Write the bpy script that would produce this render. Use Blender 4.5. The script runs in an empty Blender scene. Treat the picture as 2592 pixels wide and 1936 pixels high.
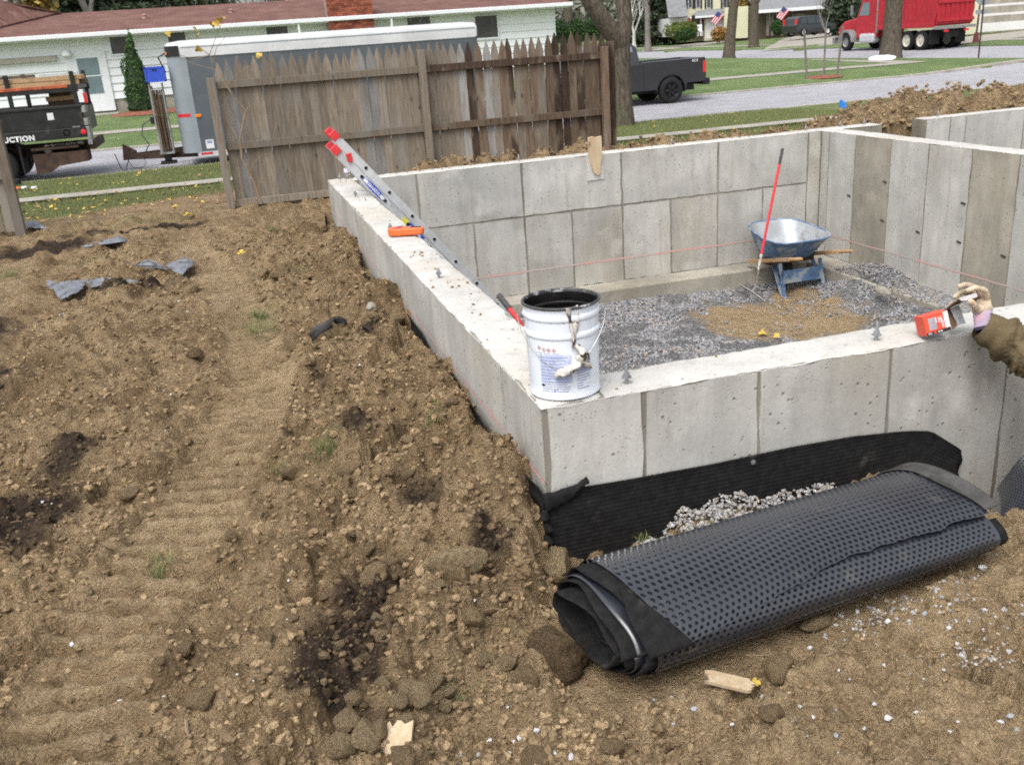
import bpy, math, random
import numpy as np
from mathutils import Vector, Matrix, Quaternion

S = bpy.context.scene
COL = S.collection
rnd = random.Random(11)
rng = np.random.default_rng(11)
R_ = math.radians

# ------------------------------------------------------------------ camera
# origin: top of the near outer corner of the foundation; +X along the front wall, +Y away, +Z up
CAM = Vector((-0.99676, -3.23891, 1.34388))
CR = Matrix(((0.955872, 0.158541, -0.247332), (-0.286031, 0.310108, -0.906653), (-0.067042, 0.937389, 0.341772)))
cd = bpy.data.cameras.new('camera')
cam = bpy.data.objects.new('camera', cd)
COL.objects.link(cam)
cam.matrix_world = Matrix.Translation(CAM) @ CR.to_4x4()
cd.sensor_width = 36.0
cd.lens = 36.0 * 2394.82 / 2592
cd.clip_start = 0.05
cd.clip_end = 1500
S.camera = cam

# ------------------------------------------------------------------ world, sun, exposure (overcast day)
W = bpy.data.worlds.new('World')
S.world = W
W.use_nodes = True
nt = W.node_tree
nt.nodes.clear()
sky = nt.nodes.new('ShaderNodeTexSky')
sky.sky_type = 'NISHITA'
sky.sun_disc = False
SUN_EL, SUN_ROT = R_(58), R_(222)
sky.sun_elevation = SUN_EL
sky.sun_rotation = SUN_ROT
sky.dust_density = 4.0
sky.air_density = 1.0
sky.ozone_density = 1.0
hs = nt.nodes.new('ShaderNodeHueSaturation')
hs.inputs['Saturation'].default_value = 0.30
bg = nt.nodes.new('ShaderNodeBackground')
bg.inputs['Strength'].default_value = 0.15
wo = nt.nodes.new('ShaderNodeOutputWorld')
nt.links.new(sky.outputs[0], hs.inputs['Color'])
nt.links.new(hs.outputs[0], bg.inputs['Color'])
nt.links.new(bg.outputs[0], wo.inputs['Surface'])
ld = bpy.data.lights.new('sun', 'SUN')
ld.energy = 1.0
ld.angle = R_(40)
ld.color = (1.0, 0.97, 0.93)
sun = bpy.data.objects.new('sun', ld)
COL.objects.link(sun)
_a = SUN_ROT
sdir = Vector((math.sin(_a) * math.cos(SUN_EL), math.cos(_a) * math.cos(SUN_EL), math.sin(SUN_EL)))
sun.rotation_euler = sdir.to_track_quat('Z', 'Y').to_euler()
S.cycles.use_denoising = False
S.cycles.filter_width = 1.9
S.view_settings.view_transform = 'Standard'
S.view_settings.look = 'None'
S.view_settings.exposure = 0.74
S.view_settings.gamma = 1.0
S.view_settings.use_curve_mapping = False

# ------------------------------------------------------------------ helpers
def at(px, py, depth):
    """real place of something seen at photo pixel (px, py), `depth` metres along the view axis"""
    v = CR @ Vector(((px - 1296) / 2394.82, -(py - 968) / 2394.82, -1.0))
    return CAM + v * depth

def on_z(px, py, z):
    v = CR @ Vector(((px - 1296) / 2394.82, -(py - 968) / 2394.82, -1.0))
    return CAM + v * ((z - CAM.z) / v.z)

def on_y(px, py, y):
    v = CR @ Vector(((px - 1296) / 2394.82, -(py - 968) / 2394.82, -1.0))
    return CAM + v * ((y - CAM.y) / v.y)

def smooth(a, b, x):
    t = np.clip((x - a) / (b - a), 0, 1)
    return t * t * (3 - 2 * t)

def _hash(ix, iy, seed):
    h = (ix.astype(np.int64) * 374761393 + iy.astype(np.int64) * 668265263 + seed * 974711) & 0x7fffffff
    h = ((h ^ (h >> 13)) * 1274126177) & 0x7fffffff
    h = h ^ (h >> 16)
    return (h & 0xffff) / 65535.0

def vnoise(x, y, seed=0):
    ix = np.floor(x); iy = np.floor(y)
    fx = x - ix; fy = y - iy
    ux = fx * fx * (3 - 2 * fx); uy = fy * fy * (3 - 2 * fy)
    a = _hash(ix, iy, seed); b = _hash(ix + 1, iy, seed); c = _hash(ix, iy + 1, seed); d = _hash(ix + 1, iy + 1, seed)
    return (a + (b - a) * ux) * (1 - uy) + (c + (d - c) * ux) * uy

def fbm(x, y, seed=0, oct=4, lac=2.1, gain=0.5):
    s = 0; a = 1; t = 0
    for o in range(oct):
        s = s + a * vnoise(x, y, seed + o * 17); t += a
        x = x * lac + 13.7; y = y * lac + 7.3; a *= gain
    return s / t - 0.5

def lumps(x, y, s, seed, rmin=.3, rmax=.62):
    """rounded clods: height of the tallest random dome over each point, in units of s"""
    gx = x / s; gy = y / s
    ix = np.floor(gx); iy = np.floor(gy)
    out = np.zeros_like(gx)
    for dx in (-1, 0, 1):
        for dy in (-1, 0, 1):
            cx = ix + dx; cy = iy + dy
            px = cx + _hash(cx, cy, seed); py = cy + _hash(cx, cy, seed + 5)
            r = rmin + (rmax - rmin) * _hash(cx, cy, seed + 9) ** 1.5
            st = .75 + .5 * _hash(cx, cy, seed + 21)
            d2 = (gx - px) ** 2 * st + (gy - py) ** 2 / st
            out = np.maximum(out, np.sqrt(np.maximum(0, r * r - d2)))
    return out

def new_mesh(name, verts, faces, mats=None, fmat=None, sm=False, ang=None):
    me = bpy.data.meshes.new(name)
    me.from_pydata([tuple(v) for v in verts], [], faces)
    if mats:
        for m in mats: me.materials.append(m)
    if fmat is not None and len(fmat) == len(me.polygons): me.polygons.foreach_set('material_index', fmat)
    if sm:
        me.polygons.foreach_set('use_smooth', [True] * len(me.polygons))
        if ang: me.set_sharp_from_angle(angle=R_(ang))
    me.update()
    return me

def np_mesh(name, V, F, mat=None, sm=True):
    """fast mesh from arrays; F is (n,3) or (n,4)"""
    me = bpy.data.meshes.new(name)
    V = np.asarray(V, np.float32); F = np.asarray(F, np.int32)
    k = F.shape[1]
    me.vertices.add(len(V)); me.vertices.foreach_set('co', V.ravel())
    me.loops.add(F.size); me.loops.foreach_set('vertex_index', F.ravel())
    me.polygons.add(len(F))
    me.polygons.foreach_set('loop_start', np.arange(0, F.size, k, dtype=np.int32))
    me.polygons.foreach_set('loop_total', np.full(len(F), k, np.int32))
    me.polygons.foreach_set('use_smooth', np.full(len(F), sm, bool))
    me.update(calc_edges=True)
    if mat: me.materials.append(mat)
    return me

def link(name, me, parent=None, loc=None, rot=None):
    o = bpy.data.objects.new(name, me)
    COL.objects.link(o)
    if parent: o.parent = parent
    if loc is not None: o.location = loc
    if rot is not None: o.rotation_euler = rot
    return o

def tag(o, label=None, cat=None, group=None, kind=None):
    if label: o['label'] = label
    if cat: o['category'] = cat
    if group: o['group'] = group
    if kind: o['kind'] = kind
    return o

def thing(name, label, cat, loc=(0, 0, 0), rz=0.0, group=None, rot=None):
    o = bpy.data.objects.new(name, None)
    COL.objects.link(o)
    o.empty_display_size = .1
    o.location = loc
    o.rotation_euler = rot if rot is not None else (0, 0, rz)
    return tag(o, label, cat, group)

def dup(root, loc=None, rz=None, label=None):
    r = root.copy(); COL.objects.link(r)
    if loc is not None: r.location = loc
    if rz is not None: r.rotation_euler[2] = rz
    if label: r['label'] = label
    for ch in list(root.children):
        c = ch.copy(); COL.objects.link(c); c.parent = r
        for g in list(ch.children):
            d = g.copy(); COL.objects.link(d); d.parent = c
    return r

class MB:
    """collects simple solids and links them as one mesh object"""
    def __init__(s): s.v = []; s.f = []; s.fm = []
    def add(s, vs, fs, m=0):
        n = len(s.v)
        s.v.extend([tuple(p) for p in vs]); s.f.extend([tuple(i + n for i in f) for f in fs]); s.fm.extend([m] * len(fs))
        return s
    def box(s, c, d, rot=None, m=0):
        x, y, z = d[0] / 2, d[1] / 2, d[2] / 2
        P = [Vector((i * x, j * y, k * z)) for k in (-1, 1) for j in (-1, 1) for i in (-1, 1)]
        if rot is not None: P = [rot @ p for p in P]
        c = Vector(c)
        return s.add([p + c for p in P], [(0, 2, 3, 1), (4, 5, 7, 6), (0, 1, 5, 4), (2, 6, 7, 3), (0, 4, 6, 2), (1, 3, 7, 5)], m)
    def span(s, a, b, m=0):
        return s.box([(a[i] + b[i]) / 2 for i in range(3)], [abs(b[i] - a[i]) for i in range(3)], None, m)
    def tube(s, pts, r, n=8, cap=True, m=0, flat=1.0, up=None):
        pts = [Vector(p) for p in pts]
        rs = r if isinstance(r, (list, tuple)) else [r] * len(pts)
        vs = []; fs = []
        prev = None
        for i, p in enumerate(pts):
            t = (pts[min(i + 1, len(pts) - 1)] - pts[max(i - 1, 0)]).normalized()
            if prev is None:
                u = Vector(up) if up is not None else (Vector((0, 0, 1)) if abs(t.z) < .9 else Vector((1, 0, 0)))
            else: u = prev
            a = t.cross(u)
            if a.length < 1e-6: a = t.orthogonal()
            a.normalize(); b = a.cross(t).normalized(); prev = b
            for k in range(n):
                th = 2 * math.pi * k / n
                vs.append(p + a * (math.cos(th) * rs[i]) + b * (math.sin(th) * rs[i] * flat))
        for i in range(len(pts) - 1):
            for k in range(n):
                fs.append((i * n + k, i * n + (k + 1) % n, (i + 1) * n + (k + 1) % n, (i + 1) * n + k))
        if cap:
            fs.append(tuple(range(n))[::-1]); fs.append(tuple(range((len(pts) - 1) * n, len(pts) * n)))
        return s.add(vs, fs, m)
    def bar(s, a, b, w, h, m=0, up=(0, 0, 1)):
        a = Vector(a); b = Vector(b); t = (b - a).normalized(); u = Vector(up)
        x = t.cross(u)
        if x.length < 1e-5: x = t.orthogonal()
        x.normalize(); z = x.cross(t).normalized()
        P = []
        for p in (a, b):
            for i, k in ((-1, -1), (1, -1), (1, 1), (-1, 1)): P.append(p + x * (i * w / 2) + z * (k * h / 2))
        return s.add(P, [(3, 2, 1, 0), (4, 5, 6, 7), (0, 1, 5, 4), (1, 2, 6, 5), (2, 3, 7, 6), (3, 0, 4, 7)], m)
    def lathe(s, prof, n=24, c=(0, 0, 0), M=None, m=0, close=False):
        vs = []; fs = []; c = Vector(c)
        for r, z in prof:
            for k in range(n):
                p = Vector((r * math.cos(2 * math.pi * k / n), r * math.sin(2 * math.pi * k / n), z))
                if M is not None: p = M @ p
                vs.append(p + c)
        for i in range(len(prof) - 1):
            for k in range(n): fs.append((i * n + k, i * n + (k + 1) % n, (i + 1) * n + (k + 1) % n, (i + 1) * n + k))
        if prof[0][0] > 1e-6 and close: fs.append(tuple(range(n))[::-1])
        if prof[-1][0] > 1e-6 and close: fs.append(tuple(range((len(prof) - 1) * n, len(prof) * n)))
        return s.add(vs, fs, m)
    def prism(s, poly, a, b, fn, m=0):
        """poly: 2-D outline; fn(u, v, w) -> 3-D point; extruded over w from a to b"""
        n = len(poly)
        vs = [fn(u, v, a) for u, v in poly] + [fn(u, v, b) for u, v in poly]
        fs = [tuple(range(n))[::-1], tuple(range(n, 2 * n))]
        for i in range(n): fs.append((i, (i + 1) % n, n + (i + 1) % n, n + i))
        return s.add(vs, fs, m)
    def grid(s, fn, nu, nv, m=0, wrap=False):
        vs = [fn(i / nu, j / nv) for i in range(nu + 1) for j in range(nv + 1)]
        fs = [(i * (nv + 1) + j, (i + 1) * (nv + 1) + j, (i + 1) * (nv + 1) + j + 1, i * (nv + 1) + j + 1) for i in range(nu) for j in range(nv)]
        return s.add(vs, fs, m)
    def ico(s, c, r, seed=0, rough=.2, sq=(1, 1, 1), m=0, sub=1):
        V, F = ICO[sub]
        q = random.Random(seed)
        M = Matrix.Rotation(q.uniform(0, 6.3), 3, 'Z') @ Matrix.Rotation(q.uniform(-.6, .6), 3, 'X')
        c = Vector(c)
        return s.add([c + M @ Vector((v[0] * sq[0], v[1] * sq[1], v[2] * sq[2])) * (r * (1 + q.uniform(-rough, rough))) for v in V], F, m)
    def build(s, name, mat, parent=None, sm=False, ang=35, bevel=0, seg=2, fix=True):
        mats = mat if isinstance(mat, (list, tuple)) else [mat]
        me = new_mesh(name, s.v, s.f, mats, s.fm, sm, ang if sm else None)
        if fix:
            import bmesh
            bm = bmesh.new(); bm.from_mesh(me)
            bmesh.ops.recalc_face_normals(bm, faces=bm.faces[:]); bm.to_mesh(me); bm.free()
        o = link(name, me, parent)
        if bevel:
            b = o.modifiers.new('bevel', 'BEVEL'); b.width = bevel; b.segments = seg; b.limit_method = 'ANGLE'; b.angle_limit = R_(35)
        return o

def _icos():
    t = (1 + 5 ** .5) / 2
    V = [(-1, t, 0), (1, t, 0), (-1, -t, 0), (1, -t, 0), (0, -1, t), (0, 1, t), (0, -1, -t), (0, 1, -t), (t, 0, -1), (t, 0, 1), (-t, 0, -1), (-t, 0, 1)]
    F = [(0, 11, 5), (0, 5, 1), (0, 1, 7), (0, 7, 10), (0, 10, 11), (1, 5, 9), (5, 11, 4), (11, 10, 2), (10, 7, 6), (7, 1, 8), (3, 9, 4), (3, 4, 2), (3, 2, 6), (3, 6, 8), (3, 8, 9), (4, 9, 5), (2, 4, 11), (6, 2, 10), (8, 6, 7), (9, 8, 1)]
    V = [Vector(v).normalized() for v in V]
    out = {0: (V, F)}
    for lv in (1, 2, 3):
        V = list(V); F2 = []; mid = {}
        def md(a, b):
            k = (min(a, b), max(a, b))
            if k not in mid: mid[k] = len(V); V.append(((V[a] + V[b]) / 2).normalized())
            return mid[k]
        for a, b, c in F:
            x, y, z = md(a, b), md(b, c), md(c, a)
            F2 += [(a, x, z), (b, y, x), (c, z, y), (x, y, z)]
        F = F2
        out[lv] = (V, F)
    return out
ICO = _icos()

def scatter(name, P, size, mat, seed, sub=0, rough=.28, flat=.65, parent=None, sm=False, tone=None):
    """many small stones as one mesh: P (n,3), size (n,)"""
    g = np.random.default_rng(seed)
    V0 = np.array([tuple(v) for v in ICO[sub][0]]); F0 = np.array(ICO[sub][1])
    n = len(P); k = len(V0)
    J = 1 + g.uniform(-rough, rough, (n, k, 1))
    sc = np.stack([g.uniform(.7, 1.3, n), g.uniform(.6, 1.1, n), g.uniform(flat * .6, flat * 1.3, n)], 1)[:, None, :]
    Q = V0[None] * J * sc
    a = g.uniform(0, 6.283, n); b = g.uniform(-.7, .7, n)
    ca, sa, cb, sb = np.cos(a)[:, None], np.sin(a)[:, None], np.cos(b)[:, None], np.sin(b)[:, None]
    y1 = Q[..., 1] * cb - Q[..., 2] * sb; z1 = Q[..., 1] * sb + Q[..., 2] * cb
    x2 = Q[..., 0] * ca - y1 * sa; y2 = Q[..., 0] * sa + y1 * ca
    Q = np.stack([x2, y2, z1], -1) * np.asarray(size)[:, None, None] + np.asarray(P)[:, None, :]
    F = (F0[None] + (np.arange(n) * k)[:, None, None]).reshape(-1, 3)
    me = np_mesh(name, Q.reshape(-1, 3), F, mat, sm)
    at_ = me.attributes.new('tone', 'FLOAT', 'POINT')
    at_.data.foreach_set('value', np.repeat(g.random(n) if tone is None else tone, k).astype(np.float32))
    return link(name, me, parent)

# ------------------------------------------------------------------ materials
def lin(c):
    return tuple((x / 12.92 if x <= .04045 else ((x + .055) / 1.055) ** 2.4) for x in c)

class NT:
    def __init__(s, name):
        s.m = bpy.data.materials.new(name); s.m.use_nodes = True
        s.t = s.m.node_tree; s.t.nodes.clear()
        s.out = s.n('ShaderNodeOutputMaterial'); s.b = s.n('ShaderNodeBsdfPrincipled')
        s.l(s.b.outputs[0], s.out.inputs[0])
        s._c = None
    def n(s, t, **kw):
        x = s.t.nodes.new(t)
        for k, v in kw.items(): setattr(x, k, v)
        return x
    def l(s, a, b): s.t.links.new(a, b)
    def coord(s):
        if s._c is None:
            tc = s.n('ShaderNodeTexCoord'); oi = s.n('ShaderNodeObjectInfo')
            mu = s.n('ShaderNodeMath', operation='MULTIPLY'); mu.inputs[1].default_value = 53.0
            s.l(oi.outputs['Random'], mu.inputs[0])
            ad = s.n('ShaderNodeVectorMath', operation='ADD')
            s.l(tc.outputs['Object'], ad.inputs[0]); s.l(mu.outputs[0], ad.inputs[1])
            s._c = ad.outputs[0]; s.oi = oi; s.tc = tc
        return s._c
    def raw(s):
        s.coord(); return s.tc.outputs['Object']
    def scaled(s, v, sc):
        mp = s.n('ShaderNodeMapping'); mp.inputs['Scale'].default_value = sc; s.l(v, mp.inputs[0]); return mp.outputs[0]
    def noise(s, scale, det=4, v=None, rough=.55, dist=0):
        x = s.n('ShaderNodeTexNoise'); x.inputs['Scale'].default_value = scale; x.inputs['Detail'].default_value = det
        x.inputs['Roughness'].default_value = rough; x.inputs['Distortion'].default_value = dist
        s.l(v if v is not None else s.coord(), x.inputs['Vector']); return x.outputs['Fac']
    def vor(s, scale, v=None, feat='F1'):
        x = s.n('ShaderNodeTexVoronoi', feature=feat); x.inputs['Scale'].default_value = scale
        s.l(v if v is not None else s.coord(), x.inputs['Vector']); return x
    def ramp(s, f, a, b, ca=0.0, cb=1.0):
        x = s.n('ShaderNodeMapRange'); x.interpolation_type = 'SMOOTHSTEP'
        x.inputs[1].default_value = a; x.inputs[2].default_value = b; x.inputs[3].default_value = ca; x.inputs[4].default_value = cb
        s.l(f, x.inputs[0]); return x.outputs[0]
    def mix(s, f, a, b, mode='MIX'):
        x = s.n('ShaderNodeMix', data_type='RGBA', blend_type=mode)
        for i, v in ((0, f), (6, a), (7, b)):
            if isinstance(v, (int, float)): x.inputs[i].default_value = v
            elif isinstance(v, tuple): x.inputs[i].default_value = (*v, 1)[:4]
            else: s.l(v, x.inputs[i])
        return x.outputs[2]
    def math(s, op, a, b=0.0):
        x = s.n('ShaderNodeMath', operation=op)
        for i, v in ((0, a), (1, b)):
            if isinstance(v, (int, float)): x.inputs[i].default_value = v
            else: s.l(v, x.inputs[i])
        return x.outputs[0]
    def attr(s, name):
        x = s.n('ShaderNodeAttribute', attribute_name=name); return x.outputs['Fac']
    def scalec(s, col, f):
        """colour times a scalar socket"""
        x = s.n('ShaderNodeVectorMath', operation='SCALE')
        if isinstance(col, tuple): x.inputs[0].default_value = col
        else: s.l(col, x.inputs[0])
        s.l(f, x.inputs[3]); return x.outputs[0]
    def set(s, col=None, rough=None, metal=0, spec=None, bump=None, bd=.01, bs=1.0):
        if col is not None:
            if isinstance(col, tuple): s.b.inputs['Base Color'].default_value = (*col, 1)[:4]
            else: s.l(col, s.b.inputs['Base Color'])
        if rough is not None:
            if isinstance(rough, (int, float)): s.b.inputs['Roughness'].default_value = rough
            else: s.l(rough, s.b.inputs['Roughness'])
        s.b.inputs['Metallic'].default_value = metal
        if spec is not None: s.b.inputs['Specular IOR Level'].default_value = spec
        if bump is not None:
            x = s.n('ShaderNodeBump'); x.inputs['Distance'].default_value = bd; x.inputs['Strength'].default_value = bs
            s.l(bump, x.inputs['Height']); s.l(x.outputs[0], s.b.inputs['Normal'])
        return s.m

def pm(name, col, rough=.7, var=.18, scale=4, col2=None, f2=(.5, .68), scale2=6, bump=0, bscale=60, metal=0, spec=.35, orand=.0, stretch=None):
    """everyday procedural material: base colour varied by noise, optional second colour in patches, optional fine relief"""
    t = NT(name)
    v = t.coord()
    if stretch: v = t.scaled(v, stretch)
    a = t.ramp(t.noise(scale, 5, v), .3, .7, 1 - var, 1 + var)
    if orand:
        a = t.math('MULTIPLY', a, t.ramp(t.oi.outputs['Random'], 0, 1, 1 - orand, 1 + orand))
    c = t.scalec(tuple(col), a)
    if col2 is not None:
        c = t.mix(t.ramp(t.noise(scale2, 5, v, .62), *f2), c, tuple(col2))
    b = t.noise(bscale, 4, v) if bump else None
    return t.set(c, rough, metal, spec, b, bump if bump else .01)

M = {}
def concrete(name, base, blot=.22, tint=.05, seam=False):
    t = NT(name)
    v = t.raw()
    big = t.ramp(t.noise(1.3, 5, t.coord(), .6), .3, .7, 1 - blot, 1 + blot * .5)
    st = t.ramp(t.noise(3, 5, t.scaled(t.coord(), (3, 3, .35)), .6), .35, .75, 1.0, .84)
    fine = t.ramp(t.noise(55, 3, v), .25, .75, .94, 1.05)
    orr = t.ramp(t.oi.outputs['Random'], 0, 1, 1 - tint, 1 + tint)
    k = t.math('MULTIPLY', t.math('MULTIPLY', big, st), t.math('MULTIPLY', fine, orr))
    c = t.scalec(base, k)
    wm = t.ramp(t.noise(.9, 4, t.scaled(t.coord(), (1, 1, .7))), .52, .7, 0, .45)
    c = t.mix(wm, c, t.scalec((base[0] * .93, base[1] * .84, base[2] * .70), k))
    pale = t.ramp(t.noise(2.3, 6, t.coord(), .65), .54, .72, 0, .55)
    c = t.mix(pale, c, t.scalec((base[0] * 1.25, base[1] * 1.26, base[2] * 1.27), fine))
    dk = t.ramp(t.noise(1.1, 6, t.scaled(t.coord(), (1.5, 1.5, 1)), .7), .56, .74, 0, .40)
    c = t.mix(dk, c, t.scalec((base[0] * .62, base[1] * .60, base[2] * .56), fine))
    run = t.ramp(t.noise(4, 5, t.scaled(t.coord(), (4.5, 4.5, .22)), .65), .56, .72, 0, .45)
    c = t.mix(run, c, t.scalec((base[0] * .66, base[1] * .62, base[2] * .53), fine))
    hv = t.vor(22, v)
    hole = t.math('MULTIPLY', t.ramp(hv.outputs['Distance'], .10, .20, 1, 0), t.ramp(t.noise(4.5, 3, t.coord()), .48, .56, 0, 1))
    hv2 = t.vor(60, v)
    h2 = t.math('MULTIPLY', t.ramp(hv2.outputs['Distance'], .08, .2, 1, 0), t.ramp(t.noise(7, 3, t.coord()), .5, .6, 0, .8))
    hole = t.math('MAXIMUM', hole, h2)
    c = t.mix(t.math('MULTIPLY', hole, .6), c, (base[0] * .3, base[1] * .28, base[2] * .25))
    hgt = t.math('SUBTRACT', t.math('MULTIPLY', t.noise(90, 3, v), .25), hole)
    return t.set(c, .9, 0, .2, hgt, .004)

M['conc'] = concrete('concrete_face', (.475, .466, .430))
M['conc_tan'] = concrete('concrete_face_stained', (.375, .345, .285), .30)
M['conc_top'] = concrete('concrete_top', (.57, .553, .515), .10, .02)  # paler than the faces: some dust, plus sky light on the tops painted in
M['conc_seam'] = concrete('concrete_seam', (.27, .25, .205), .28, .02)
M['conc_foot'] = concrete('concrete_footing', (.36, .335, .285), .25)

def chalk():
    t = NT('red_chalk')
    f = t.ramp(t.noise(35, 4, t.scaled(t.coord(), (1, 1, 4))), .38, .58)
    g = t.ramp(t.noise(2.2, 3), .35, .6, .25, 1)
    c = t.mix(t.math('MULTIPLY', t.math('MULTIPLY', f, g), .72), (.45, .43, .40), (.80, .25, .22))
    return t.set(c, .95, 0, .1)
M['chalk'] = chalk()

def soil():
    t = NT('soil')
    v = t.raw()
    hum = t.attr('humus'); tan = t.attr('tan'); gr = t.attr('grass'); grv = t.attr('gravel')
    n1 = t.noise(1.6, 6, v, .62); n2 = t.noise(14, 6, v, .65); n3 = t.noise(110, 4, v, .6)
    base = t.mix(t.ramp(n1, .32, .68), (.228, .156, .085), (.365, .262, .152))
    base = t.mix(t.ramp(n2, .45, .72, 0, .6), base, (.47, .350, .208))
    base = t.mix(t.ramp(n2, .5, .3, 0, .6), base, (.080, .055, .031))
    mo = t.ramp(t.noise(2.7, 6, v, .68), .47, .66, 0, .62)
    base = t.mix(mo, base, (.135, .088, .047))
    dry = t.mix(t.ramp(n2, .3, .7), (.345, .248, .142), (.49, .372, .230))
    c = t.mix(tan, base, dry)
    hm = t.mix(t.ramp(n2, .35, .7), (.030, .022, .017), (.095, .066, .046))
    c = t.mix(hum, c, hm)
    gn = t.mix(t.ramp(t.noise(5, 5, v), .35, .65), (.090, .120, .042), (.155, .180, .070))
    gn = t.mix(t.ramp(t.noise(60, 4, v), .45, .7, 0, .6), gn, (.19, .17, .07))
    c = t.mix(t.math('MULTIPLY', gr, t.ramp(t.math('ADD', t.noise(18, 5, v), t.math('MULTIPLY', gr, .6)), .58, .85)), c, gn)
    gv = t.mix(t.ramp(t.noise(26, 4, v), .35, .65), (.14, .14, .142), (.29, .285, .28))
    c = t.mix(grv, c, gv)
    k = t.ramp(n3, .25, .75, .68, 1.3)
    c = t.scalec(c, k)
    sp = t.vor(75, v); spk = t.math('MULTIPLY', t.ramp(sp.outputs['Distance'], .0, .22, 1, 0), t.ramp(t.noise(9, 2, v), .55, .65, 0, .55))
    c = t.mix(spk, c, (.34, .29, .23))
    h = t.math('ADD', t.math('MULTIPLY', n2, 1.6), t.math('ADD', n3, t.math('MULTIPLY', t.noise(40, 5, v, .65), 1.2)))
    return t.set(c, .95, 0, .12, h, .026)
M['soil'] = soil()

def clod_mat():
    t = NT('soil_clod')
    tone = t.attr('tone')
    n2 = t.noise(22, 6, None, .65); n1 = t.noise(5, 5)
    c = t.mix(t.ramp(n1, .3, .7), (.212, .148, .083), (.350, .254, .150))
    c = t.mix(t.ramp(n2, .5, .72, 0, .6), c, (.40, .295, .17))
    c = t.mix(t.ramp(tone, -.2, -.8, 0, .85), c, (.050, .034, .023))
    c = t.scalec(c, t.math('MULTIPLY', t.ramp(tone, 0, 1, .68, 1.22), t.ramp(t.noise(120, 4), .25, .75, .72, 1.25)))
    return t.set(c, .95, 0, .12, t.math('ADD', n2, t.noise(90, 4)), .012)
M['clod'] = clod_mat()
M['clod_tan'] = pm('tan_clod', (.36, .275, .165), .95, .28, 6, (.19, .13, .07), (.5, .7), 9, .012, 70, spec=.1)
M['clod_dark'] = pm('dark_rooty_clod', (.17, .12, .070), .95, .4, 14, (.17, .12, .06), (.55, .75), 18, .02, 60, spec=.1)

def stones(name, a, b, c3):
    t = NT(name)
    tone = t.attr('tone')
    c = t.mix(tone, a, b)
    c = t.mix(t.ramp(tone, .86, .92), c, c3)
    c = t.scalec(c, t.ramp(t.noise(60, 3), .25, .75, .75, 1.2))
    return t.set(c, .9, 0, .2, t.noise(150, 3), .002)
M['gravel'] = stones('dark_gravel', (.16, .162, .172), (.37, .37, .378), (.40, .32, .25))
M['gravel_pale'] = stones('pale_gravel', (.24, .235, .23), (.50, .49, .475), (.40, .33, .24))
M['stone_white'] = stones('white_stone', (.50, .50, .50), (.72, .72, .71), (.42, .45, .48))

def grass_mat(name, a, b, c3, dead=.25):
    t = NT(name)
    v = t.raw()
    c = t.mix(t.ramp(t.noise(.55, 6, v, .68), .36, .64), a, b)
    c = t.mix(t.ramp(t.noise(1.7, 6, v, .7), .54, .70, 0, .55), c, (a[0] * 1.25, a[1] * .86, a[2] * 1.1))
    c = t.mix(t.ramp(t.noise(7, 5, v, .65), .5, .75, 0, dead), c, c3)
    c = t.scalec(c, t.ramp(t.noise(38, 4, v), .2, .8, .6, 1.35))
    return t.set(c, .9, 0, .15, t.math('ADD', t.noise(45, 4, v), t.noise(12, 4, v)), .05)
M['lawn'] = grass_mat('lawn_grass', (.130, .165, .062), (.200, .225, .100), (.30, .265, .15))
M['lawn_far'] = grass_mat('green_lawn', (.125, .185, .068), (.185, .245, .100), (.26, .25, .13), .15)
def blade():
    t = NT('grass_blade')
    c = t.mix(t.attr('tone'), (.105, .140, .048), (.235, .255, .11))
    c = t.mix(t.ramp(t.attr('tone'), .85, .95), c, (.30, .25, .11))
    return t.set(c, .8, 0, .2)
M['blade'] = blade()
M['asphalt'] = pm('asphalt', (.335, .332, .352), .9, .08, 1.2, (.285, .28, .295), (.55, .7), 2, .006, 120, spec=.2)
M['walk'] = pm('sidewalk_concrete', (.33, .31, .27), .9, .15, 3, (.30, .27, .22), (.5, .7), 5, .004, 90, spec=.2)

# ------------------------------------------------------------------ terrain
RIDGE_X = [-2.2, -1.5, -1.05, -.8, -.5, -.2, 0.02, .1]
RIDGE_Y = [-2.6, -1.62, -.98, -.80, -.62, -.36, 0.0, .3]
TRK = [(-1.85, -1.6), (-1.7, -.5), (-1.42, .5), (-1.18, 1.4), (-1.02, 2.4), (-1.05, 3.6), (-1.25, 4.9), (-1.5, 6.4), (-1.65, 7.6)]
TRK2 = [(-3.4, 1.5), (-3.25, 3.0), (-3.2, 4.6), (-3.25, 6.2), (-3.4, 7.6)]

def track(x, y, pts):
    best = np.full(x.shape, 9.0); s0 = 0; ss = np.zeros(x.shape)
    for (ax, ay), (bx, by) in zip(pts[:-1], pts[1:]):
        dx, dy = bx - ax, by - ay; L = math.hypot(dx, dy)
        t = np.clip(((x - ax) * dx + (y - ay) * dy) / L ** 2, 0, 1)
        d = np.hypot(x - ax - t * dx, y - ay - t * dy)
        m = d < best
        best = np.where(m, d, best); ss = np.where(m, s0 + t * L, ss); s0 += L
    return best, ss

def blob(x, y, cx, cy, rx, ry, rot=0):
    c, s = math.cos(rot), math.sin(rot)
    u = ((x - cx) * c + (y - cy) * s) / rx; v = (-(x - cx) * s + (y - cy) * c) / ry
    return np.exp(-(u * u + v * v))

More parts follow.
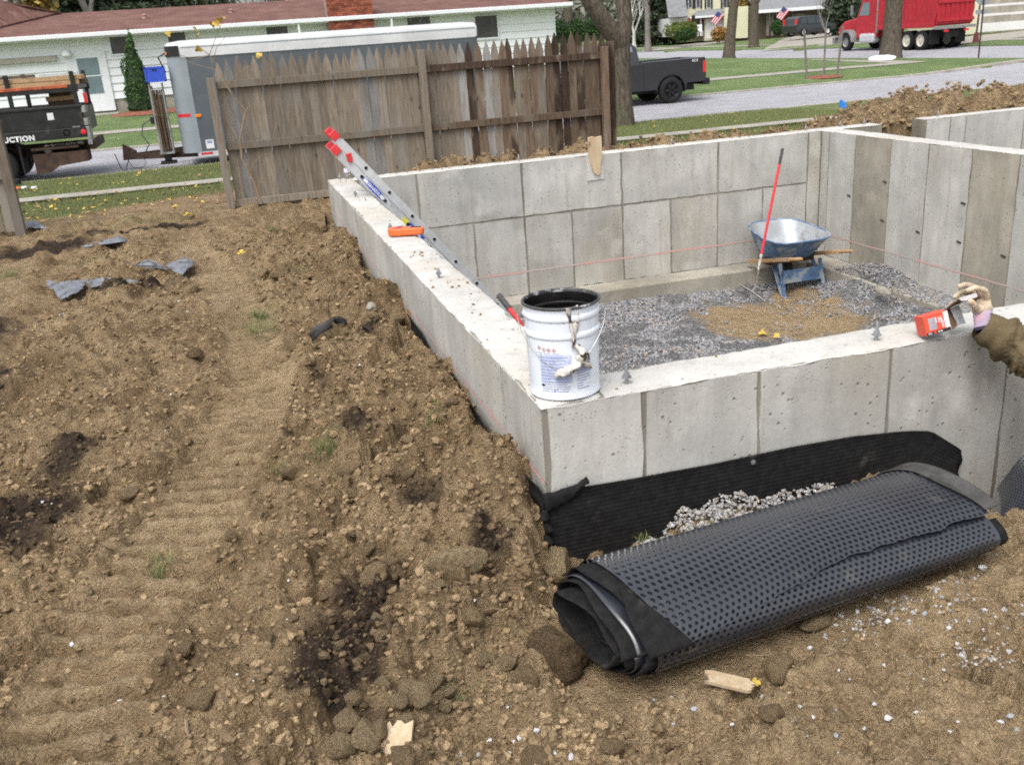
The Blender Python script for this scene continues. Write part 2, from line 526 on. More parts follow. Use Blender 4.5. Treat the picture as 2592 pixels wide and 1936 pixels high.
def far_surf(x, y):
    """smooth finished levels beyond the site: yards, walks, streets"""
    z = np.interp(y, [8, 9.7, 14.7, 15.5, 19.95, 20.02, 27.9, 27.98, 31.6, 32.8, 39.4, 60, 200],
                  [-.46, -.50, -.755, -.755, -.90, -1.03, -1.03, -.94, -.76, -.74, -.42, -.35, -.2])
    cz = np.interp(x, [24, 29.3, 29.5, 39, 39.2, 60, 110], [-.80, -.74, -.86, -.86, -.73, -.36, 0.0])
    k = smooth(23, 29, x)
    zs = -1.03 + .17 * smooth(20, 31, x)
    z2 = np.where(y < 20, -.9, np.where(y < 27.94, zs, cz))
    return z * (1 - k) + z2 * k

def bank(x, y):
    yb = np.interp(x, RIDGE_X, RIDGE_Y)
    return np.where(x > .1, 0.0, smooth(-.09, .13, y - yb))

PIT_FLOOR = -1.70
def pit_dirt(x, y):
    k = .8 * fbm(x * 1.5 + 2, y * 1.5, 243, 4) - .42 * ((x - 4.3) / 1.25) ** 2 - .42 * ((y - 5.4) / .98) ** 2 + .30 + .55 * blob(x, y, 5.25, 6.45, .42, .35)
    return smooth(-.08, .14, k)
def site(x, y):
    """rough dug-up ground without the finest clods; also returns masks"""
    b = bank(x, y)
    base = -.46 + .10 * fbm(x * .7, y * .7, 3, 3)
    zw = np.interp(y, [-.3, 0, .3, 1, 2, 2.6, 3.2, 3.8, 4.3, 4.6, 5.2, 6.2, 6.8, 7.5, 8.2], [-.50, -.40, -.31, -.29, -.28, -.31, -.21, -.31, -.46, -.36, -.26, -.30, -.52, -.46, -.46])
    kw = np.where(x > -.16, 1.0, np.exp(-((x + .16) / .48) ** 2)) * smooth(-.5, .1, y) * smooth(8.4, 7.4, y)
    zw = zw - .035 + .09 * fbm(y * 1.7, x * 1.7, 8, 3) - .06 * smooth(-.10, -.03, x)
    left = base * (1 - kw) + zw * kw
    low = -.60 + .05 * fbm(x * 1.3, y * 1.3, 5, 3) - .03 * smooth(.2, 2.5, x)
    low = low - .15 * blob(x, y, .13, -.12, .22, .28) - .02 * blob(x, y, .78, -.16, .38, .2)
    low = low - .36 * smooth(1.70, 2.05, x) * smooth(-.62, -.22, y)
    z = low * (1 - b) + left * b
    z = np.where(y > 7.9, np.minimum(far_surf(x, y), 0) + .04 * fbm(x, y, 4, 3), z)
    # backfill heaped along the outside of the back wall and the spoil pile on the right
    hp = smooth(.2, 1.4, x) * smooth(7.5, 7.6, y)
    mound = -.06 + .09 * fbm(x * 1.4, y * 1.4, 12, 3) - .62 * smooth(7.95, 9.2, y)
    z = np.where((y > 7.5) & (x > .2) & (y < 9.6), np.maximum(z, z * (1 - hp) + mound * hp), z)
    sp = .03 + .15 * (fbm(x * .9, y * .9, 33, 3) + .2) + .05 * smooth(7.5, 9.5, x)
    spoil = (sp + .62) * np.exp(-((y - 9.15) / .95) ** 2 * 1.0) * smooth(6.0, 8.4, x)
    z = np.where((y > 7.5) & (y < 12), np.maximum(z, -.62 + spoil * 1.0), z) * (spoil > .02) + z * (spoil <= .02)
    inpit = (x > .05) & (y > .05) & (y < 7.46)
    heap = .26 * blob(x, y, 6.1, 5.9, .55, .6) + .14 * blob(x, y, 2.6, 4.6, .9, 1.0) + .10 * blob(x, y, 6.0, 4.9, .7, .9)
    pit = PIT_FLOOR + .06 * fbm(x * .9, y * .9, 41, 3) + heap - .085 * blob(x, y, 5.2, 6.35, .75, .5)
    z = np.where(inpit, pit, z)
    return z, b, inpit

def ground_height(x, y, fine=True):
    z, b, inpit = site(x, y)
    d, s = track(x, y, TRK); tr = smooth(.25, .15, d + .08 * fbm(x * 4, y * 4, 37, 2))
    d2, s2 = track(x, y, TRK2); tr2 = smooth(.36, .22, d2)
    tk = np.maximum(tr, tr2) * (~inpit)
    near = smooth(10.8, 9.2, y)
    spoil = np.maximum(smooth(5.0, 6.8, x) * smooth(10.6, 9.8, y), smooth(.3, 1.3, x) * smooth(9.2, 8.6, y)) * (y > 7.5)
    rough = np.where(inpit, .30, near * (.36 + .22 * (1 - b) * (y < .3) + .50 * b * smooth(-1.15, -.75, x + .22 * fbm(x * .6, y * .6, 77, 2)) + .42 * b * smooth(-.9, -1.6, x) * .45))
    rough = np.maximum(rough, spoil * 1.1)
    rough = rough * (1 - .70 * tk)
    if fine:
        wx = x + .05 * fbm(x * 6, y * 6, 91, 2); wy = y + .05 * fbm(x * 6, y * 6, 92, 2)
        def bil(sc, sd): return np.abs(fbm(wx * sc, wy * sc, sd, 2)) * 2
        h = .42 * .42 * lumps(wx, wy, .42, 99, .3, .62) * (fbm(x * 1.3, y * 1.3, 98, 2) > -.05) + .46 * .24 * lumps(wx, wy, .24, 101, .34, .70) + .5 * .12 * lumps(wx, wy, .12, 111, .36, .76)
        h = h + .6 * .055 * lumps(wx, wy, .055, 121, .36, .74) + .6 * .028 * lumps(x, y, .028, 131, .3, .7)
        h = h + .07 * fbm(x * 6, y * 6, 55, 4) + .05 * bil(11, 57) - .03 * bil(24, 59) + .03 * fbm(x * 36, y * 36, 66, 3)
        z = z + rough * 1.3 * (h - .080)
        rib = np.tanh(2.2 * np.sin(s * 2 * math.pi / .122 + 1.0 * fbm(x * 3, y * 3, 31, 2)))
        z = z + tk * (.024 * np.tanh(2.2 * np.sin(s * 2 * math.pi / .122 + 1.0 * fbm(x * 3, y * 3, 31, 2))) * smooth(-.22, -.10, fbm(x * 2.2, y * 2.2, 32, 2)) - .030)
        z = z + (1 - rough) * (1 - .6 * tk) * (~inpit) * near * (.024 * fbm(x * 9, y * 9, 75, 3) + .016 * fbm(x * 16, y * 16, 71, 3) + .010 * fbm(x * 60, y * 60, 73, 2) + .45 * .05 * lumps(wx, wy, .05, 151, .2, .55) * .6 + .35 * .10 * lumps(wx, wy, .10, 153, .05, .42))
    rl = smooth(.36, .26, np.abs(y + .732 - .156 * (x + .1))) * smooth(-.30, -.20, x) * smooth(1.7, 1.6, x)
    z = np.where(rl > 0, z * (1 - rl) + np.minimum(z, -.652) * rl, z)
    return z, b, inpit, tk, rough

def humus_mask(x, y):
    hum = 1.2 * blob(x, y, -2.15, .75, .26, .42, -.5) + 1.0 * blob(x, y, -1.95, 1.55, .16, .3, -.4) + 1.2 * blob(x, y, -3.1, 7.9, .55, .35) + 1.3 * blob(x, y, -2.2, 8.5, .9, .13, .06) \
        + 1.2 * blob(x, y, -.92, -.62, .17, .3, -.35) + .9 * blob(x, y, -.75, -.2, .2, .16) + 1.2 * blob(x, y, -.25, 2.62, .16, .2) + .8 * blob(x, y, -.32, 3.4, .14, .3) \
        + 1.0 * blob(x, y, -1.95, 5.2, .35, .12) + .9 * blob(x, y, -2.9, 4.2, .3, .5) + .8 * blob(x, y, -2.6, 2.9, .25, .5) + .7 * blob(x, y, -.62, .95, .12, .3) + .7 * blob(x, y, -2.4, -.2, .2, .3) \
        + .8 * blob(x, y, -.45, .35, .16, .2) + .8 * blob(x, y, -.28, -.1, .10, .12) + .6 * blob(x, y, -.7, 2.0, .1, .35)
    return smooth(.30, .80, hum + .75 * fbm(x * 5.5, y * 5.5, 201, 4)) * (y < 9.5)

def gz1(x, y):
    return float(ground_height(np.array([float(x)]), np.array([float(y)]))[0][0])

def build_ground():
    a = np.concatenate([np.arange(-180, -48, 4.0), np.arange(-48, -34, .6), np.arange(-34, 34, .155), np.arange(34, 48, .6), np.arange(48, 180.1, 4.0)])
    a = np.radians(a + 15.26)
    r = [.05, .3, .6, .9, 1.15]
    while r[-1] < 700:
        q = r[-1]
        r.append(q * (1 + (.0030 if q < 6.2 else .0058 if q < 14.5 else .03 if q < 60 else .12)))
    r = np.array(r)
    A, Rr = np.meshgrid(a, r)
    X = CAM.x + Rr * np.sin(A); Y = CAM.y + Rr * np.cos(A)
    x = X.ravel(); y = Y.ravel()
    z, b, inpit, tk, rough = ground_height(x, y)
    z = np.where(y > 14.6, z - .07 * smooth(14.6, 14.8, y), z)
    z = np.where(y > 200, -.2 - .07, z)
    # keep the sheet inside the concrete where it steps down into the pit
    V = np.stack([x, y, z], 1)
    n, m = A.shape
    i = np.arange(n - 1)[:, None] * m + np.arange(m - 1)[None]
    F = np.stack([i, i + 1, i + m + 1, i + m], -1).reshape(-1, 4)
    me = np_mesh('ground', V, F[:, ::-1], M['soil'])
    hum = humus_mask(x, y) * (~inpit)
    dd, sx_ = track(x, y, TRK)
    rib = np.tanh(2.2 * np.sin(sx_ * 2 * math.pi / .122 + 1.0 * fbm(x * 3, y * 3, 31, 2)))
    tan = np.clip(tk * (.36 + .34 * rib) + (1 - b) * .55 * (y < 0) + .8 * smooth(.1, .25, fbm(x * 1.1, y * 1.1, 211, 3)) * (1 - rough) * b, 0, 1)
    tan = np.where(y > 7.5, .15, tan)
    tan = tan * np.clip(.75 + 1.3 * fbm(x * 5, y * 5, 221, 4), 0, 1)
    edge = 10.9 + 1.6 * fbm(x * .8, y * .8, 231, 3) + 1.6 * smooth(-3.2, -1.2, x) * smooth(1, -1, x) + np.where(x > 4.7, -1.2, 0) + 6 * 0
    gr = smooth(-.5, .9, y - edge) * .95
    gr = np.maximum(gr, .6 * blob(x, y, -.95, 3.6, .18, .5) + .5 * blob(x, y, -.8, 1.0, .14, .3) + .55 * blob(x, y, -.62, 4.9, .2, .3) + .45 * blob(x, y, -2.2, 9.2, 1.2, .35) + .5 * blob(x, y, -3.3, 6.9, .3, .4))
    gr = np.where((y > 7.5) & (x > 5.2), np.where(y < 10.1, 0, gr), gr)
    gr = np.where(inpit, 0, gr)
    dirtp = pit_dirt(x, y)
    grv = np.where(inpit, 1 - dirtp, 0)
    grv = np.maximum(grv, .0)
    for nm, val in (('humus', hum), ('tan', np.where(inpit, .8, tan)), ('grass', gr), ('gravel', grv)):
        t = me.attributes.new(nm, 'FLOAT', 'POINT'); t.data.foreach_set('value', val.astype(np.float32))
    return tag(link('ground', me), kind='structure')
build_ground()

def sheet(name, x0, x1, y0, y1, mat, dz=0.0, nx=40, ny=20, fn=None, wob=0):
    xs = np.linspace(x0, x1, nx + 1); ys = np.linspace(y0, y1, ny + 1)
    X, Y = np.meshgrid(xs, ys)
    x = X.ravel(); y = Y.ravel()
    if wob:
        e = (np.abs(y - y0) < 1e-6) | (np.abs(y - y1) < 1e-6)
        y = y + np.where(e, wob * 2 * fbm(x * 2.1, y, 301, 3), 0)
    z = (fn(x, y) if fn else far_surf(x, y)) + dz
    i = np.arange(ny)[:, None] * (nx + 1) + np.arange(nx)[None]
    F = np.stack([i, i + 1, i + nx + 2, i + nx + 1], -1).reshape(-1, 4)
    me = np_mesh(name, np.stack([x, y, z], 1), F, mat)
    return tag(link(name, me), kind='structure')

# walks, lawns, streets
sheet('sidewalk', -40, 29, 14.86, 15.44, M['walk'], .012, 300, 2, wob=.05)
sheet('lawn', -40, 29.2, 15.46, 19.96, M['lawn'], -.012, 120, 30)
sheet('street', -60, 110, 20.02, 27.92, M['asphalt'], 0, 170, 8)
sheet('lawn', -60, 29.25, 27.95, 70, M['lawn_far'], -.012, 90, 120)
sheet('sidewalk', -60, 27.5, 31.6, 32.8, M['walk'], .004, 90, 2, wob=.03)
sheet('sidewalk', 26.4, 27.6, 32.82, 70, M['walk'], .004, 2, 60)
sheet('cross_street', 29.5, 39.05, 27.93, 260, M['asphalt'], .0, 6, 90)
sheet('lawn', 39.1, 120, 27.95, 260, M['lawn_far'], -.010, 60, 90)
sheet('sidewalk', 42.0, 43.2, 27.95, 200, M['walk'], .006, 2, 60)
def ribbon(name, pts, w, mat, dz):
    vs = []; fs = []
    P = [Vector((p[0], p[1], 0)) for p in pts]
    Q = []
    for a, b in zip(P[:-1], P[1:]):
        for k in range(12): Q.append(a.lerp(b, k / 12))
    Q.append(P[-1])
    for i, p in enumerate(Q):
        t = (Q[min(i + 1, len(Q) - 1)] - Q[max(i - 1, 0)]).normalized(); nrm = Vector((-t.y, t.x, 0))
        for sgn in (-1, 1):
            c = p + nrm * (sgn * w / 2)
            vs.append((c.x, c.y, float(far_surf(np.array([c.x]), np.array([c.y]))[0]) + dz))
    for i in range(len(Q) - 1): fs.append((2 * i, 2 * i + 2, 2 * i + 3, 2 * i + 1))
    return tag(link(name, new_mesh(name, vs, fs, [mat])), kind='structure')
ribbon('driveway', [(39.1, 60), (45, 68), (53, 79.5), (62, 88)], 5.0, M['walk'], .012)
ribbon('driveway', [(39.1, 84), (45, 88), (50.2, 91.8)], 4.6, M['walk'], .014)
ribbon('driveway', [(39.1, 47.2), (46, 47.6), (56, 48)], 6.5, M['walk'], .012)
def kerb(name, x0, x1, y, yq):
    xs = np.linspace(x0, x1, 90); zt = far_surf(xs, np.full(90, yq)) - .010
    mb = MB()
    for k in range(90):
        for yy, dz_ in ((y - .085, -.30), (y - .075, -.02), (y - .055, 0), (y + .04, 0), (y + .06, -.3)): mb.v.append((xs[k], yy, zt[k] + dz_))
    for k in range(89):
        for j in range(4): mb.f.append((k * 5 + j, k * 5 + 5 + j, k * 5 + 6 + j, k * 5 + j + 1))
    mb.fm = [0] * len(mb.f)
    tag(mb.build(name, M['walk'], sm=True), kind='structure')
kerb('kerb', -60, 22.5, 19.99, 19.94)
kerb('kerb', -60, 29.3, 27.96, 28.02)

# ------------------------------------------------------------------ foundation
T = .254
YB0, YB1 = 7.276, 7.53
XR0, XR1 = 6.08, 6.34
ZB = -1.53

def wall_thing(label, core, top):
    """a poured wall: dark-seamed core, cast panels standing proud of it, rough trowelled top"""
    w = thing('concrete_wall', label, 'wall')
    m = MB().span(core[0], core[1]); m.build('wall_core', M['conc_seam'], w)
    (x0, y0), (x1, y1) = top
    nx = max(2, int((x1 - x0) / .035)); ny = max(2, int((y1 - y0) / .035))
    X, Y = np.meshgrid(np.linspace(x0, x1, nx + 1), np.linspace(y0, y1, ny + 1))
    x, y = X.ravel(), Y.ravel()
    ed = np.minimum(np.minimum(x - x0, x1 - x), np.minimum(y - y0, y1 - y))
    z = .004 + .010 * fbm(x * 3, y * 3, 401, 3) + .007 * fbm(x * 17, y * 17, 402, 3)
    e = smooth(.012, 0, ed)
    z = z - e * (.007 + .025 * np.maximum(0, fbm(x * 9, y * 9, 403, 3)))
    x = np.clip(x, x0, x1); 
    jx = np.where((np.abs(x - x0) < 1e-6) | (np.abs(x - x1) < 1e-6), .012 * fbm(y * 12, x, 404, 3), 0)
    jy = np.where((np.abs(y - y0) < 1e-6) | (np.abs(y - y1) < 1e-6), .012 * fbm(x * 12, y, 405, 3), 0)
    V = np.stack([x + jx, y + jy, z], 1)
    i = np.arange(ny)[:, None] * (nx + 1) + np.arange(nx)[None]
    F = np.stack([i, i + 1, i + nx + 2, i + nx + 1], -1).reshape(-1, 4)
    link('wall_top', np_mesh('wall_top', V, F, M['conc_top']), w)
    return w

def panels(w, axis, sign, plane, cuts, z0, z1, gap=.019, th=.006, skip=(), alt=()):
    """cast panels on one face; axis 'x' runs along x at y=plane; sign is the outward direction"""
    for k in range(len(cuts) - 1):
        if k in skip: continue
        a, b = cuts[k] + gap / 2, cuts[k + 1] - gap / 2
        n = 10 if b - a > .3 else 4
        q = random.Random(int(a * 1000) + int(z0 * 77))
        mb = MB()
        # top edge slightly uneven, edges ragged by a few millimetres
        def pt(u, v, d):
            c = a + (b - a) * u
            zz = z0 + (z1 - z0) * v
            if axis == 'x': return (c, plane + sign * d, zz)
            return (plane + sign * d, c, zz)
        nu, nv = n, max(3, int((z1 - z0) / .12))
        vs = []; 
        for i in range(nu + 1):
            for j in range(nv + 1):
                u, v = i / nu, j / nv
                jx = q.uniform(-.006, .006) / (b - a) if i in (0, nu) else 0
                jz = q.uniform(-.006, .006) / (z1 - z0) if j in (0, nv) else 0
                d = th + q.uniform(-.0008, .0008)
                vs.append(pt(u + jx, v + jz, d))
        fs = [(i * (nv + 1) + j, (i + 1) * (nv + 1) + j, (i + 1) * (nv + 1) + j + 1, i * (nv + 1) + j + 1) for i in range(nu) for j in range(nv)]
        ring = [i * (nv + 1) for i in range(nu + 1)] + [nu * (nv + 1) + j for j in range(1, nv + 1)] + [i * (nv + 1) + nv for i in range(nu - 1, -1, -1)] + [j for j in range(nv - 1, 0, -1)]
        base = len(vs)
        for r_ in ring:
            p = list(vs[r_])
            if axis == 'x': p[1] = plane - sign * .001
            else: p[0] = plane - sign * .001
            vs.append(tuple(p))
        L = len(ring)
        fs += [(ring[i], ring[(i + 1) % L], base + (i + 1) % L, base + i) for i in range(L)]
        mb.add(vs, fs)
        mb.build('concrete_panel', M['conc_tan' if k in alt else 'conc'], w)

def seam_strip(w, name, pts, mat, wd, off, axis):
    """thin chalked line on a wall face"""
    vs = []; fs = []
    for i, (c, z) in enumerate(pts):
        for s_ in (-1, 1):
            vs.append((c, off, z + s_ * wd / 2) if axis == 'x' else (off, c, z + s_ * wd / 2))
    for i in range(len(pts) - 1): fs.append((2 * i, 2 * i + 2, 2 * i + 3, 2 * i + 1))
    return link(name, new_mesh(name, vs, fs, [mat]), w)

M['galv'] = pm('galvanised_steel', (.36, .38, .40), .45, .2, 20, (.22, .22, .22), (.6, .75), 15, metal=.7, spec=.5)
def bolt(w, x, y, z=0.0, s=1.0):
    m = MB().lathe([(.0078, -.02), (.0078, .072 * s), (.006, .076 * s), (0, .076 * s)], 10, (x, y, z))
    o = m.build('anchor_bolt', M['galv'], w, sm=True)
    m = MB()
    rr = rnd.uniform(0, 1)
    m.lathe([(0, .034), (.015, .034), (.015, .047), (0, .047)], 6, (x, y, z), Matrix.Rotation(rr, 3, 'Z'))
    m.lathe([(0, .030), (.021, .030), (.021, .0335), (0, .0335)], 14, (x, y, z))
    m.build('nut', M['galv'], o)

wl = wall_thing('low concrete wall on the left, long side running away from the steel pail to the fence', ((0, 0, ZB), (T, YB1, -.004)), ((-.006, -.006), (T + .004, YB1 + .004)))
cl = [.008, .145, .572, 1.778, 2.956, 4.137, 5.33, 6.53, 7.37, 7.525]
panels(wl, 'y', -1, 0, cl, ZB, -.006, gap=.013)
panels(wl, 'y', 1, T, [.3, 1.5, 2.7, 3.9, 5.1, 6.3, 7.27], ZB, -.006)
seam_strip(wl, 'chalk_line', [(.0, -.322)] + [(.15 * k, -.322 + rnd.uniform(-.004, .004)) for k in range(1, 50)] + [(7.5, -.322)], M['chalk'], .016, -.0085, 'y')
for y in (6.0, 4.02, 2.29): bolt(wl, .10, y, s=.85)
bolt(wl, .12, 7.42)

wf = wall_thing('low concrete wall in front, its near end under the white steel pail', ((T + .001, 0.0005, ZB), (6.6, T, -.004)), ((T + .006, -.006), (6.6, T + .004)))
panels(wf, 'x', -1, 0, [.010, .421], ZB, -.006)
panels(wf, 'x', -1, 0, [.421, .936, 1.566, 2.19, 2.81, 3.43, 4.05, 4.67, 5.29, 5.9, 6.55], ZB, -.006)
panels(wf, 'x', 1, T, [.3, .9, 1.5, 2.1, 2.7, 3.3, 3.9, 4.5, 5.1, 5.7, 6.05], ZB, -.006)
for x in (.39, 1.56, 3.3): bolt(wf, x, .09, s=1.15)

wb = wall_thing('tall concrete back wall in front of the fence and the street lawn', ((T + .002, YB0, ZB), (6.95, YB1, -.004)), ((T + .006, YB0 - .004), (6.95, YB1 + .004)))
panels(wb, 'x', -1, YB0, [.30, .942, 2.162, 3.386, 4.65, 5.893], -.608, -.006, gap=.024)
panels(wb, 'x', -1, YB0, [.30, 1.55, 2.162, 2.744, 3.386, 4.02, 4.65, 5.27, 5.893], ZB, -.632, gap=.024)
panels(wb, 'x', -1, YB0, [5.893, 6.074], ZB, -.006)
seam_strip(wb, 'chalk_line', [(.15 * k, -1.262 + rnd.uniform(-.004, .004)) for k in range(3, 40)] + [(6.05, -1.262)], M['chalk'], .022, YB0 - .0085, 'x')
for x, y in ((2.18, 7.42), (4.11, 7.42), (5.95, 7.43), (6.45, 7.44), (6.80, 7.44)): bolt(wb, x, y)

wr = wall_thing('tall concrete cross wall behind the wheelbarrow, stained in upright panels', ((XR0, T + .002, ZB), (XR1, YB0 - .002, -.004)), ((XR0 - .004, T + .006), (XR1 + .004, YB0 - .008)))
cr = [7.262, 7.10, 6.578, 5.933, 5.324, 4.694, 4.08, 3.47, 2.86, 2.25, 1.64, 1.03, .30]
panels(wr, 'y', -1, XR0, cr[::-1], ZB, -.006, alt=(6, 9))
seam_strip(wr, 'chalk_line', [(.15 * k, -1.262 + rnd.uniform(-.004, .004)) for k in range(2, 48)] + [(7.2, -1.262)], M['chalk'], .016, XR0 - .0085, 'y')
M['tie'] = pm('rusty_steel', (.05, .038, .03), .8, .4, 20, spec=.3)
tm = MB()
for y, z in ((6.62, -.72), (5.97, -.48), (5.97, -.92), (5.36, -.95), (4.72, -.55), (4.73, -.95), (4.12, -.98)):
    tm.box((XR0 - .010, y + .03, z), (.010, .062, .016), Matrix.Rotation(.15, 3, 'X'))
tm.build('form_tie', M['tie'], wr)

we = wall_thing('short stretch of concrete wall at far right beyond the cross wall', ((7.6, YB0, ZB), (15, YB1, .0)), ((7.6, YB0 - .004), (15, YB1 + .004)))
panels(we, 'x', -1, YB0, [7.61, 7.98, 8.22, 9.15, 9.95, 10.8, 11.7, 12.9, 14.9], ZB, -.004)
bolt(we, 7.9, 7.42)

ft = thing('concrete_footing', 'concrete footing ledge along the foot of the back and cross walls', 'footing')
m = MB()
m.span((T, 6.90, -2.0), (5.70, YB0, -1.532)); m.span((5.702, .3, -2.0), (XR0, YB0, -1.531))
m.build('footing_body', M['conc_foot'], ft, bevel=.015)

# ---- gravel inside the pit
def fill_gravel():
    n = 52000
    x = rng.uniform(T, XR0, n); y = rng.uniform(2.9, 6.95, n)
    keep = (rng.random(n) > pit_dirt(x, y) * .90) & ~((x > 5.7) & (y < 20)) | ((x > 5.7) & (rng.random(n) < .8))
    vis = (y > 3.0 - .0 * x)
    keep &= vis
    x = x[keep]; y = y[keep]
    z, _, _ = site(x, y)
    z = np.where(x > 5.70, np.maximum(z, np.where(y < 6.35, -1.53 + .12 * np.exp(-((y - 5.9) / .45) ** 2) * rng.random(len(x)), z)), z)
    keep = ~((x > 5.7) & (y > 6.35))
    x, y, z = x[keep], y[keep], z[keep]
    sz = .008 + .011 * rng.random(len(x)) ** 1.6
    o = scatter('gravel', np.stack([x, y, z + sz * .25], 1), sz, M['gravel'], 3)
    tag(o, kind='stuff')
fill_gravel()
# stone heap between the roll and the wall
def heap():
    n = 5200
    x = rng.uniform(.33, 1.30, n); y = rng.uniform(-.55, -.03, n)
    edge = .36 + .25 * smooth(-.15, -.5, y)
    keep = x > edge + .10 * fbm(y * 9, x * 2, 5, 2)
    x, y = x[keep], y[keep]
    z = ground_height(x, y)[0]
    hz = .055 * smooth(.33, .7, x) * smooth(-.62, -.2, y)
    sz = rng.uniform(.005, .0100, len(x))
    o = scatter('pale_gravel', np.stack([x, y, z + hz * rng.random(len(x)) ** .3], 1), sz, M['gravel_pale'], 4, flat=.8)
    tag(o, kind='stuff')
heap()

# ------------------------------------------------------------------ drainage membrane: fixed sheets, the roll, the offcut
M['membrane'] = pm('black_plastic_membrane', (.017, .019, .026), .36, .2, 3, (.085, .080, .070), (.60, .78), 5, .0015, 30, spec=1.0)
M['membrane'].node_tree.nodes['Principled BSDF'].inputs['Coat Weight'].default_value = .6
M['membrane'].node_tree.nodes['Principled BSDF'].inputs['Coat Roughness'].default_value = .3
M['felt'] = pm('black_filter_fabric', (.016, .0155, .0155), .95, .3, 30, (.075, .068, .06), (.62, .78), 6, .002, 200, spec=.15)
M['felt_grey'] = pm('dusty_filter_fabric', (.075, .074, .070), .9, .25, 12, (.035, .034, .033), (.5, .7), 5, .003, 120, spec=.2)

def ribbed(fn, nu, nv, thick=.006):
    """sheet with real thickness from fn(u, v) -> point, plus outward normal guess n(u, v)"""
    mb = MB(); 
    P = [[Vector(fn(i / nu, j / nv)) for j in range(nv + 1)] for i in range(nu + 1)]
    vs = [p for r in P for p in r]
    mb.add(vs, [(i * (nv + 1) + j, (i + 1) * (nv + 1) + j, (i + 1) * (nv + 1) + j + 1, i * (nv + 1) + j + 1) for i in range(nu) for j in range(nv)])
    return mb

dm = thing('drainage_membrane', 'black ribbed drainage membrane fixed low on the front wall below bare concrete', 'membrane')
TX = [-.01, .07, .37, .72, 1.09, 1.39, 1.66, 1.79, 1.97]
TZ = [-.352, -.350, -.362, -.368, -.362, -.368, -.395, -.420, -.548]
def dfn(u, v):
    x = -.012 + 1.985 * u
    top = float(np.interp(x, TX, TZ)) 
    z = top + (-1.05 - top) * v
    y = -.016 - .0008 * math.sin(z * 2 * math.pi / .019) - .003 * max(0, math.sin(x * 5 + 1)) - (.010 * math.exp(-v * 20))
    if u > .985: x += .008 * math.sin(z * 60)
    return (x, y, z)
o = ribbed(dfn, 60, 200).build('membrane_sheet', M['felt'], dm, sm=True, ang=80)
sd = o.modifiers.new('solid', 'SOLIDIFY'); sd.thickness = .004; sd.offset = 1
for px, py in ((1906, 1169), (1425, 1243)):
    p = on_y(px, py, -.03)
    m = MB().lathe([(0, .0), (.011, .0), (.011, .004), (0, .006)], 12, p, Matrix.Rotation(math.pi / 2, 3, 'X'))
    m.build('fastener', M['galv'], dm, sm=True)
# the sheet along the left wall, folded round the corner
dl = thing('drainage_membrane', 'black drainage membrane peeping out between the left wall and the soil bank', 'membrane')
def lfn(u, v):
    y = -.02 + 7.62 * u
    sag = .03 * math.sin(y * 2.3) + .035 * math.sin(y * 5.1 + 1) 
    bul = .012 + .03 * max(0, math.sin(y * 1.7 + .6)) + .10 * math.exp(-((y - 7.0) / .5) ** 2) + .05 * math.exp(-((y - 4.5) / .35) ** 2)
    if y < .25: sag *= y / .25; bul = .012 + (bul - .012) * max(0, y) / .25
    if y < 0: sag = 0; bul = .016
    top = -.349 + min(0, sag) - .03 * math.exp(-((y - 7) / .4) ** 2)
    z = top + (-1.0 - top) * v
    x = -.012 - bul * (1 - .75 * v) - .004 * math.sin(z * 300)
    return (x, y, z)
o = ribbed(lfn, 170, 40).build('membrane_sheet', M['felt'], dl, sm=True, ang=80)
sd = o.modifiers.new('solid', 'SOLIDIFY'); sd.thickness = .004
fl = MB()
q = random.Random(4)
def ffn(u, v):
    x = -.030 + .185 * u + .01 * v
    z = -.343 + .012 * math.sin(u * 7) - v * (.035 + .055 * (1 - u)) + .012 * q.uniform(-1, 1) * v - .022 * math.exp(-((u - .25) / .2) ** 2) + .03 * u
    return (x, -.034 - .012 * math.sin(v * 3.1) - .007 * q.random(), z)
fl.grid(ffn, 14, 5)
o = fl.build('corner_flap', M['felt'], dl, sm=True); o.modifiers.new('solid', 'SOLIDIFY').thickness = .004
for k in range(5):
    zz = -.42 - k * .055
    fl = MB().tube([(-.03 + q.uniform(-.01, .005), -.035, zz), (-.022 + q.uniform(-.012, .012), -.045, zz - .03), (-.026, -.032, zz - .06)], [.012, .018, .008], 6)
    fl.build('torn_edge', M['felt'], dl, sm=True)

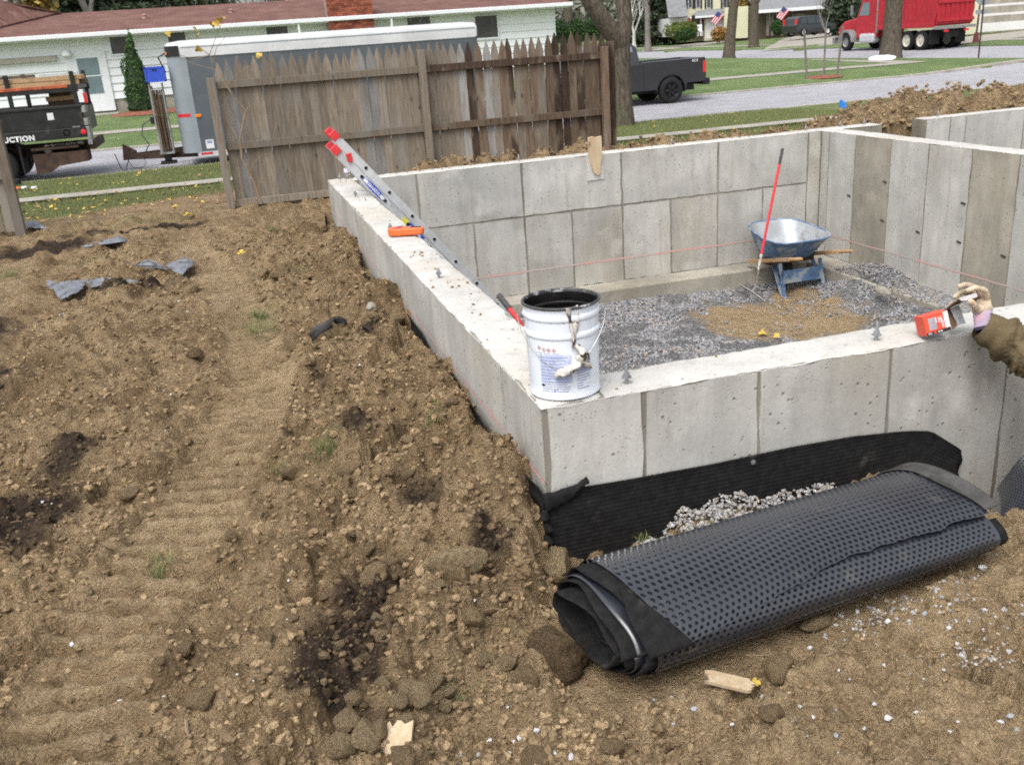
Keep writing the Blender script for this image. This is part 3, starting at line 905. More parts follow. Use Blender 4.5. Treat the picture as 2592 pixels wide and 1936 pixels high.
def dimple_sheet(name, fn, s0, s1, t0, t1, ps, pt, mat, parent, r=.0079, depth=.012, skip=None):
    ns = int((s1 - s0) / ps); ntt = int((t1 - t0) / pt)
    vs = []; fs = []; S_ = []; T_ = []; D_ = []
    n8 = 8
    for j in range(ntt):
        off = .5 * (j % 2)
        for i in range(-1, ns + 1):
            a0 = s0 + (i + off) * ps; a1 = a0 + ps; b0 = t0 + j * pt; b1 = b0 + pt
            if a1 <= s0 + 1e-6 or a0 >= s1 - 1e-6: continue
            part = a0 < s0 - 1e-6 or a1 > s1 + 1e-6
            if skip and skip(i, j, ns, ntt): continue
            c0, c1 = max(a0, s0), min(a1, s1)
            am, bm = (c0 + c1) / 2, (b0 + b1) / 2
            base = len(S_)
            if part:
                for a, b in ((c0, b0), (c1, b0), (c1, b1), (c0, b1)): S_.append(a); T_.append(b); D_.append(0)
                fs.append((base, base + 1, base + 2, base + 3)); continue
            outer = [(c1, bm), (c1, b1), (am, b1), (c0, b1), (c0, bm), (c0, b0), (am, b0), (c1, b0)]
            for a, b in outer: S_.append(a); T_.append(b); D_.append(0)
            for rr, dd in ((r, 0.0), (r * .93, .002), (r * .72, depth)):
                for k in range(n8):
                    th = 2 * math.pi * k / n8
                    S_.append(am + rr * math.cos(th)); T_.append(bm + rr * math.sin(th)); D_.append(dd)
            for lv in range(3):
                for k in range(n8):
                    k2 = (k + 1) % n8
                    fs.append((base + lv * 8 + k, base + lv * 8 + k2, base + lv * 8 + 8 + k2, base + lv * 8 + 8 + k))
            fs.append(tuple(base + 24 + k for k in range(n8)))
    P = fn(np.array(S_), np.array(T_), np.array(D_))
    me = bpy.data.meshes.new(name)
    me.from_pydata([tuple(p) for p in P], [], fs)
    import bmesh
    bm = bmesh.new(); bm.from_mesh(me); bmesh.ops.remove_doubles(bm, verts=bm.verts[:], dist=.0004); bm.to_mesh(me); bm.free()
    me.polygons.foreach_set('use_smooth', [True] * len(me.polygons)); me.set_sharp_from_angle(angle=R_(38))
    me.materials.append(mat)
    return link(name, me, parent)

# ---- the big roll
roll = thing('membrane_roll', 'big flattened roll of black dimpled drainage membrane lying on the soil', 'membrane roll')
RA, RB = Vector((-.10, -.732, 0)), Vector((1.50, -.482, 0))
RAX = (RB - RA).normalized(); RU = Vector((-RAX.y, RAX.x, 0)); RLEN = (RB - RA).length
A0, B0, ZG = .272, .158, -.648
def rollfn(k0=0.0, turns=None, cu=0.0, cv=0.0, squash=1.0, t_len=1.32, th0=168.0):
    """surface of the roll: s metres along, t metres round from the loose edge, d metres inward"""
    def fn(s, t, d):
        th = np.radians(th0) - t / t_len * 2 * math.pi
        k = k0 + .016 * np.maximum(0, t / t_len) + d
        sag = .012 * np.sin(s * 2.3 + .5) + .008 * np.sin(s * 5.1 + t * 3)
        a = A0 - k + .02 * (s / RLEN) ; bb = B0 * (1 - .20 * (s / RLEN)); b = (bb - k) * squash + sag * np.maximum(0, np.sin(th)) * .6
        c, sn = np.cos(th), np.sin(th)
        e = 2 / 2.15
        u = a * np.sign(c) * np.abs(c) ** e + cu; v = b * np.sign(sn) * np.abs(sn) ** e + cv
        v = v + .05 * np.where(v > 0, u, 0) * 1.0
        p = np.stack([RA.x + RAX.x * s + RU.x * u, RA.y + RAX.y * s + RU.y * u, ZG - .004 + bb + v], -1)
        return p
    return fn
JAG = {j: rnd.uniform(0, 1) for j in range(80)}
def skipf(i, j, ns, nt_):
    return False
def outerfn(s, t, d):
    jag = .020 * fbm(s * 9, s * 0 + 3, 15, 3) + .014 * fbm(s * 45, s * 0, 16, 2)
    s = s + (.065 * smooth(.34, 0, t) + .02 * fbm(t * 14, t * 0, 23, 2)) * (1 - s / RLEN)
    return rollfn()(s, t + .125 * smooth(.12, .95, s) * np.maximum(0, 1 - t / .75) - jag * np.maximum(0, 1 - t / .06), d)
dimple_sheet('outer_layer', outerfn, .095, RLEN - .02, 0.0, 1.32 * .93, .0268, .0232, M['membrane'], roll, skip=skipf)
dimple_sheet('under_layer', rollfn(k0=.002), .09, RLEN - .03, 1.30 * .86, 1.32 * 1.33, .0268, .0232, M['membrane'], roll)
def shell(name, mat, k, s0, s1, t0, t1, cu=0, cv=0, squash=1, wav=.012, seed=0, nS=40, nT=70, th=.004, flare=0, taper=0):
    f = rollfn(k0=k, cu=cu, cv=cv, squash=squash)
    u = np.linspace(0, 1, nS + 1); v = np.linspace(0, 1, nT + 1)
    U, Vv = np.meshgrid(u, v, indexing='ij')
    t = t0 + (t1 - t0) * Vv
    e0 = s0 + wav * np.sin(t * 9 + seed) + wav * .7 * np.sin(t * 23 + seed * 3)
    e1 = s1 - taper * Vv + wav * np.sin(t * 7 + seed * 2) * .8
    s = e0 + (e1 - e0) * U
    d = np.zeros_like(s)
    if flare: d = d - flare * smooth(.3, 1.0, U) 
    P = f(s.ravel(), t.ravel(), d.ravel())
    i = np.arange(nS)[:, None] * (nT + 1) + np.arange(nT)[None]
    F = np.stack([i, i + 1, i + nT + 2, i + nT + 1], -1).reshape(-1, 4)
    o = link(name, np_mesh(name, P, F, mat), roll)
    m = o.modifiers.new('solid', 'SOLIDIFY'); m.thickness = th; m.offset = -1
    return o
shell('fabric_layer', M['felt'], .016, .045, RLEN - .05, .17, 1.31, seed=1)
shell('plastic_layer', M['membrane'], .034, .022, .7, 0, 1.32, seed=2, wav=.006, cv=-.004)
shell('fabric_layer', M['felt'], .044, -.012, .7, 0, 1.32, seed=4, cv=-.006, squash=.98)
shell('plastic_layer', M['membrane'], .060, .03, .6, 0, 1.30, seed=5, wav=.006, cv=-.014, squash=.95, cu=.012)
shell('fabric_layer', M['felt'], .068, -.03, .6, 0, 1.32, seed=7, cv=-.018, squash=.93, cu=.016)
shell('fabric_layer', M['felt'], .088, .06, .6, 0, 1.32, seed=9, cv=-.03, squash=.85, cu=.02)
# the torn flap at the near lower corner and the fabric left sticking out at the far end
shell('torn_flap', M['felt'], -.005, .05, .215, .0, .24, seed=11, wav=.016, nS=12, nT=24, taper=.13)
shell('end_flap', M['felt_grey'], -.006, RLEN - .06, RLEN + .035, .14, .70, seed=12, wav=.02, nS=14, nT=40, flare=.008)
shell('end_fabric', M['felt'], .012, RLEN - .06, RLEN + .02, .70, 1.42, seed=13, wav=.012, nS=10, nT=40)
capm = MB()
f = rollfn(k0=.03)
tt = np.linspace(0, 1.32, 40)
ring = f(np.full(40, RLEN - .02), tt, np.zeros(40)); 
cen = ring.mean(0)
capm.add([cen] + list(ring), [(0, i + 1, (i + 1) % 40 + 1) for i in range(40)])
capm.build('inner_turns', M['felt'], roll)

# ---- the loose piece leaning at the right edge
off = thing('membrane_offcut', 'loose dimpled membrane sheet leaning on the front wall beyond the end of the roll', 'membrane')
pa = on_y(2523, 1232, -.22); pb = on_y(2640, 1055, -.20); pc = on_z(2523, 1335, -.66); pd_ = on_z(2700, 1350, -.67)
def offfn(s, t, d):
    u = s / .9; v = t / .62
    P = [np.array(x) for x in (pa, pb, pc, pd_)]
    u_, v_ = u[:, None], v[:, None]
    # u along the ground, v up the sheet
    top = P[0] * (1 - u_) + P[1] * u_ + np.array([0, 0, 0])
    botm = P[2] * (1 - u_) + (P[2] + np.array([.9, .02, 0])) * u_
    p = botm * (1 - v_) + top * v_
    n = np.array([-.15, -.80, .58])
    return p - n[None] * d[:, None] + n[None] * (.03 * np.sin(v_ * 3.1)) 
dimple_sheet('offcut_sheet', offfn, 0, .9, 0, .62, .030, .026, M['membrane'], off)

# ------------------------------------------------------------------ steel pail
M['pail'] = pm('white_enamel', (.74, .79, .87), .32, .05, 3, (.42, .42, .42), (.70, .80), 7, spec=.5)
M['tar'] = pm('black_tar', (.010, .009, .009), .25, .4, 12, (.10, .035, .012), (.66, .74), 9, .004, 25, spec=.6)
M['tarred_rim'] = pm('tar_stained_rim', (.05, .05, .05), .4, .5, 14, (.45, .46, .48), (.56, .66), 16, spec=.5)
M['print_blue'] = pm('pale_blue_print', (.46, .52, .74), .5, .12, 30, (.60, .65, .78), (.5, .6), 40)
M['print_dark'] = pm('blue_grey_print', (.27, .31, .47), .5, .15, 30)
M['print_red'] = pm('red_print', (.60, .10, .08), .5, .1, 20)
M['print_white'] = pm('white_print', (.75, .75, .77), .5, .05, 20)
M['print_black'] = pm('black_print', (.02, .02, .02), .5, .2, 20)
M['rag'] = pm('dirty_rag', (.60, .57, .52), .95, .2, 10, (.055, .042, .032), (.52, .58), 22, .004, 60, spec=.1)
M['wire'] = pm('steel_wire', (.30, .31, .33), .4, .15, 10, metal=.8)
PC = Vector((.147, .150, .008)); PR0, PR1, PH = .1385, .1475, .372
pail = thing('steel_pail', 'open white steel pail with a tarry rag over its rim, on the wall corner', 'pail', PC)
def pr_(z): return PR0 + (PR1 - PR0) * z / PH
prof = [(0, .006), (PR0 - .012, .006), (PR0 - .006, 0), (PR0 + .003, 0.0), (PR0 + .004, .006), (PR0, .012)]
for z in (.05, .10, .15, .20, .225): prof.append((pr_(z), z))
for zc in (.255, .325):
    for k in range(9):
        a = math.pi * k / 8
        prof.append((pr_(zc) + .0055 * math.sin(a), zc - .013 * math.cos(a)))
    prof.append((pr_(zc + .02), zc + .02))
prof += [(PR1, PH - .012)]
MB().lathe(prof, 64).build('pail_body', M['pail'], pail, sm=True, ang=50)
rimp = [(PR1, PH - .012)] + [(PR1 + .003 + .0055 * math.cos(a), PH - .004 + .0055 * math.sin(a)) for a in np.linspace(-math.pi / 2, math.pi, 9)] + [(PR1 - .003, PH - .012)]
MB().lathe(rimp, 64).build('rim', M['tarred_rim'], pail, sm=True, ang=60)
MB().lathe([(PR1 - .003, PH - .012), (pr_(.30) - .004, .30), (pr_(.12) - .005, .12), (.09, .10), (0, .098)], 48).build('tar_lining', M['tar'], pail, sm=True)
MB().lathe([(PR1 - .0045, PH - .05), (PR1 - .010, PH - .054), (PR1 - .0105, PH - .062), (PR1 - .006, PH - .066)], 48).build('tar_ring', M['tar'], pail, sm=True)

def on_pail(u, z, off=.0008):
    """u metres along the wall of the pail measured from the side that faces the camera"""
    r = pr_(z) + off
    th = math.atan2(CAM.y - PC.y, CAM.x - PC.x) + u / .142
    return Vector((r * math.cos(th), r * math.sin(th), z))
def patch(name, u0, u1, z0, z1, mat, off=.0008, n=10, parent=None):
    mb = MB(); mb.grid(lambda a, b: on_pail(u0 + (u1 - u0) * a, z0 + (z1 - z0) * b, off), n, 1)
    return mb.build(name, mat, parent or pail, sm=True)
def patches(name, rects, mat, off=.001):
    mb = MB()
    for u0, u1, z0, z1 in rects:
        mb.grid(lambda a, b: on_pail(u0 + (u1 - u0) * a, z0 + (z1 - z0) * b, off), max(1, int((u1 - u0) / .012)), 1)
    return mb.build(name, mat, pail, sm=True)

FONTS = {}
def text_mesh(body, size, shear=0, bold=.0, align='CENTER', spacing=1.0):
    cu = bpy.data.curves.new('lettering', 'FONT')
    cu.body = body; cu.size = size; cu.align_x = align; cu.align_y = 'CENTER'; cu.shear = shear; cu.offset = bold; cu.space_character = spacing
    cu.resolution_u = 3
    ob = bpy.data.objects.new('lettering', cu); COL.objects.link(ob)
    bpy.context.view_layer.update()
    dg = bpy.context.evaluated_depsgraph_get()
    me = bpy.data.meshes.new_from_object(ob.evaluated_get(dg))
    bpy.data.objects.remove(ob); bpy.data.curves.remove(cu)
    return me
def text_on(name, body, size, fn, mat, parent, **kw):
    me = text_mesh(body, size, **kw)
    for v in me.vertices: v.co = fn(v.co.x, v.co.y)
    me.materials.clear(); me.materials.append(mat)
    return link(name, me, parent)

patches('printed_label', [(-.098, .030, .115, .185), (-.098, .030, .070, .110), (.048, .115, .105, .150)], M['print_blue'])
ln = []
for k in range(9):
    z = .172 - k * .0125
    ln.append((-.094, .026 - .02 * rnd.random(), z, z + .003))
for k in range(11):
    z = .145 - k * .0105
    ln.append((.050, .075 + .035 * rnd.random(), z, z + .0032))
for k in range(4):
    z = .062 - k * .0095
    ln.append((-.094, .01 + .02 * rnd.random(), z, z + .003))
patches('print_lines', ln, M['print_dark'], .0014)
for k, u in enumerate((-.098, -.077, -.057, -.036)):
    zc = .204 + (.006 if k == 0 else 0)
    def dia(sc, mt, nm, off):
        mb = MB(); mb.add([on_pail(u - sc, zc, off), on_pail(u, zc - sc, off), on_pail(u + sc, zc, off), on_pail(u, zc + sc, off)], [(0, 1, 2, 3)])
        return mb.build(nm, mt, pail)
    dia(.0098, M['print_red'], 'hazard_symbol', .0009)
    dia(.0074, M['print_white'], 'symbol_field', .0013)
    mb = MB()
    if k == 0: mb.add([on_pail(u - .004, zc - .003, .0017), on_pail(u + .004, zc - .003, .0017), on_pail(u, zc + .005, .0017)], [(0, 1, 2)])
    elif k == 1: mb.add([on_pail(u - .0012, zc - .003, .0017), on_pail(u + .0012, zc - .003, .0017), on_pail(u + .0015, zc + .005, .0017), on_pail(u - .0015, zc + .005, .0017)], [(0, 1, 2, 3)])
    else: mb.add([on_pail(u + .0035 * math.cos(a), zc + .0035 * math.sin(a), .0017) for a in np.linspace(0, 6.283, 6)[:-1]], [(0, 1, 2, 3, 4)])
    mb.build('pictogram', M['print_black'], pail)
text_on('lettering', 'DANGER · PELIGRO · DANGER', .0068, lambda x, y: on_pail(x - .063, y + .190, .0013), M['print_dark'], pail)
# tar dribbles and smears on the outside
mb = MB()
for (u, z, w, h) in ((-.088, .058, .020, .010), (-.04, .04, .004, .018), (.006, .318, .010, .016), (.013, .326, .014, .010), (-.028, .045, .003, .012), (.11, .12, .004, .02)):
    q = random.Random(int(u * 9999)); pts = []
    for a in np.linspace(0, 6.283, 11)[:-1]:
        pts.append(on_pail(u + w / 2 * math.cos(a) * q.uniform(.6, 1.1), z + h / 2 * math.sin(a) * q.uniform(.6, 1.1), .0018))
    mb.add(pts, [tuple(range(10))])
mb.build('tar_smear', M['tar'], pail)
# bail wire and ears
thc = math.atan2(CAM.y - PC.y, CAM.x - PC.x)
ears = [Vector((.150 * math.cos(thc + s_ * 1.52), .150 * math.sin(thc + s_ * 1.52), .318)) for s_ in (-1, 1)]
for e in ears:
    d = Vector((e.x, e.y, 0)).normalized()
    Mx = d.to_track_quat('Z', 'Y').to_matrix()
    MB().lathe([(0, -.004), (.016, -.004), (.016, .004), (.008, .010), (0, .012)], 12, e, Mx).build('bail_ear', M['galv'], pail, sm=True)
pts = []
for k in range(33):
    a = -1.58 + 3.16 * k / 32
    zz = .318 - .185 * math.cos(a / 1.58 * math.pi / 2) ** 1.1
    r = pr_(zz) + .008 + .018 * abs(math.sin(a)) ** 6
    pts.append(Vector((r * math.cos(thc + a), r * math.sin(thc + a), zz)))
MB().tube(pts, .0018, 6).build('bail_wire', M['wire'], pail, sm=True)
# rag
rag = thing('rag', 'dirty white rag smeared with tar, hanging over the pail rim', 'rag', PC)
mb = MB()
q = random.Random(5)
def rfn(a, b):
    # b: 0 inside the rim ... 1 bottom of the strip
    if b < .22:
        z = PH - .03 + b / .22 * .034; off = -.012 + b / .22 * .012
    else:
        z = PH + .004 - (b - .22) / .78 * .165; off = .006 + .006 * math.sin(b * 9 + a * 3) + .004 * math.sin(a * 11)
    w = .026 + .006 * math.sin(b * 6) - .005 * b
    return on_pail(.040 + (a - .5) * 2 * w * .8 + .006 * b, min(z, PH + .004), off + .006 * math.sin(a * 6.3))
mb.grid(rfn, 10, 26)
o = mb.build('rag_strip', M['rag'], rag, sm=True, ang=70); o.modifiers.new('s', 'SOLIDIFY').thickness = .004
def bunch(u, z, ln, wd, ang, seed):
    g = random.Random(seed); pts = []; rr = []
    for k in range(17):
        f = k / 16
        pts.append(on_pail(u + ln * math.cos(ang) * f, z + ln * math.sin(ang) * f, .014 + .012 * math.sin(f * 3.1) + g.uniform(-.003, .003)))
        rr.append(wd * (.45 + .75 * math.sin(.3 + f * 2.6)) * g.uniform(.85, 1.15))
    m = MB().tube(pts, rr, 16, flat=.6)
    A = np.array(m.v); nn = [fbm(A[:, i] * 55 + A[:, (i + 1) % 3] * 40 + seed, A[:, (i + 2) % 3] * 60, seed + i, 3) for i in range(3)]
    m.v = [tuple(p) for p in A + np.stack(nn, 1) * .020]
    return m
m = bunch(.052, .225, .095, .019, math.radians(-68), 3)
m2 = bunch(.060, .155, .105, .020, math.radians(207), 8); m.add(m2.v, m2.f)
m2 = bunch(.050, .185, .075, .017, math.radians(-52), 9); m.add(m2.v, m2.f)
m.build('rag_bunch', M['rag'], rag, sm=True, ang=60)

# ------------------------------------------------------------------ fence
def wood(name, a, b, c2, f2=(.5, .7), rough=.85):
    t = NT(name)
    v = t.scaled(t.coord(), (9, 9, .7))
    g = t.ramp(t.noise(6, 6, v, .6), .3, .7)
    c = t.mix(g, a, b)
    c = t.mix(t.ramp(t.noise(2.6, 4, t.scaled(t.coord(), (1.6, 1.6, .5))), *f2), c, c2)
    kv = t.vor(2.4, t.scaled(t.coord(), (3, 3, 1)))
    c = t.mix(t.ramp(kv.outputs['Distance'], .04, .11, .7, 0), c, (.02, .013, .008))
    c = t.scalec(c, t.ramp(t.oi.outputs['Random'], 0, 1, .78, 1.22))
    return t.set(c, rough, 0, .15, t.noise(14, 5, v), .003)
M['fence'] = wood('weathered_brown_wood', (.150, .124, .096), (.250, .212, .168), (.22, .20, .175))
M['fence_grey'] = wood('silvered_wood', (.20, .195, .185), (.30, .29, .275), (.17, .145, .115))
M['fence_dark'] = wood('dark_stained_wood', (.032, .022, .017), (.078, .052, .037), (.17, .135, .10), (.50, .62))
M['fence_red'] = wood('red_brown_wood', (.098, .068, .048), (.175, .128, .092), (.20, .170, .135))
FY = 9.66
fence = thing('picket_fence', 'tall weathered picket fence, pointed boards, standing behind the back wall', 'fence', (0, FY, 0))
pick = {}
def picket_mesh(v):
    q = random.Random(v); w = .094; h = 1.83; pts = []
    for side in (1, -1):
        rngp = []
        for k in range(7):
            f = k / 6
            hw = w / 2 * (1 - f ** 1.7) if k else w / 2
            if k == 6: hw = .006
            rngp.append((side * hw, h - .20 + .20 * f))
        pts += rngp if side == 1 else rngp[::-1]
    poly = [(w / 2, 0)] + pts + [(-w / 2, 0)]
    m = MB().prism(poly, .0, .018, lambda a, b, c: (a, c, b))
    return m
for v in range(2):
    m = picket_mesh(v); pick[v] = new_mesh('picket', m.v, m.f, None)
pmesh = {}
def get_pick(v, matn):
    k = (v, matn)
    if k not in pmesh:
        me = pick[v].copy(); me.materials.append(M[matn]); pmesh[k] = me
    return pmesh[k]
FX0, FX1 = -1.08, 4.22
nP = 47
greys = {1, 16, 17, 28, 31}
for k in range(nP):
    f = k / (nP - 1)
    x = FX0 + .13 + (FX1 - FX0 - .2) * f
    if k in greys: mt = 'fence_grey'
    elif f > .60: mt = rnd.choices(['fence_dark', 'fence_red', 'fence'], [.5 + .5 * (f > .9), .35, .25 * (f < .9)])[0]
    else: mt = 'fence'
    o = link('picket', get_pick(k % 2, mt), fence, (x, .02 + rnd.uniform(0, .006), -.50 + rnd.uniform(-.025, .02) + .012 * math.sin(k * .35) ), (0, rnd.uniform(-.012, .012), 0))
    o.scale = (rnd.uniform(1.17, 1.24) if f < .52 else rnd.uniform(1.06, 1.22), 1, 1 + rnd.uniform(-.01, .01))
for z, a, b in ((1.065, 0, 1), (.315, 0, 1), (-.40, 0, 1)):
    for s0, s1 in ((FX0 + .06, 1.545), (1.64, FX1 - .03)):
        mt = M['fence'] if s0 < 1 else (M['fence_dark'] if z > .9 else M['fence_red'])
        MB().box(((s0 + s1) / 2, -.012, z - .035), (s1 - s0, .045, .09)).build('rail', mt, fence, bevel=.004)
for x, h, mt in ((FX0, 1.12, 'fence'), (1.592, 1.27, 'fence'), (FX1 - .07, 1.14, 'fence_red'), (FX1 + .05, 1.2, 'fence_dark')):
    MB().span((x - .047, -.11 if x < 4.2 else -.03, -.75), (x + .047, -.022 if x < 4.2 else .06, h)).build('post', M[mt], fence, bevel=.006)
# its other end at the left edge of the view
f2 = thing('fence_end', 'end of a wooden fence at the left edge, one post and boards', 'fence', (0, 9.3, 0))
xp = on_y(32, 500, 9.3).x
MB().span((xp - .055, -.05, -.8), (xp + .055, .05, .95)).build('post', M['fence'], f2, bevel=.006)
for k in range(9):
    link('picket', get_pick(k % 2, 'fence_grey' if k == 3 else 'fence'), f2, (xp - .115 - k * .115, .055, -.44 + .01 * (k % 3)))
for z in (.9, .22): MB().box((xp - .6, .03, z), (1.1, .045, .09)).build('rail', M['fence'], f2, bevel=.004)

# bare sapling in front of the fence post
M['twig'] = pm('pale_twig', (.25, .185, .125), .8, .2, 12, spec=.2)
M['leaf_yellow'] = pm('yellow_leaf', (.56, .40, .07), .6, .25, 6, (.45, .22, .05), (.55, .7), 9, orand=.2)
M['leaf_tan'] = pm('dry_leaf', (.36, .20, .10), .7, .25, 8, (.22, .11, .06), (.5, .7), 9, orand=.2)
def leaf_mesh(name, mat, s=.05, lobes=5, curl=.25, seed=0):
    q = random.Random(seed); pts = []
    n = lobes * 4
    for k in range(n):
        a = 2 * math.pi * k / n
        r = s * (.55 + .45 * abs(math.cos(a * lobes / 2)) ** .8) * q.uniform(.88, 1.1)
        pts.append(Vector((r * math.cos(a), r * math.sin(a) * .85, curl * r * r / s * math.cos(2 * a + seed))))
    m = MB(); m.add([(0, 0, -.02 * s)] + pts, [(0, i + 1, (i + 1) % n + 1) for i in range(n)])
    return new_mesh(name, m.v, m.f, [mat], None, True)
sap = thing('sapling', 'thin bare sapling with a few yellow leaves in front of the left fence post', 'sapling')
ys = 9.2
def P2(px, py, y=ys): return on_y(px, py, y)
mb = MB()
mb.tube([P2(662, 512), P2(640, 455), P2(612, 400), P2(608, 350), P2(622, 280), P2(590, 245), P2(556, 180), P2(530, 140), P2(505, 120)], [.016, .015, .014, .012, .011, .009, .008, .005, .003], 7)
mb.build('stem', M['twig'], sap, sm=True)
for pts in ([(622, 280), (633, 266)], [(625, 445), (645, 410), (665, 390)], [(612, 400), (600, 350), (585, 320)], [(556, 180), (500, 165), (460, 150)], [(575, 215), (610, 180), (640, 165), (655, 140)], [(540, 155), (548, 120), (570, 95)],
            [(530, 140), (560, 60), (565, 42)], [(530, 140), (490, 150), (455, 140)], [(600, 260), (560, 200), (520, 190)], [(650, 480), (668, 440), (672, 400), (690, 350), (700, 310)]):
    MB().tube([P2(a, b, ys + rnd.uniform(-.15, .15) * (i > 0)) for i, (a, b) in enumerate(pts)], [.005] + [.003] * (len(pts) - 1), 5).build('twig', M['twig'], sap)
lm = leaf_mesh('leaf', M['leaf_yellow'], .05, 3)
for px, py in ((563, 42), (556, 50), (548, 60), (540, 62), (495, 75), (425, 86), (500, 92), (502, 125), (655, 140), (662, 150)):
    p = P2(px, py, ys + rnd.uniform(-.1, .1))
    link('leaf', lm, sap, p, (rnd.uniform(.6, 1.8), rnd.uniform(-.5, .5), rnd.uniform(0, 6)))

# ------------------------------------------------------------------ ladder against the left wall
M['alu'] = pm('aluminium', (.56, .57, .58), .42, .10, 8, (.44, .44, .44), (.6, .75), 12, metal=.25, spec=.5)
M['red_cap'] = pm('red_plastic', (.60, .045, .05), .4, .12, 10, (.30, .03, .03), (.62, .7), 20)
M['sticker_blue'] = pm('blue_sticker', (.035, .075, .42), .4, .08, 10)
M['sticker_white'] = pm('white_sticker', (.72, .73, .75), .4, .06, 10)
M['sticker_yellow'] = pm('yellow_sticker', (.68, .62, .10), .4, .06, 10)
M['rubber'] = pm('black_rubber', (.014, .014, .015), .75, .3, 20, spec=.3)
LY = 5.90
lt = on_y(852, 366, LY); lb_ = on_y(1147, 671, LY)
ldir = (lb_ - lt); ldir.y = 0; ldir.normalize()
lup = Vector((-ldir.z, 0, ldir.x)); 
if lup.z < 0: lup = -lup
lad = thing('extension_ladder', 'aluminium extension ladder with red end caps leaning over the left wall', 'ladder')
LL = (lt.z + 1.66) / -ldir.z
def Lp(s, n, y): return Vector((lt.x, LY, lt.z)) + ldir * s + lup * n + Vector((0, y, 0))
for n0, yoff, nm in ((.040, 0.0, 'fly_rail'), (-.042, .012, 'base_rail')):
    for y in (yoff, .42 - yoff):
        m = MB()
        sgn = 1 if y < .2 else -1
        m.bar(Lp(.0, n0, y), Lp(LL, n0, y), .004, .074, up=lup)
        m.bar(Lp(.0, n0 + .036, y + sgn * .014), Lp(LL, n0 + .036, y + sgn * .014), .028, .004, up=lup)
        m.bar(Lp(.0, n0 - .036, y + sgn * .014), Lp(LL, n0 - .036, y + sgn * .014), .028, .004, up=lup)
        m.build(nm, M['alu'], lad)
rm = None
for k in range(9):
    s = .34 + k * .318
    for n0, yo in ((.045, -.006), (-.040, .006)):
        ss = s + (0 if n0 > 0 else .03)
        m = MB().tube([Lp(ss, n0, yo), Lp(ss, n0, .426 - yo)], .017, 10)
        o = m.build('rung', M['alu'], lad, sm=True)
        MB().tube([Lp(ss, n0, yo - .004), Lp(ss, n0, yo - .001)], .0165, 10).build('rung_socket', M['rubber'], o)
for n0, a in ((.042, -.10), (-.044, .0)):
    MB().bar(Lp(a - .01, n0, .008), Lp(a + .075, n0, .008), .034, .078, up=lup).build('end_cap', M['red_cap'], lad, bevel=.006)
    MB().bar(Lp(a - .01, n0, .412), Lp(a + .075, n0, .412), .034, .078, up=lup).build('end_cap', M['red_cap'], lad, bevel=.006)
MB().bar(Lp(.13, .02, -.008), Lp(.20, -.02, -.008), .02, .05, up=lup).build('rung_lock', M['red_cap'], lad, bevel=.005)
def Lt(x, y, off=.004): return Lp(x, y, -off)
mb = MB()
def lens(sc, off):
    return [Lt(.535 + .175 * sc * math.cos(a), -.040 + .030 * sc * math.sin(a) * (abs(math.sin(a)) ** .2), off) for a in np.linspace(0, 6.283, 25)[:-1]]
m = MB(); m.add(lens(1.0, -.0075), [tuple(range(24))]); m.build('logo_field', M['sticker_blue'], lad)
m = MB().bar(Lp(.40, -.040, .0015), Lp(.67, -.040, .0015), .002, .030, up=lup); m.build('logo_band', M['sticker_white'], lad)
text_on('lettering', 'WERNER', .040, lambda x, y: Lp(.535 + x * 1.12, -.040 + y, -.0005), M['sticker_blue'], lad, bold=.0006)
MB().bar(Lp(.93, -.042, .0075), Lp(1.00, -.042, .0075), .001, .062, up=lup).build('warning_label', M['sticker_yellow'], lad)
MB().bar(Lp(1.01, -.042, .0075), Lp(1.22, -.042, .0075), .001, .062, up=lup).build('safety_label', M['sticker_blue'], lad)
m = MB()
for k in range(4): m.bar(Lp(1.03 + k * .042, -.05, .0062), Lp(1.05 + k * .042, -.03, .0062), .001, .012, up=lup)
m.build('label_print', M['sticker_white'], lad)
MB().bar(Lp(1.36, -.042, .0075), Lp(1.58, -.042, .0075), .001, .05, up=lup).build('instruction_label', M['sticker_white'], lad)

# ------------------------------------------------------------------ on the left wall: chalk reel, bottle, crumbs of soil
M['orange'] = pm('orange_plastic', (.72, .155, .045), .42, .10, 12, (.40, .09, .04), (.66, .76), 20)
reel = thing('chalk_reel', 'orange plastic chalk line reel lying on top of the left wall', 'chalk reel', (.165, 3.76, .012), R_(-28))
m = MB()
bodyp = [(.085 * math.cos(a) - .045, .068 * math.sin(a)) for a in np.linspace(math.radians(50), math.radians(310), 16)]
bodyp += [(.03, -.045), (.075, -.038), (.135, -.032), (.150, -.022), (.150, .022), (.135, .032), (.075, .038), (.03, .045)]
m.prism(bodyp, 0, .055, lambda a, b, c: (a, b, c)); m.build('case', M['orange'], reel, bevel=.014, seg=3)
MB().lathe([(.0, .057), (.036, .057), (.036, .050)], 20, (-.052, 0, 0)).build('crank_disc', M['red_cap'], reel, sm=True)
MB().bar((-.052, 0, .062), (-.01, .02, .062), .012, .006).build('crank', M['galv'], reel)
MB().bar((.02, .046, .03), (.10, .042, .03), .016, .03).build('grip', M['orange'], reel, bevel=.005)
MB().span((.05, -.012, .053), (.13, .012, .058)).build('slot', M['rubber'], reel)
MB().tube([(.15, 0, .02), (.165, 0, .012), (.172, .012, .006), (.165, .02, .006)], .002, 5).build('line_hook', M['galv'], reel)

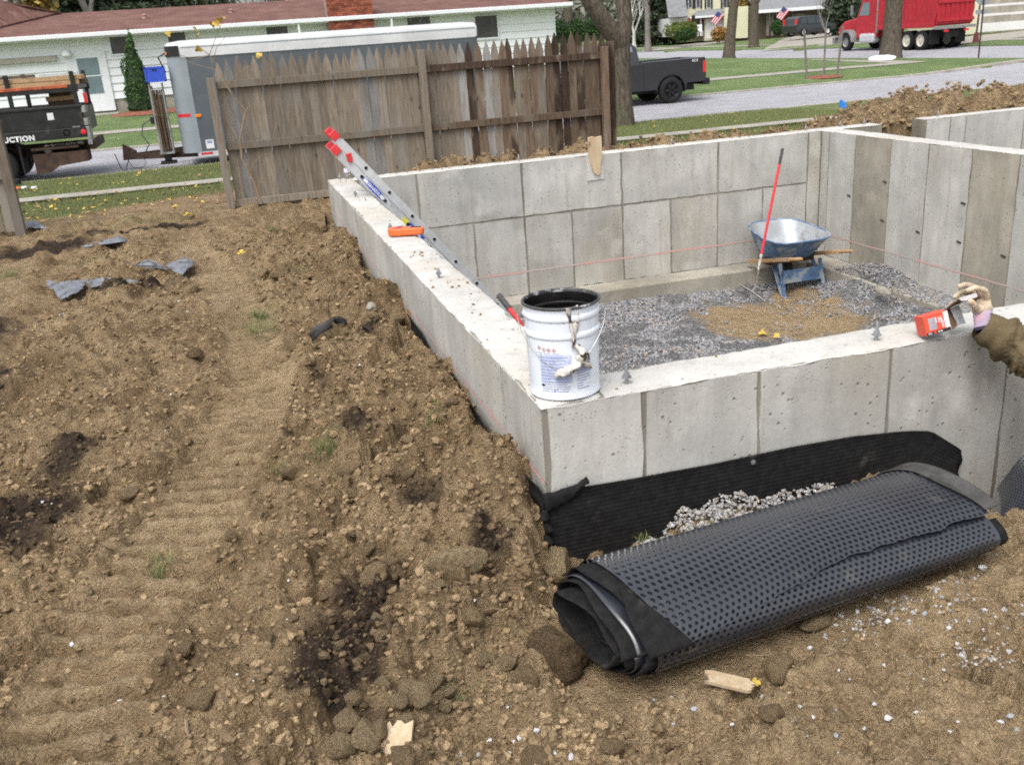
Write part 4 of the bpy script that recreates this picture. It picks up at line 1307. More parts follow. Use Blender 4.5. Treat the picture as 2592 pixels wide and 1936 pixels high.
def glassy():
    t = NT('clear_plastic'); t.set((.9, .93, .95), .08, 0, .5); t.b.inputs['Transmission Weight'].default_value = .92; t.b.inputs['IOR'].default_value = 1.2
    return t.m
M['clear'] = glassy()
bt = thing('plastic_bottle', 'clear plastic water bottle standing on the far end of the left wall', 'bottle', (.205, 7.42, .006))
MB().lathe([(0, 0), (.028, 0), (.031, .01), (.031, .05), (.029, .055), (.031, .06), (.031, .13), (.022, .165), (.0125, .178), (.0125, .19)], 18).build('bottle_body', M['clear'], bt, sm=True)
MB().lathe([(.0135, .188), (.0135, .205), (0, .206)], 14).build('cap', M['sticker_white'], bt, sm=True)
MB().lathe([(.0316, .07), (.0316, .115)], 18).build('bottle_label', pm('pale_label', (.62, .60, .70), .5, .2, 20), bt, sm=True)

# timber stub in the back wall
M['pine'] = wood('raw_pine', (.40, .30, .185), (.50, .40, .275), (.33, .22, .12))
stub = thing('timber_stub', 'split board end sticking up over the top of the back wall', 'board', (3.05, YB0 - .012, 0))
poly = [(-.075, .205), (-.02, .212), (.015, .20), (.085, .208), (.088, .06), (.086, -.05), (.066, -.10), (.062, -.21), (.03, -.24), (-.02, -.20), (-.045, -.14), (-.062, -.06), (-.075, .02)]
MB().prism(poly, -.035, 0, lambda a, b, c: (a, c, b)).build('board', M['pine'], stub, bevel=.003)
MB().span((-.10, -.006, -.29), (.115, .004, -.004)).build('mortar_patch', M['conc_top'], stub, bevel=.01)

# ------------------------------------------------------------------ wheelbarrow, hoe, shovel
M['wb_blue'] = pm('worn_blue_paint', (.095, .175, .31), .6, .25, 5, (.33, .37, .41), (.49, .60), 4, .002, 40, spec=.4)
M['wb_in'] = pm('scoured_steel', (.44, .46, .48), .38, .18, 4, (.26, .26, .25), (.5, .68), 5, metal=.35, spec=.5)
M['handle_wood'] = wood('handle_wood', (.34, .19, .09), (.50, .32, .17), (.42, .33, .23))
wbx, wby = 5.25, 6.66
wb = thing('wheelbarrow', 'worn blue wheelbarrow with wooden handles standing on the gravel', 'wheelbarrow', (wbx, wby, -1.70))
def se(t, a, b, n=3.4):
    c, s = math.cos(t), math.sin(t)
    return a * math.copysign(abs(c) ** (2 / n), c), b * math.copysign(abs(s) ** (2 / n), s)
def tray_ring(f, inset=0, N=44):
    # f 0 bottom .. 1 rim
    out = []
    for k in range(N):
        t = 2 * math.pi * k / N
        a = .265 + (.400 - .265) * f ** .85 - inset; b = .195 + (.455 - .195) * f ** .8 - inset
        x, y = se(t, a, b)
        cy = .02 + (-.01) * f
        y2 = y + cy
        taper = 1 - .10 * (y2 / .45) * f
        z = .335 + .315 * f + f * (.05 * y2 / .45)
        out.append(Vector((x * taper + .03 * y2, y2, z)))
    return out
mb = MB(); N = 44
lv = [0, .15, .4, .7, 1.0]
for f in lv: mb.v += [tuple(p) for p in tray_ring(f)]
for i in range(len(lv) - 1):
    for k in range(N): mb.f.append((i * N + k, i * N + (k + 1) % N, (i + 1) * N + (k + 1) % N, (i + 1) * N + k))
mb.f.append(tuple(range(N))[::-1]); mb.fm = [0] * len(mb.f)
mb.build('tray', M['wb_blue'], wb, sm=True, ang=60)
mb = MB(); lv2 = [0.03, .15, .4, .7, .995]
for f in lv2: mb.v += [tuple(p + Vector((0, 0, .004))) for p in tray_ring(f, .006)]
for i in range(len(lv2) - 1):
    for k in range(N): mb.f.append((i * N + k, (i + 1) * N + k, (i + 1) * N + (k + 1) % N, i * N + (k + 1) % N))
mb.f.append(tuple(range(N))); mb.fm = [0] * len(mb.f)
mb.build('tray_lining', M['wb_in'], wb, sm=True, ang=60, fix=False)
rp = tray_ring(1.0); mb = MB().tube(rp + [rp[0], rp[1]], .0105, 8, cap=False); mb.build('rim', M['wb_blue'], wb, sm=True)
for a, g in (((-.33, .34, .25), (-.28, -.76, .49)), ((.33, .34, .25), (.375, -.76, .50))):
    a, g = Vector(a), Vector(g); d = (g - a)
    MB().bar(a, a + d * .80, .040, .045).build('handle', M['handle_wood'], wb, bevel=.006)
    MB().tube([a + d * .79, a + d * .82, a + d * .97, g], [.020, .021, .020, .012], 10).build('grip', M['handle_wood'], wb, sm=True)
for x in (-.20, .345):
    for y0, y1 in ((-.13, -.24), (.05, -.20)):
        MB().bar((x + .03, y0, .30), (x + .04, y1, -.10), .045, .018, up=(0, 1, 0)).build('leg', M['wb_blue'], wb, bevel=.004)
    MB().bar((x + .04, -.29, -.095), (x + .04, -.16, -.095), .045, .02).build('foot', M['wb_blue'], wb, bevel=.004)
MB().span((-.16, -.205, .06), (.375, -.195, .22)).build('leg_brace', M['wb_blue'], wb, bevel=.003)
MB().span((-.30, -.12, .285), (.30, .16, .335)).build('tray_support', M['tie'], wb)
wh = MB().lathe([(.10, -.035), (.15, -.045), (.19, -.035), (.20, 0), (.19, .035), (.15, .045), (.10, .035)], 28, (0, .04 + .06, .19), Matrix.Rotation(math.pi / 2, 3, 'Y'))
whl = wh.build('wheel', M['rubber'], wb, sm=True)
MB().lathe([(0, -.02), (.10, -.03), (.10, .03), (0, .02)], 20, (0, .10, .19), Matrix.Rotation(math.pi / 2, 3, 'Y')).build('hub', M['wb_blue'], whl, sm=True)

M['red_handle'] = pm('red_painted_handle', (.62, .045, .05), .42, .10, 12, (.50, .05, .05), (.6, .75), 20)
M['grip_grey'] = pm('grey_foam_grip', (.075, .076, .075), .85, .2, 40)
M['tool_steel'] = pm('dusty_steel', (.50, .48, .45), .6, .2, 14, (.24, .20, .16), (.5, .7), 18, metal=.2)
hoe = thing('concrete_hoe', 'long red handled concrete hoe propped against the wheelbarrow tray', 'hoe')
ht = on_y(1981, 376, 6.36); hb = on_y(1915, 705, 6.18)
hd = (ht - hb).normalized()
MB().tube([hb + hd * .26, hb + hd * 1.2, ht - hd * .17], .0155, 10).build('handle', M['red_handle'], hoe, sm=True)
MB().tube([ht - hd * .175, ht], .017, 10).build('grip', M['grip_grey'], hoe, sm=True)
MB().tube([hb + hd * .28, hb + hd * .10], [.0165, .013], 10).build('ferrule', M['tool_steel'], hoe, sm=True)
h1 = on_z(1880, 727, -1.655); h2 = on_z(1930, 757, -1.665)
mid = (h1 + h2) / 2
q1 = hb + hd * .11
MB().tube([q1, q1.lerp(mid, .6) + Vector((.02, -.02, 0)), mid + Vector((.02, -.03, .07)), mid + Vector((0, 0, .02))], [.012, .011, .010, .010], 8).build('gooseneck', M['tool_steel'], hoe, sm=True)
wv = (h2 - h1).normalized(); up_ = Vector((-.25, .75, .42)).normalized()
mb = MB()
for t_ in (0, .006):
    pass
poly = [(-.02, 0), (.30, 0), (.27, .09), (.19, .12), (.09, .12), (.01, .09)]
nrm = wv.cross(up_).normalized()
mb.prism(poly, 0, .006, lambda a, b, c: h1 + wv * (a * (h2 - h1).length / .28) + up_ * (b - .02) + nrm * c)
mb.build('blade', M['tool_steel'], hoe)

shv = thing('shovel', 'red handled shovel with grey grip rising from the pit behind the pail', 'shovel')
s0 = on_y(1263, 748, 2.2); s1 = on_y(1310, 808, 2.0)
sd_ = (s1 - s0).normalized(); 
tipz = -1.66; s2 = s0 + sd_ * 1.15
e_ = Vector((s1.x + .62, 1.55, -1.66)); ax_ = (e_ - s0).normalized()
MB().tube([s0 + (s1 - s0) * 0.55, s1, s1.lerp(e_, .75)], .0155, 10).build('handle', M['red_handle'], shv, sm=True)
MB().tube([s0, s0.lerp(s1, .58)], .019, 10).build('grip', M['grip_grey'], shv, sm=True)
b0 = s1.lerp(e_, .75)
mb = MB()
bd_ = (e_ - b0).normalized(); bs_ = bd_.cross(Vector((0, 1, 0))).normalized()
mb.prism([(0, -.02), (.04, -.10), (.2, -.11), (.33, 0), (.2, .11), (.04, .10), (0, .02)], 0, .006, lambda a, b, c: b0 + bd_ * a + Vector((0, 1, 0)).cross(bs_) * 0 + Vector((0, b, 0)) + bs_ * c)
mb.build('blade', M['tool_steel'], shv)

br = thing('broken_brick', 'lone grey concrete lump on the gravel near the cross wall', 'stone', on_z(2233, 742, -1.50))
MB().ico((0, 0, .02), .09, 4, .12, (1.5, .6, .55), sub=2).build('lump', M['conc_foot'], br, sm=True)

# ------------------------------------------------------------------ person kneeling at the wall (only the forearm is in view), box of nails
M['jacket'] = pm('olive_brown_jacket', (.150, .118, .068), .95, .18, 5, (.105, .078, .044), (.5, .7), 8, .005, 160, spec=.1)
M['glove'] = pm('cream_work_glove', (.54, .44, .32), .95, .18, 22, (.40, .24, .15), (.58, .74), 14, .006, 70, spec=.15)
M['cuff_knit'] = pm('lilac_knit_cuff', (.40, .33, .43), .95, .15, 20, (.48, .30, .36), (.5, .6), 26, .002, 150, spec=.1)
M['cuff_band'] = pm('dark_cuff_band', (.045, .030, .055), .9, .15, 20)
M['denim'] = pm('work_trousers', (.050, .060, .085), .9, .2, 8, spec=.1)
M['skin'] = pm('skin', (.50, .30, .21), .55, .08, 9, spec=.35)
M['hat'] = pm('dark_knit_cap', (.030, .032, .038), .95, .2, 30, .0, bump=.002, bscale=120) if False else pm('dark_knit_cap', (.030, .032, .038), .95, .2, 30)
M['boot'] = pm('brown_boot', (.085, .050, .025), .7, .2, 10)
person = thing('person', 'person in olive jacket at the right edge, gloved hand holding the nail box', 'person', (0, 0, 0))
def skin_obj(name, verts, edges, radii, mat, parent, roots=(0,), sub=2):
    me = bpy.data.meshes.new(name); me.from_pydata([tuple(v) for v in verts], edges, [])
    me.materials.append(mat)
    o = link(name, me, parent)
    o.modifiers.new('skin', 'SKIN').use_smooth_shade = True
    for i, r in enumerate(radii): me.skin_vertices[0].data[i].radius = r if isinstance(r, tuple) else (r, r)
    for i in roots: me.skin_vertices[0].data[i].use_root = True
    s = o.modifiers.new('sub', 'SUBSURF'); s.levels = sub; s.render_levels = sub
    return o
wr_ = on_y(2490, 826, -.115); el = Vector((2.36, -.40, -.27)); sh = Vector((2.66, -.50, .10))
pel = Vector((3.02, -.62, -.42)); chest = Vector((2.86, -.53, .02)); nk = Vector((2.82, -.50, .20)); hdp = Vector((2.76, -.44, .36))
gz0 = -.66
rsh = Vector((3.02, -.40, .08)); rel = Vector((3.05, -.16, -.16)); rwr = Vector((2.88, -.06, -.02))
kl, kr = Vector((2.78, -.30, gz0 + .06)), Vector((3.05, -.16, gz0 + .06))
fl_, fr_ = Vector((3.10, -.75, gz0 + .05)), Vector((3.34, -.62, gz0 + .05))
hl, hr = pel + Vector((-.09, -.04, -.03)), pel + Vector((.09, .05, -.03))
vs = [pel, pel.lerp(chest, .5), chest, nk, hdp - Vector((0, 0, .06)), hdp, hdp + Vector((0, 0, .09)), sh, el, wr_, rsh, rel, rwr, hl, kl, fl_, hr, kr, fr_, hdp + Vector((-.055, .075, -.02)), rwr + Vector((-.08, .03, .01))]
ed = [(0, 1), (1, 2), (2, 3), (3, 4), (4, 5), (5, 6), (2, 7), (7, 8), (8, 9), (2, 10), (10, 11), (11, 12), (0, 13), (13, 14), (14, 15), (0, 16), (16, 17), (17, 18), (5, 19), (12, 20)]
rd = [.125, .12, .135, .055, .075, .088, .06, .06, .045, .034, .06, .045, .034, .085, .06, .045, .085, .06, .045, .022, .03]
skin_obj('body', vs, ed, rd, M['skin'], person)
jk = [pel + Vector((0, 0, .02)), pel.lerp(chest, .5), chest, nk - Vector((0, 0, .03)), sh, sh.lerp(el, .6), el, rsh, rel, rel.lerp(rwr, .9)]
skin_obj('jacket', jk, [(0, 1), (1, 2), (2, 3), (2, 4), (4, 5), (5, 6), (2, 7), (7, 8), (8, 9)], [.165, .16, .165, .085, .095, .085, .085, .095, .08, .06], M['jacket'], person)
skin_obj('trousers', [pel, hl, kl, kl.lerp(fl_, .85), hr, kr, kr.lerp(fr_, .85)], [(0, 1), (1, 2), (2, 3), (0, 4), (4, 5), (5, 6)], [.15, .11, .085, .065, .11, .085, .065], M['denim'], person)
skin_obj('boot', [fl_ + Vector((-.03, .06, .0)), fl_, fl_ + Vector((.12, -.13, -.0))], [(0, 1), (1, 2)], [.06, .055, .045], M['boot'], person)
skin_obj('boot', [fr_ + Vector((-.03, .06, .0)), fr_, fr_ + Vector((.12, -.13, -.0))], [(0, 1), (1, 2)], [.06, .055, .045], M['boot'], person)
skin_obj('cap', [hdp + Vector((0, -.005, .055)), hdp + Vector((0, -.01, .13))], [(0, 1)], [.105, .06], M['hat'], person)
# sleeve with folds
sl = MB()
pth = [wr_ + (wr_ - el).normalized() * .012, wr_.lerp(el, .35), wr_.lerp(el, .7), el, el.lerp(sh, .4)]
def bez(t):
    n = len(pth) - 1; f = min(t * n, n - 1e-6); i = int(f); g = f - i
    return pth[i].lerp(pth[i + 1], g * g * (3 - 2 * g) * .3 + g * .7)
def sfn(u, v):
    c = bez(u); d = (bez(min(1, u + .03)) - bez(max(0, u - .03))).normalized()
    a = d.cross(Vector((0, 0, 1))).normalized(); b = a.cross(d)
    th = 2 * math.pi * v
    r = float(np.interp(u, [0, .05, .2, .5, .8, 1], [.060, .072, .082, .100, .112, .115]))
    cx, sx = math.cos(th), math.sin(th)
    n1 = float(fbm(np.array([u * 30 + 1.5 * cx + .9 * sx]), np.array([.9 * cx - 1.1 * sx + 4]), 17, 3)[0]); n2 = float(fbm(np.array([u * 70 + 3 * sx]), np.array([2.0 * cx + 9]), 19, 3)[0])
    fold = .026 * (1 - 5 * abs(n1)) * .5 + .046 * n2 + .010 * math.sin(u * 62 + 1.8 * math.sin(th + 1))
    r += fold * smooth(.02, .15, u) * (1 if u > .05 else .5)
    return c + a * (r * math.cos(th)) + b * (r * math.sin(th))
sl.grid(sfn, 90, 48)
sl.build('sleeve', M['jacket'], person, sm=True, ang=180)
# glove: cuff, palm and five bent fingers
def Z(x, y, yy): return on_y(2300 + x / 5.161, 680 + y / 5.161, yy)
cuf = MB(); 
c0 = wr_ + (wr_ - el).normalized() * -.01; c1 = Z(965, 560, -.085)
def cfn(u, v):
    c = c0.lerp(c1, u); d = (c1 - c0).normalized(); a = d.cross(Vector((0, 1, 0))).normalized(); b = a.cross(d)
    th = 2 * math.pi * v; r = .0475 - .006 * u + .0012 * math.sin(v * 2 * math.pi * 36)
    return c + a * (r * math.cos(th)) + b * (r * .72 * math.sin(th))
cuf.grid(cfn, 10, 108); 
gl = skin_obj('glove', [Z(975, 600, -.085), Z(960, 520, -.07), Z(985, 455, -.062),
      Z(1035, 400, -.070), Z(1000, 285, -.085), Z(880, 250, -.09), Z(745, 292, -.088),
      Z(990, 400, -.045), Z(900, 255, -.035), Z(740, 205, -.03), Z(640, 240, -.035),
      Z(940, 420, -.02), Z(820, 300, .0), Z(680, 310, .0), Z(585, 385, -.01),
      Z(900, 450, .0), Z(790, 370, .02), Z(680, 385, .02), Z(610, 440, .01),
      Z(890, 545, -.10), Z(850, 470, -.115), Z(790, 405, -.11)],
     [(0, 1), (1, 2), (2, 3), (3, 4), (4, 5), (5, 6), (2, 7), (7, 8), (8, 9), (9, 10), (2, 11), (11, 12), (12, 13), (13, 14), (2, 15), (15, 16), (16, 17), (17, 18), (1, 19), (19, 20), (20, 21)],
     [(.044, .030), (.046, .026), (.040, .024), .0145, .0135, .0125, .0105, .0145, .0135, .012, .0105, .0145, .013, .012, .0105, .013, .012, .011, .0095, .017, .0145, .012], M['glove'], person, sub=2)
cuf.build('glove_cuff', M['cuff_knit'], gl, sm=True, ang=80)
bd2 = MB()
def cfn2(u, v):
    c = c0.lerp(c1, -.16 + .2 * u); d = (c1 - c0).normalized(); a = d.cross(Vector((0, 1, 0))).normalized(); b = a.cross(d)
    th = 2 * math.pi * v; r = .0492
    return c + a * (r * math.cos(th)) + b * (r * .74 * math.sin(th))
bd2.grid(cfn2, 2, 30); bd2.build('cuff_band', M['cuff_band'], gl, sm=True)

# box of nails
M['box_red'] = pm('red_card', (.66, .085, .045), .5, .08, 8, (.50, .05, .03), (.65, .8), 12)
M['box_black'] = pm('black_card', (.022, .020, .022), .45, .2, 10)
M['box_grey'] = pm('grey_print', (.34, .34, .37), .5, .15, 60)
M['box_white'] = pm('white_card', (.70, .69, .70), .5, .05, 10)
M['box_brown'] = pm('brown_card', (.115, .068, .038), .8, .15, 12)
M['box_shiny'] = pm('silvery_card', (.40, .42, .45), .35, .18, 14, (.22, .23, .25), (.5, .7), 30)
bo = Z(235, 850, -.020); bx1 = Z(548, 757, -.035); bt_ = Z(155, 650, .0)
E1 = (bx1 - bo).normalized(); WL = (bx1 - bo).length
E2 = (bt_ - bo); E2 = (E2 - E1 * E2.dot(E1)); HL = E2.length; E2.normalize()
E3 = E1.cross(E2).normalized()
if E3.y < 0: E3 = -E3
DL = .075
nb = thing('nail_box', 'open red and black box of nails held in the gloved hand', 'box')
def BX(a, b, c): return bo + E1 * (a * WL) + E2 * (b * HL) + E3 * (c * DL)
def quad(name, pts, mat, parent=nb): 
    m = MB(); m.add([BX(*p) for p in pts], [(0, 1, 2, 3)]); o = m.build(name, mat, parent, fix=False); return o
def panel3(name, f, mat, th=.0012):
    m = MB(); m.add([BX(*p) for p in f], [(0, 1, 2, 3)]); o = m.build(name, mat, nb); s = o.modifiers.new('t', 'SOLIDIFY'); s.thickness = th; s.offset = 0; return o
fr = panel3('front_panel', [(0, -.17, 0), (1, -.17, 0), (1, 1, 0), (0, 1, 0)], M['box_red'])
panel3('top_panel', [(0, 1.006, 0), (1, 1.006, 0), (1, 1.006, 1), (0, 1.006, 1)], M['box_red'])
panel3('back_panel', [(0, -.17, 1.01), (1, -.17, 1.01), (1, 1, 1.01), (0, 1, 1.01)], M['box_brown'])
panel3('bottom_panel', [(0, -.175, 0), (1, -.175, 0), (1, -.175, 1), (0, -.175, 1)], M['box_black'])
panel3('end_panel', [(-.005, -.17, 0), (-.005, 1, 0), (-.005, 1, 1), (-.005, -.17, 1)], M['box_red'])
e = -.012
for nm, r, mt in (('black_band', (0.0, 1.0, -.17, .01), 'box_black'), ('grey_field', (.16, .47, .12, .84), 'box_grey'), ('white_field', (.80, 1.0, .02, 1.0), 'box_white')):
    a0, a1, b0_, b1_ = r
    quad(nm, [(a0, b0_, e), (a1, b0_, e), (a1, b1_, e), (a0, b1_, e)], M[mt], fr)
for k in range(3): quad('print_line', [(.63 + .05 * k, .10 + .3 * (k == 0), e * 1.6), (.655 + .05 * k, .10 + .3 * (k == 0), e * 1.6), (.655 + .05 * k, .5, e * 1.6), (.63 + .05 * k, .5, e * 1.6)], M['box_white'], fr)
text_on('lettering', '1½', .030, lambda x, y: BX(.585 + (-y) * 0 + (x * 0), .62, e * 2) + E1 * (-y * -1.0) * 0 + E1 * x + E2 * y, M['box_white'], fr, bold=.0012)
quad('emblem', [(.06, -.13, e * 1.6), (.22, -.13, e * 1.6), (.22, -.02, e * 1.6), (.06, -.02, e * 1.6)], M['box_grey'], fr)
quad('emblem', [(.30, -.14, e * 1.6), (.42, -.14, e * 1.6), (.36, .0, e * 1.6), (.30, -.04, e * 1.6)], M['box_red'], fr)
quad('emblem', [(.46, -.11, e * 1.6), (.66, -.11, e * 1.6), (.66, -.05, e * 1.6), (.46, -.05, e * 1.6)], M['box_white'], fr)
fm = MB(); fm.add([Z(545, 520, .02), Z(655, 470, .03), Z(742, 712, -.01), Z(640, 742, -.02)], [(0, 1, 2, 3)])
o = fm.build('side_flap', M['box_shiny'], nb); o.modifiers.new('t', 'SOLIDIFY').thickness = .0012
fm = MB(); fm.add([Z(470, 545, .045), Z(530, 490, .06), Z(640, 742, -.02), Z(575, 800, -.03)], [(0, 1, 2, 3)])
o = fm.build('inside', M['box_brown'], nb)
fm = MB(); fm.add([Z(470, 548, .02), Z(530, 482, .06), Z(700, 352, .03), Z(905, 318, -.03), Z(890, 352, -.075), Z(660, 400, -.05)], [(0, 1, 4, 5), (1, 2, 3, 4)])
o = fm.build('top_flap', M['box_brown'], nb); o.modifiers.new('t', 'SOLIDIFY').thickness = .0012
fm = MB(); fm.add([Z(652, 392, -.095), Z(700, 372, -.096), Z(880, 318, -.097), Z(903, 345, -.098), Z(892, 372, -.098), Z(760, 415, -.097), Z(690, 422, -.096)], [tuple(range(7))])
o = fm.build('tuck_tab', M['box_white'], nb); o.modifiers.new('t', 'SOLIDIFY').thickness = .0012

# ------------------------------------------------------------------ loose clods and stones
def clod_mesh(seed, sq=(1, 1, .75), rough=.16, sub=2, mat='clod'):
    sub = min(3, sub + 1); rough *= 1.35
    V, F = ICO[sub]
    q = random.Random(seed); ox = q.uniform(0, 50)
    P = np.array([tuple(v) for v in V])
    n = fbm(P[:, 0] * 1.6 + ox, P[:, 1] * 1.6 + P[:, 2] * 1.3, seed, 3) + .5 * fbm(P[:, 0] * 5 + ox, P[:, 1] * 5 + P[:, 2] * 4, seed + 3, 2)
    n = n + .35 * np.abs(fbm(P[:, 0] * 9 + ox, P[:, 1] * 9 + P[:, 2] * 7, seed + 7, 2))
    P = P * (1 + 2.4 * rough * n)[:, None]
    # a few flat broken faces
    for k in range(8):
        d = Vector((q.uniform(-1, 1), q.uniform(-1, 1), q.uniform(-.6, 1))).normalized(); lim = q.uniform(.55, .82)
        dd = P @ np.array(d); over = np.maximum(0, dd - lim); P = P - over[:, None] * np.array(d)[None] * .85
    P = P * np.array(sq)[None]
    me = np_mesh('soil_clod', P, np.array(F), M[mat], True)
    t = me.attributes.new('tone', 'FLOAT', 'POINT'); t.data.foreach_set('value', np.full(len(P), q.uniform(.5, 1), np.float32))
    return me
def put(o_name, me, px, py, r, label, cat='clod', group=None, z=None, sink=.35, rz=None, sc=(1, 1, 1), tilt=.3, zg=-.5):
    p = on_z(px, py, zg)
    for _ in range(6): p = on_z(px, py, gz1(p.x, p.y) + r * .35)
    o = link(o_name, me, None, (p.x, p.y, gz1(p.x, p.y) + r * (1 - sink) * sc[2] * .75), (rnd.uniform(-tilt, tilt), rnd.uniform(-tilt, tilt), rz if rz is not None else rnd.uniform(0, 6.28)))
    o.scale = (r * sc[0], r * sc[1], r * sc[2])
    return tag(o, label, cat, group)
put('soil_clod', clod_mesh(900, (1, .95, .9), .24, 3, 'clod_dark'), 1402, 1668, .098, 'big dark rooty clod of earth left of the rolled membrane', sink=.2, tilt=0)
rc = bpy.data.objects['soil_clod']
fb = MB(); q = random.Random(12)
for k in range(170):
    d = Vector((q.gauss(0, 1), q.gauss(0, 1), abs(q.gauss(0, 1)) * 1.0 - .2)).normalized(); p0 = d * .92; t_ = (d * .25 + Vector((q.uniform(-1, 1), q.uniform(-1, 1), q.uniform(-1.2, .4)))).normalized() * q.uniform(.12, .34); s_ = d.cross(t_).normalized() * .010
    fb.add([p0 - s_, p0 + s_, p0 + t_ + d * .05], [(0, 1, 2)])
fb.build('root_hair', M['clod_dark'], rc)
put('soil_clod', clod_mesh(901, (1.25, .75, .62), .10, 3, 'clod_tan'), 1150, 1440, .098, 'large angular slab of tan clay on the bank left of the membrane roll', sink=.25, rz=-.3, tilt=.1)
put('soil_clod', clod_mesh(902, (1.1, .8, .75), .18, 3, 'clod_tan'), 1407, 1392, .088, 'large pale clod just before the corner of the ribbed membrane', sink=.2)
put('soil_clod', clod_mesh(903, (1.2, .9, .7), .10, 3), 1975, 1672, .056, 'rounded muddy clod in front of the middle of the membrane roll', sink=.2)
put('soil_clod', clod_mesh(904, (1.2, .9, .7), .10, 3), 1951, 1812, .040, 'dark muddy lump below the broken wood chip and yellow leaf', sink=.25)
put('soil_clod', clod_mesh(905, (1.5, .7, .6), .12, 3, 'clod_tan'), 2062, 1580, .048, 'flat tan clod touching the lower edge of the membrane roll', sink=.25, rz=.2)
G1 = 'clods piled at the foot of the bank'
L1 = 'pale clay clod in the row along the foot of the dug bank'
cm = [clod_mesh(910 + k, (1, .85, .8), .11, 2, 'clod_tan') for k in range(6)]
for k, (px, py, r, sx, sy) in enumerate([(1027, 1728, .042, 1, 1.1), (1097, 1722, .036, .9, 1.3), (1005, 1782, .030, 1, 1), (1070, 1797, .041, 1, 1), (1021, 1824, .032, 1, 1), (954, 1826, .027, 1, 1), (860, 1894, .043, 1.1, 1), (920, 1852, .042, 1, 1.2),
        (1128, 1790, .022, 1, 1), (972, 1738, .024, .8, 1.5), (880, 1830, .036, 1, 1), (1283, 1682, .032, 1, 1), (1110, 1484, .022, 1, 1), (951, 1563, .021, 1, 1), (1218, 1612, .024, 1, 1), (1235, 1578, .026, 1, 1), (1140, 1770, .020, 1, 1.2), (945, 1895, .018, 1, 1), (900, 1780, .025, 1, 1)]):
    put('soil_clod', cm[k % 6], px, py, r * 1.25, L1, group=G1, sc=(sx, sy, 1), sink=.05)
cg = [clod_mesh(930 + k, (1, .9, .75), .17, 2) for k in range(8)]
G2, L2 = 'loose clods on the soil bank', 'loose brown soil clod lying on the dug-up bank beside the left wall'
n_ind = 0
xs = rng.uniform(-1.7, -.04, 6000); ysv = -1.5 + 9.2 * rng.random(6000) ** 1.7
bz = ground_height(xs, ysv)
okk = (bz[4] > .38) & (bz[3] < .4)
pd2 = np.hypot(xs - CAM.x, ysv - CAM.y)
for x, y, z in zip(xs[okk], ysv[okk], bz[0][okk]):
    if n_ind >= 270: break
    if rnd.random() > .5: continue
    r = rnd.choice((.014, .018, .022, .028, .036, .05)) * (1 + .5 * (y > 2.5))
    if x > -.07: continue
    o = link('soil_clod', cg[n_ind % 8], None, (x, y, z + r * .16), (rnd.uniform(-.5, .5), rnd.uniform(-.5, .5), rnd.uniform(0, 6.28)))
    o.scale = (r * rnd.uniform(.9, 1.4), r * rnd.uniform(.8, 1.1), r * rnd.uniform(.7, 1.1))
    tag(o, L2, 'clod', G2); n_ind += 1
# crumbs: far too many to count
def crumbs():
    n = 150000
    x = rng.uniform(-2.6, .0, n); y = -1.7 + 9.3 * rng.random(n) ** 2.3
    z, b, ip, tk, rough = ground_height(x, y)
    keep = (rng.random(n) > tk * .8) & (rng.random(n) < np.clip(rough * .8 + .03, 0, 1) * (.25 + .9 * (fbm(x * 2.5, y * 2.5, 333, 3) + .4))) & (~ip)
    keep &= ~((y > -1.05 + .16 * x) & (y < -.40 + .16 * x) & (x > -.20))
    x, y, z = x[keep], y[keep], z[keep]
    sz = .0028 + .017 * rng.random(len(x)) ** 3.2
    P1 = np.stack([x, y, z + sz * .2], 1)
    n = 9000
    x = rng.uniform(-1.0, 2.4, n); y = rng.uniform(-1.9, -.45, n)
    z, b, ip, tk, rough = ground_height(x, y)
    s2 = .003 + .009 * rng.random(n) ** 3
    k = rng.random(n) < .6
    n = 14000
    x3 = rng.uniform(.3, 13, n); y3 = 7.55 + 2.6 * rng.random(n)
    z3, _, _, _, r3 = ground_height(x3, y3)
    k3 = rng.random(n) < r3
    s3 = .006 + .032 * rng.random(n) ** 3
    ra = np.hypot(0, 0)
    k &= ~((y > -1.05 + .16 * x) & (y < -.35 + .16 * x) & (x > -.16) & (x < 1.6))
    P = np.concatenate([P1, np.stack([x, y, z + s2 * .2], 1)[k], np.stack([x3, y3, z3 + s3 * .2], 1)[k3]])
    s = np.concatenate([sz, s2[k], s3[k3]])
    tn = rng.random(len(P)); hm = humus_mask(P[:, 0], P[:, 1]); tn = np.where(hm > .45, -.3 - .6 * tn, tn)
    tag(scatter('soil_crumbs', P, s, M['clod'], 8, flat=.8, rough=.32, tone=tn), kind='stuff')
crumbs()
# crumbs of soil on top of the walls
def top_crumbs():
    x = []; y = []
    for cx, cy, n, sx, sy in ((.12, 3.05, 26, .05, .09), (.16, 2.2, 40, .07, .18), (.14, 5.9, 18, .05, .12), (.12, 7.3, 30, .06, .12), (.15, 1.5, 26, .07, .35), (.15, .9, 14, .07, .4), (.15, 4.4, 12, .07, .4), (.30, .12, 14, .05, .06), (1.1, .12, 6, .5, .06)):
        n = int(n * .6); x += list(rng.normal(cx, sx, n)); y += list(rng.normal(cy, sy, n))
    for k in range(300): x.append(rng.uniform(.3, 6.0)); y.append(rng.uniform(7.38, 7.53))
    x = np.array(x); y = np.array(y)
    k = ((x > .01) & (x < .24) & (y > .02)) | ((y > 7.37) & (y < 7.53)) | ((y > .02) & (y < .24) & (x > 0))
    x, y = x[k], y[k]
    s = .0022 + .009 * rng.random(len(x)) ** 2.8
    tag(scatter('soil_crumbs', np.stack([x, y, .007 + s * .3], 1), s, M['clod'], 9, flat=.8), kind='stuff')
top_crumbs()
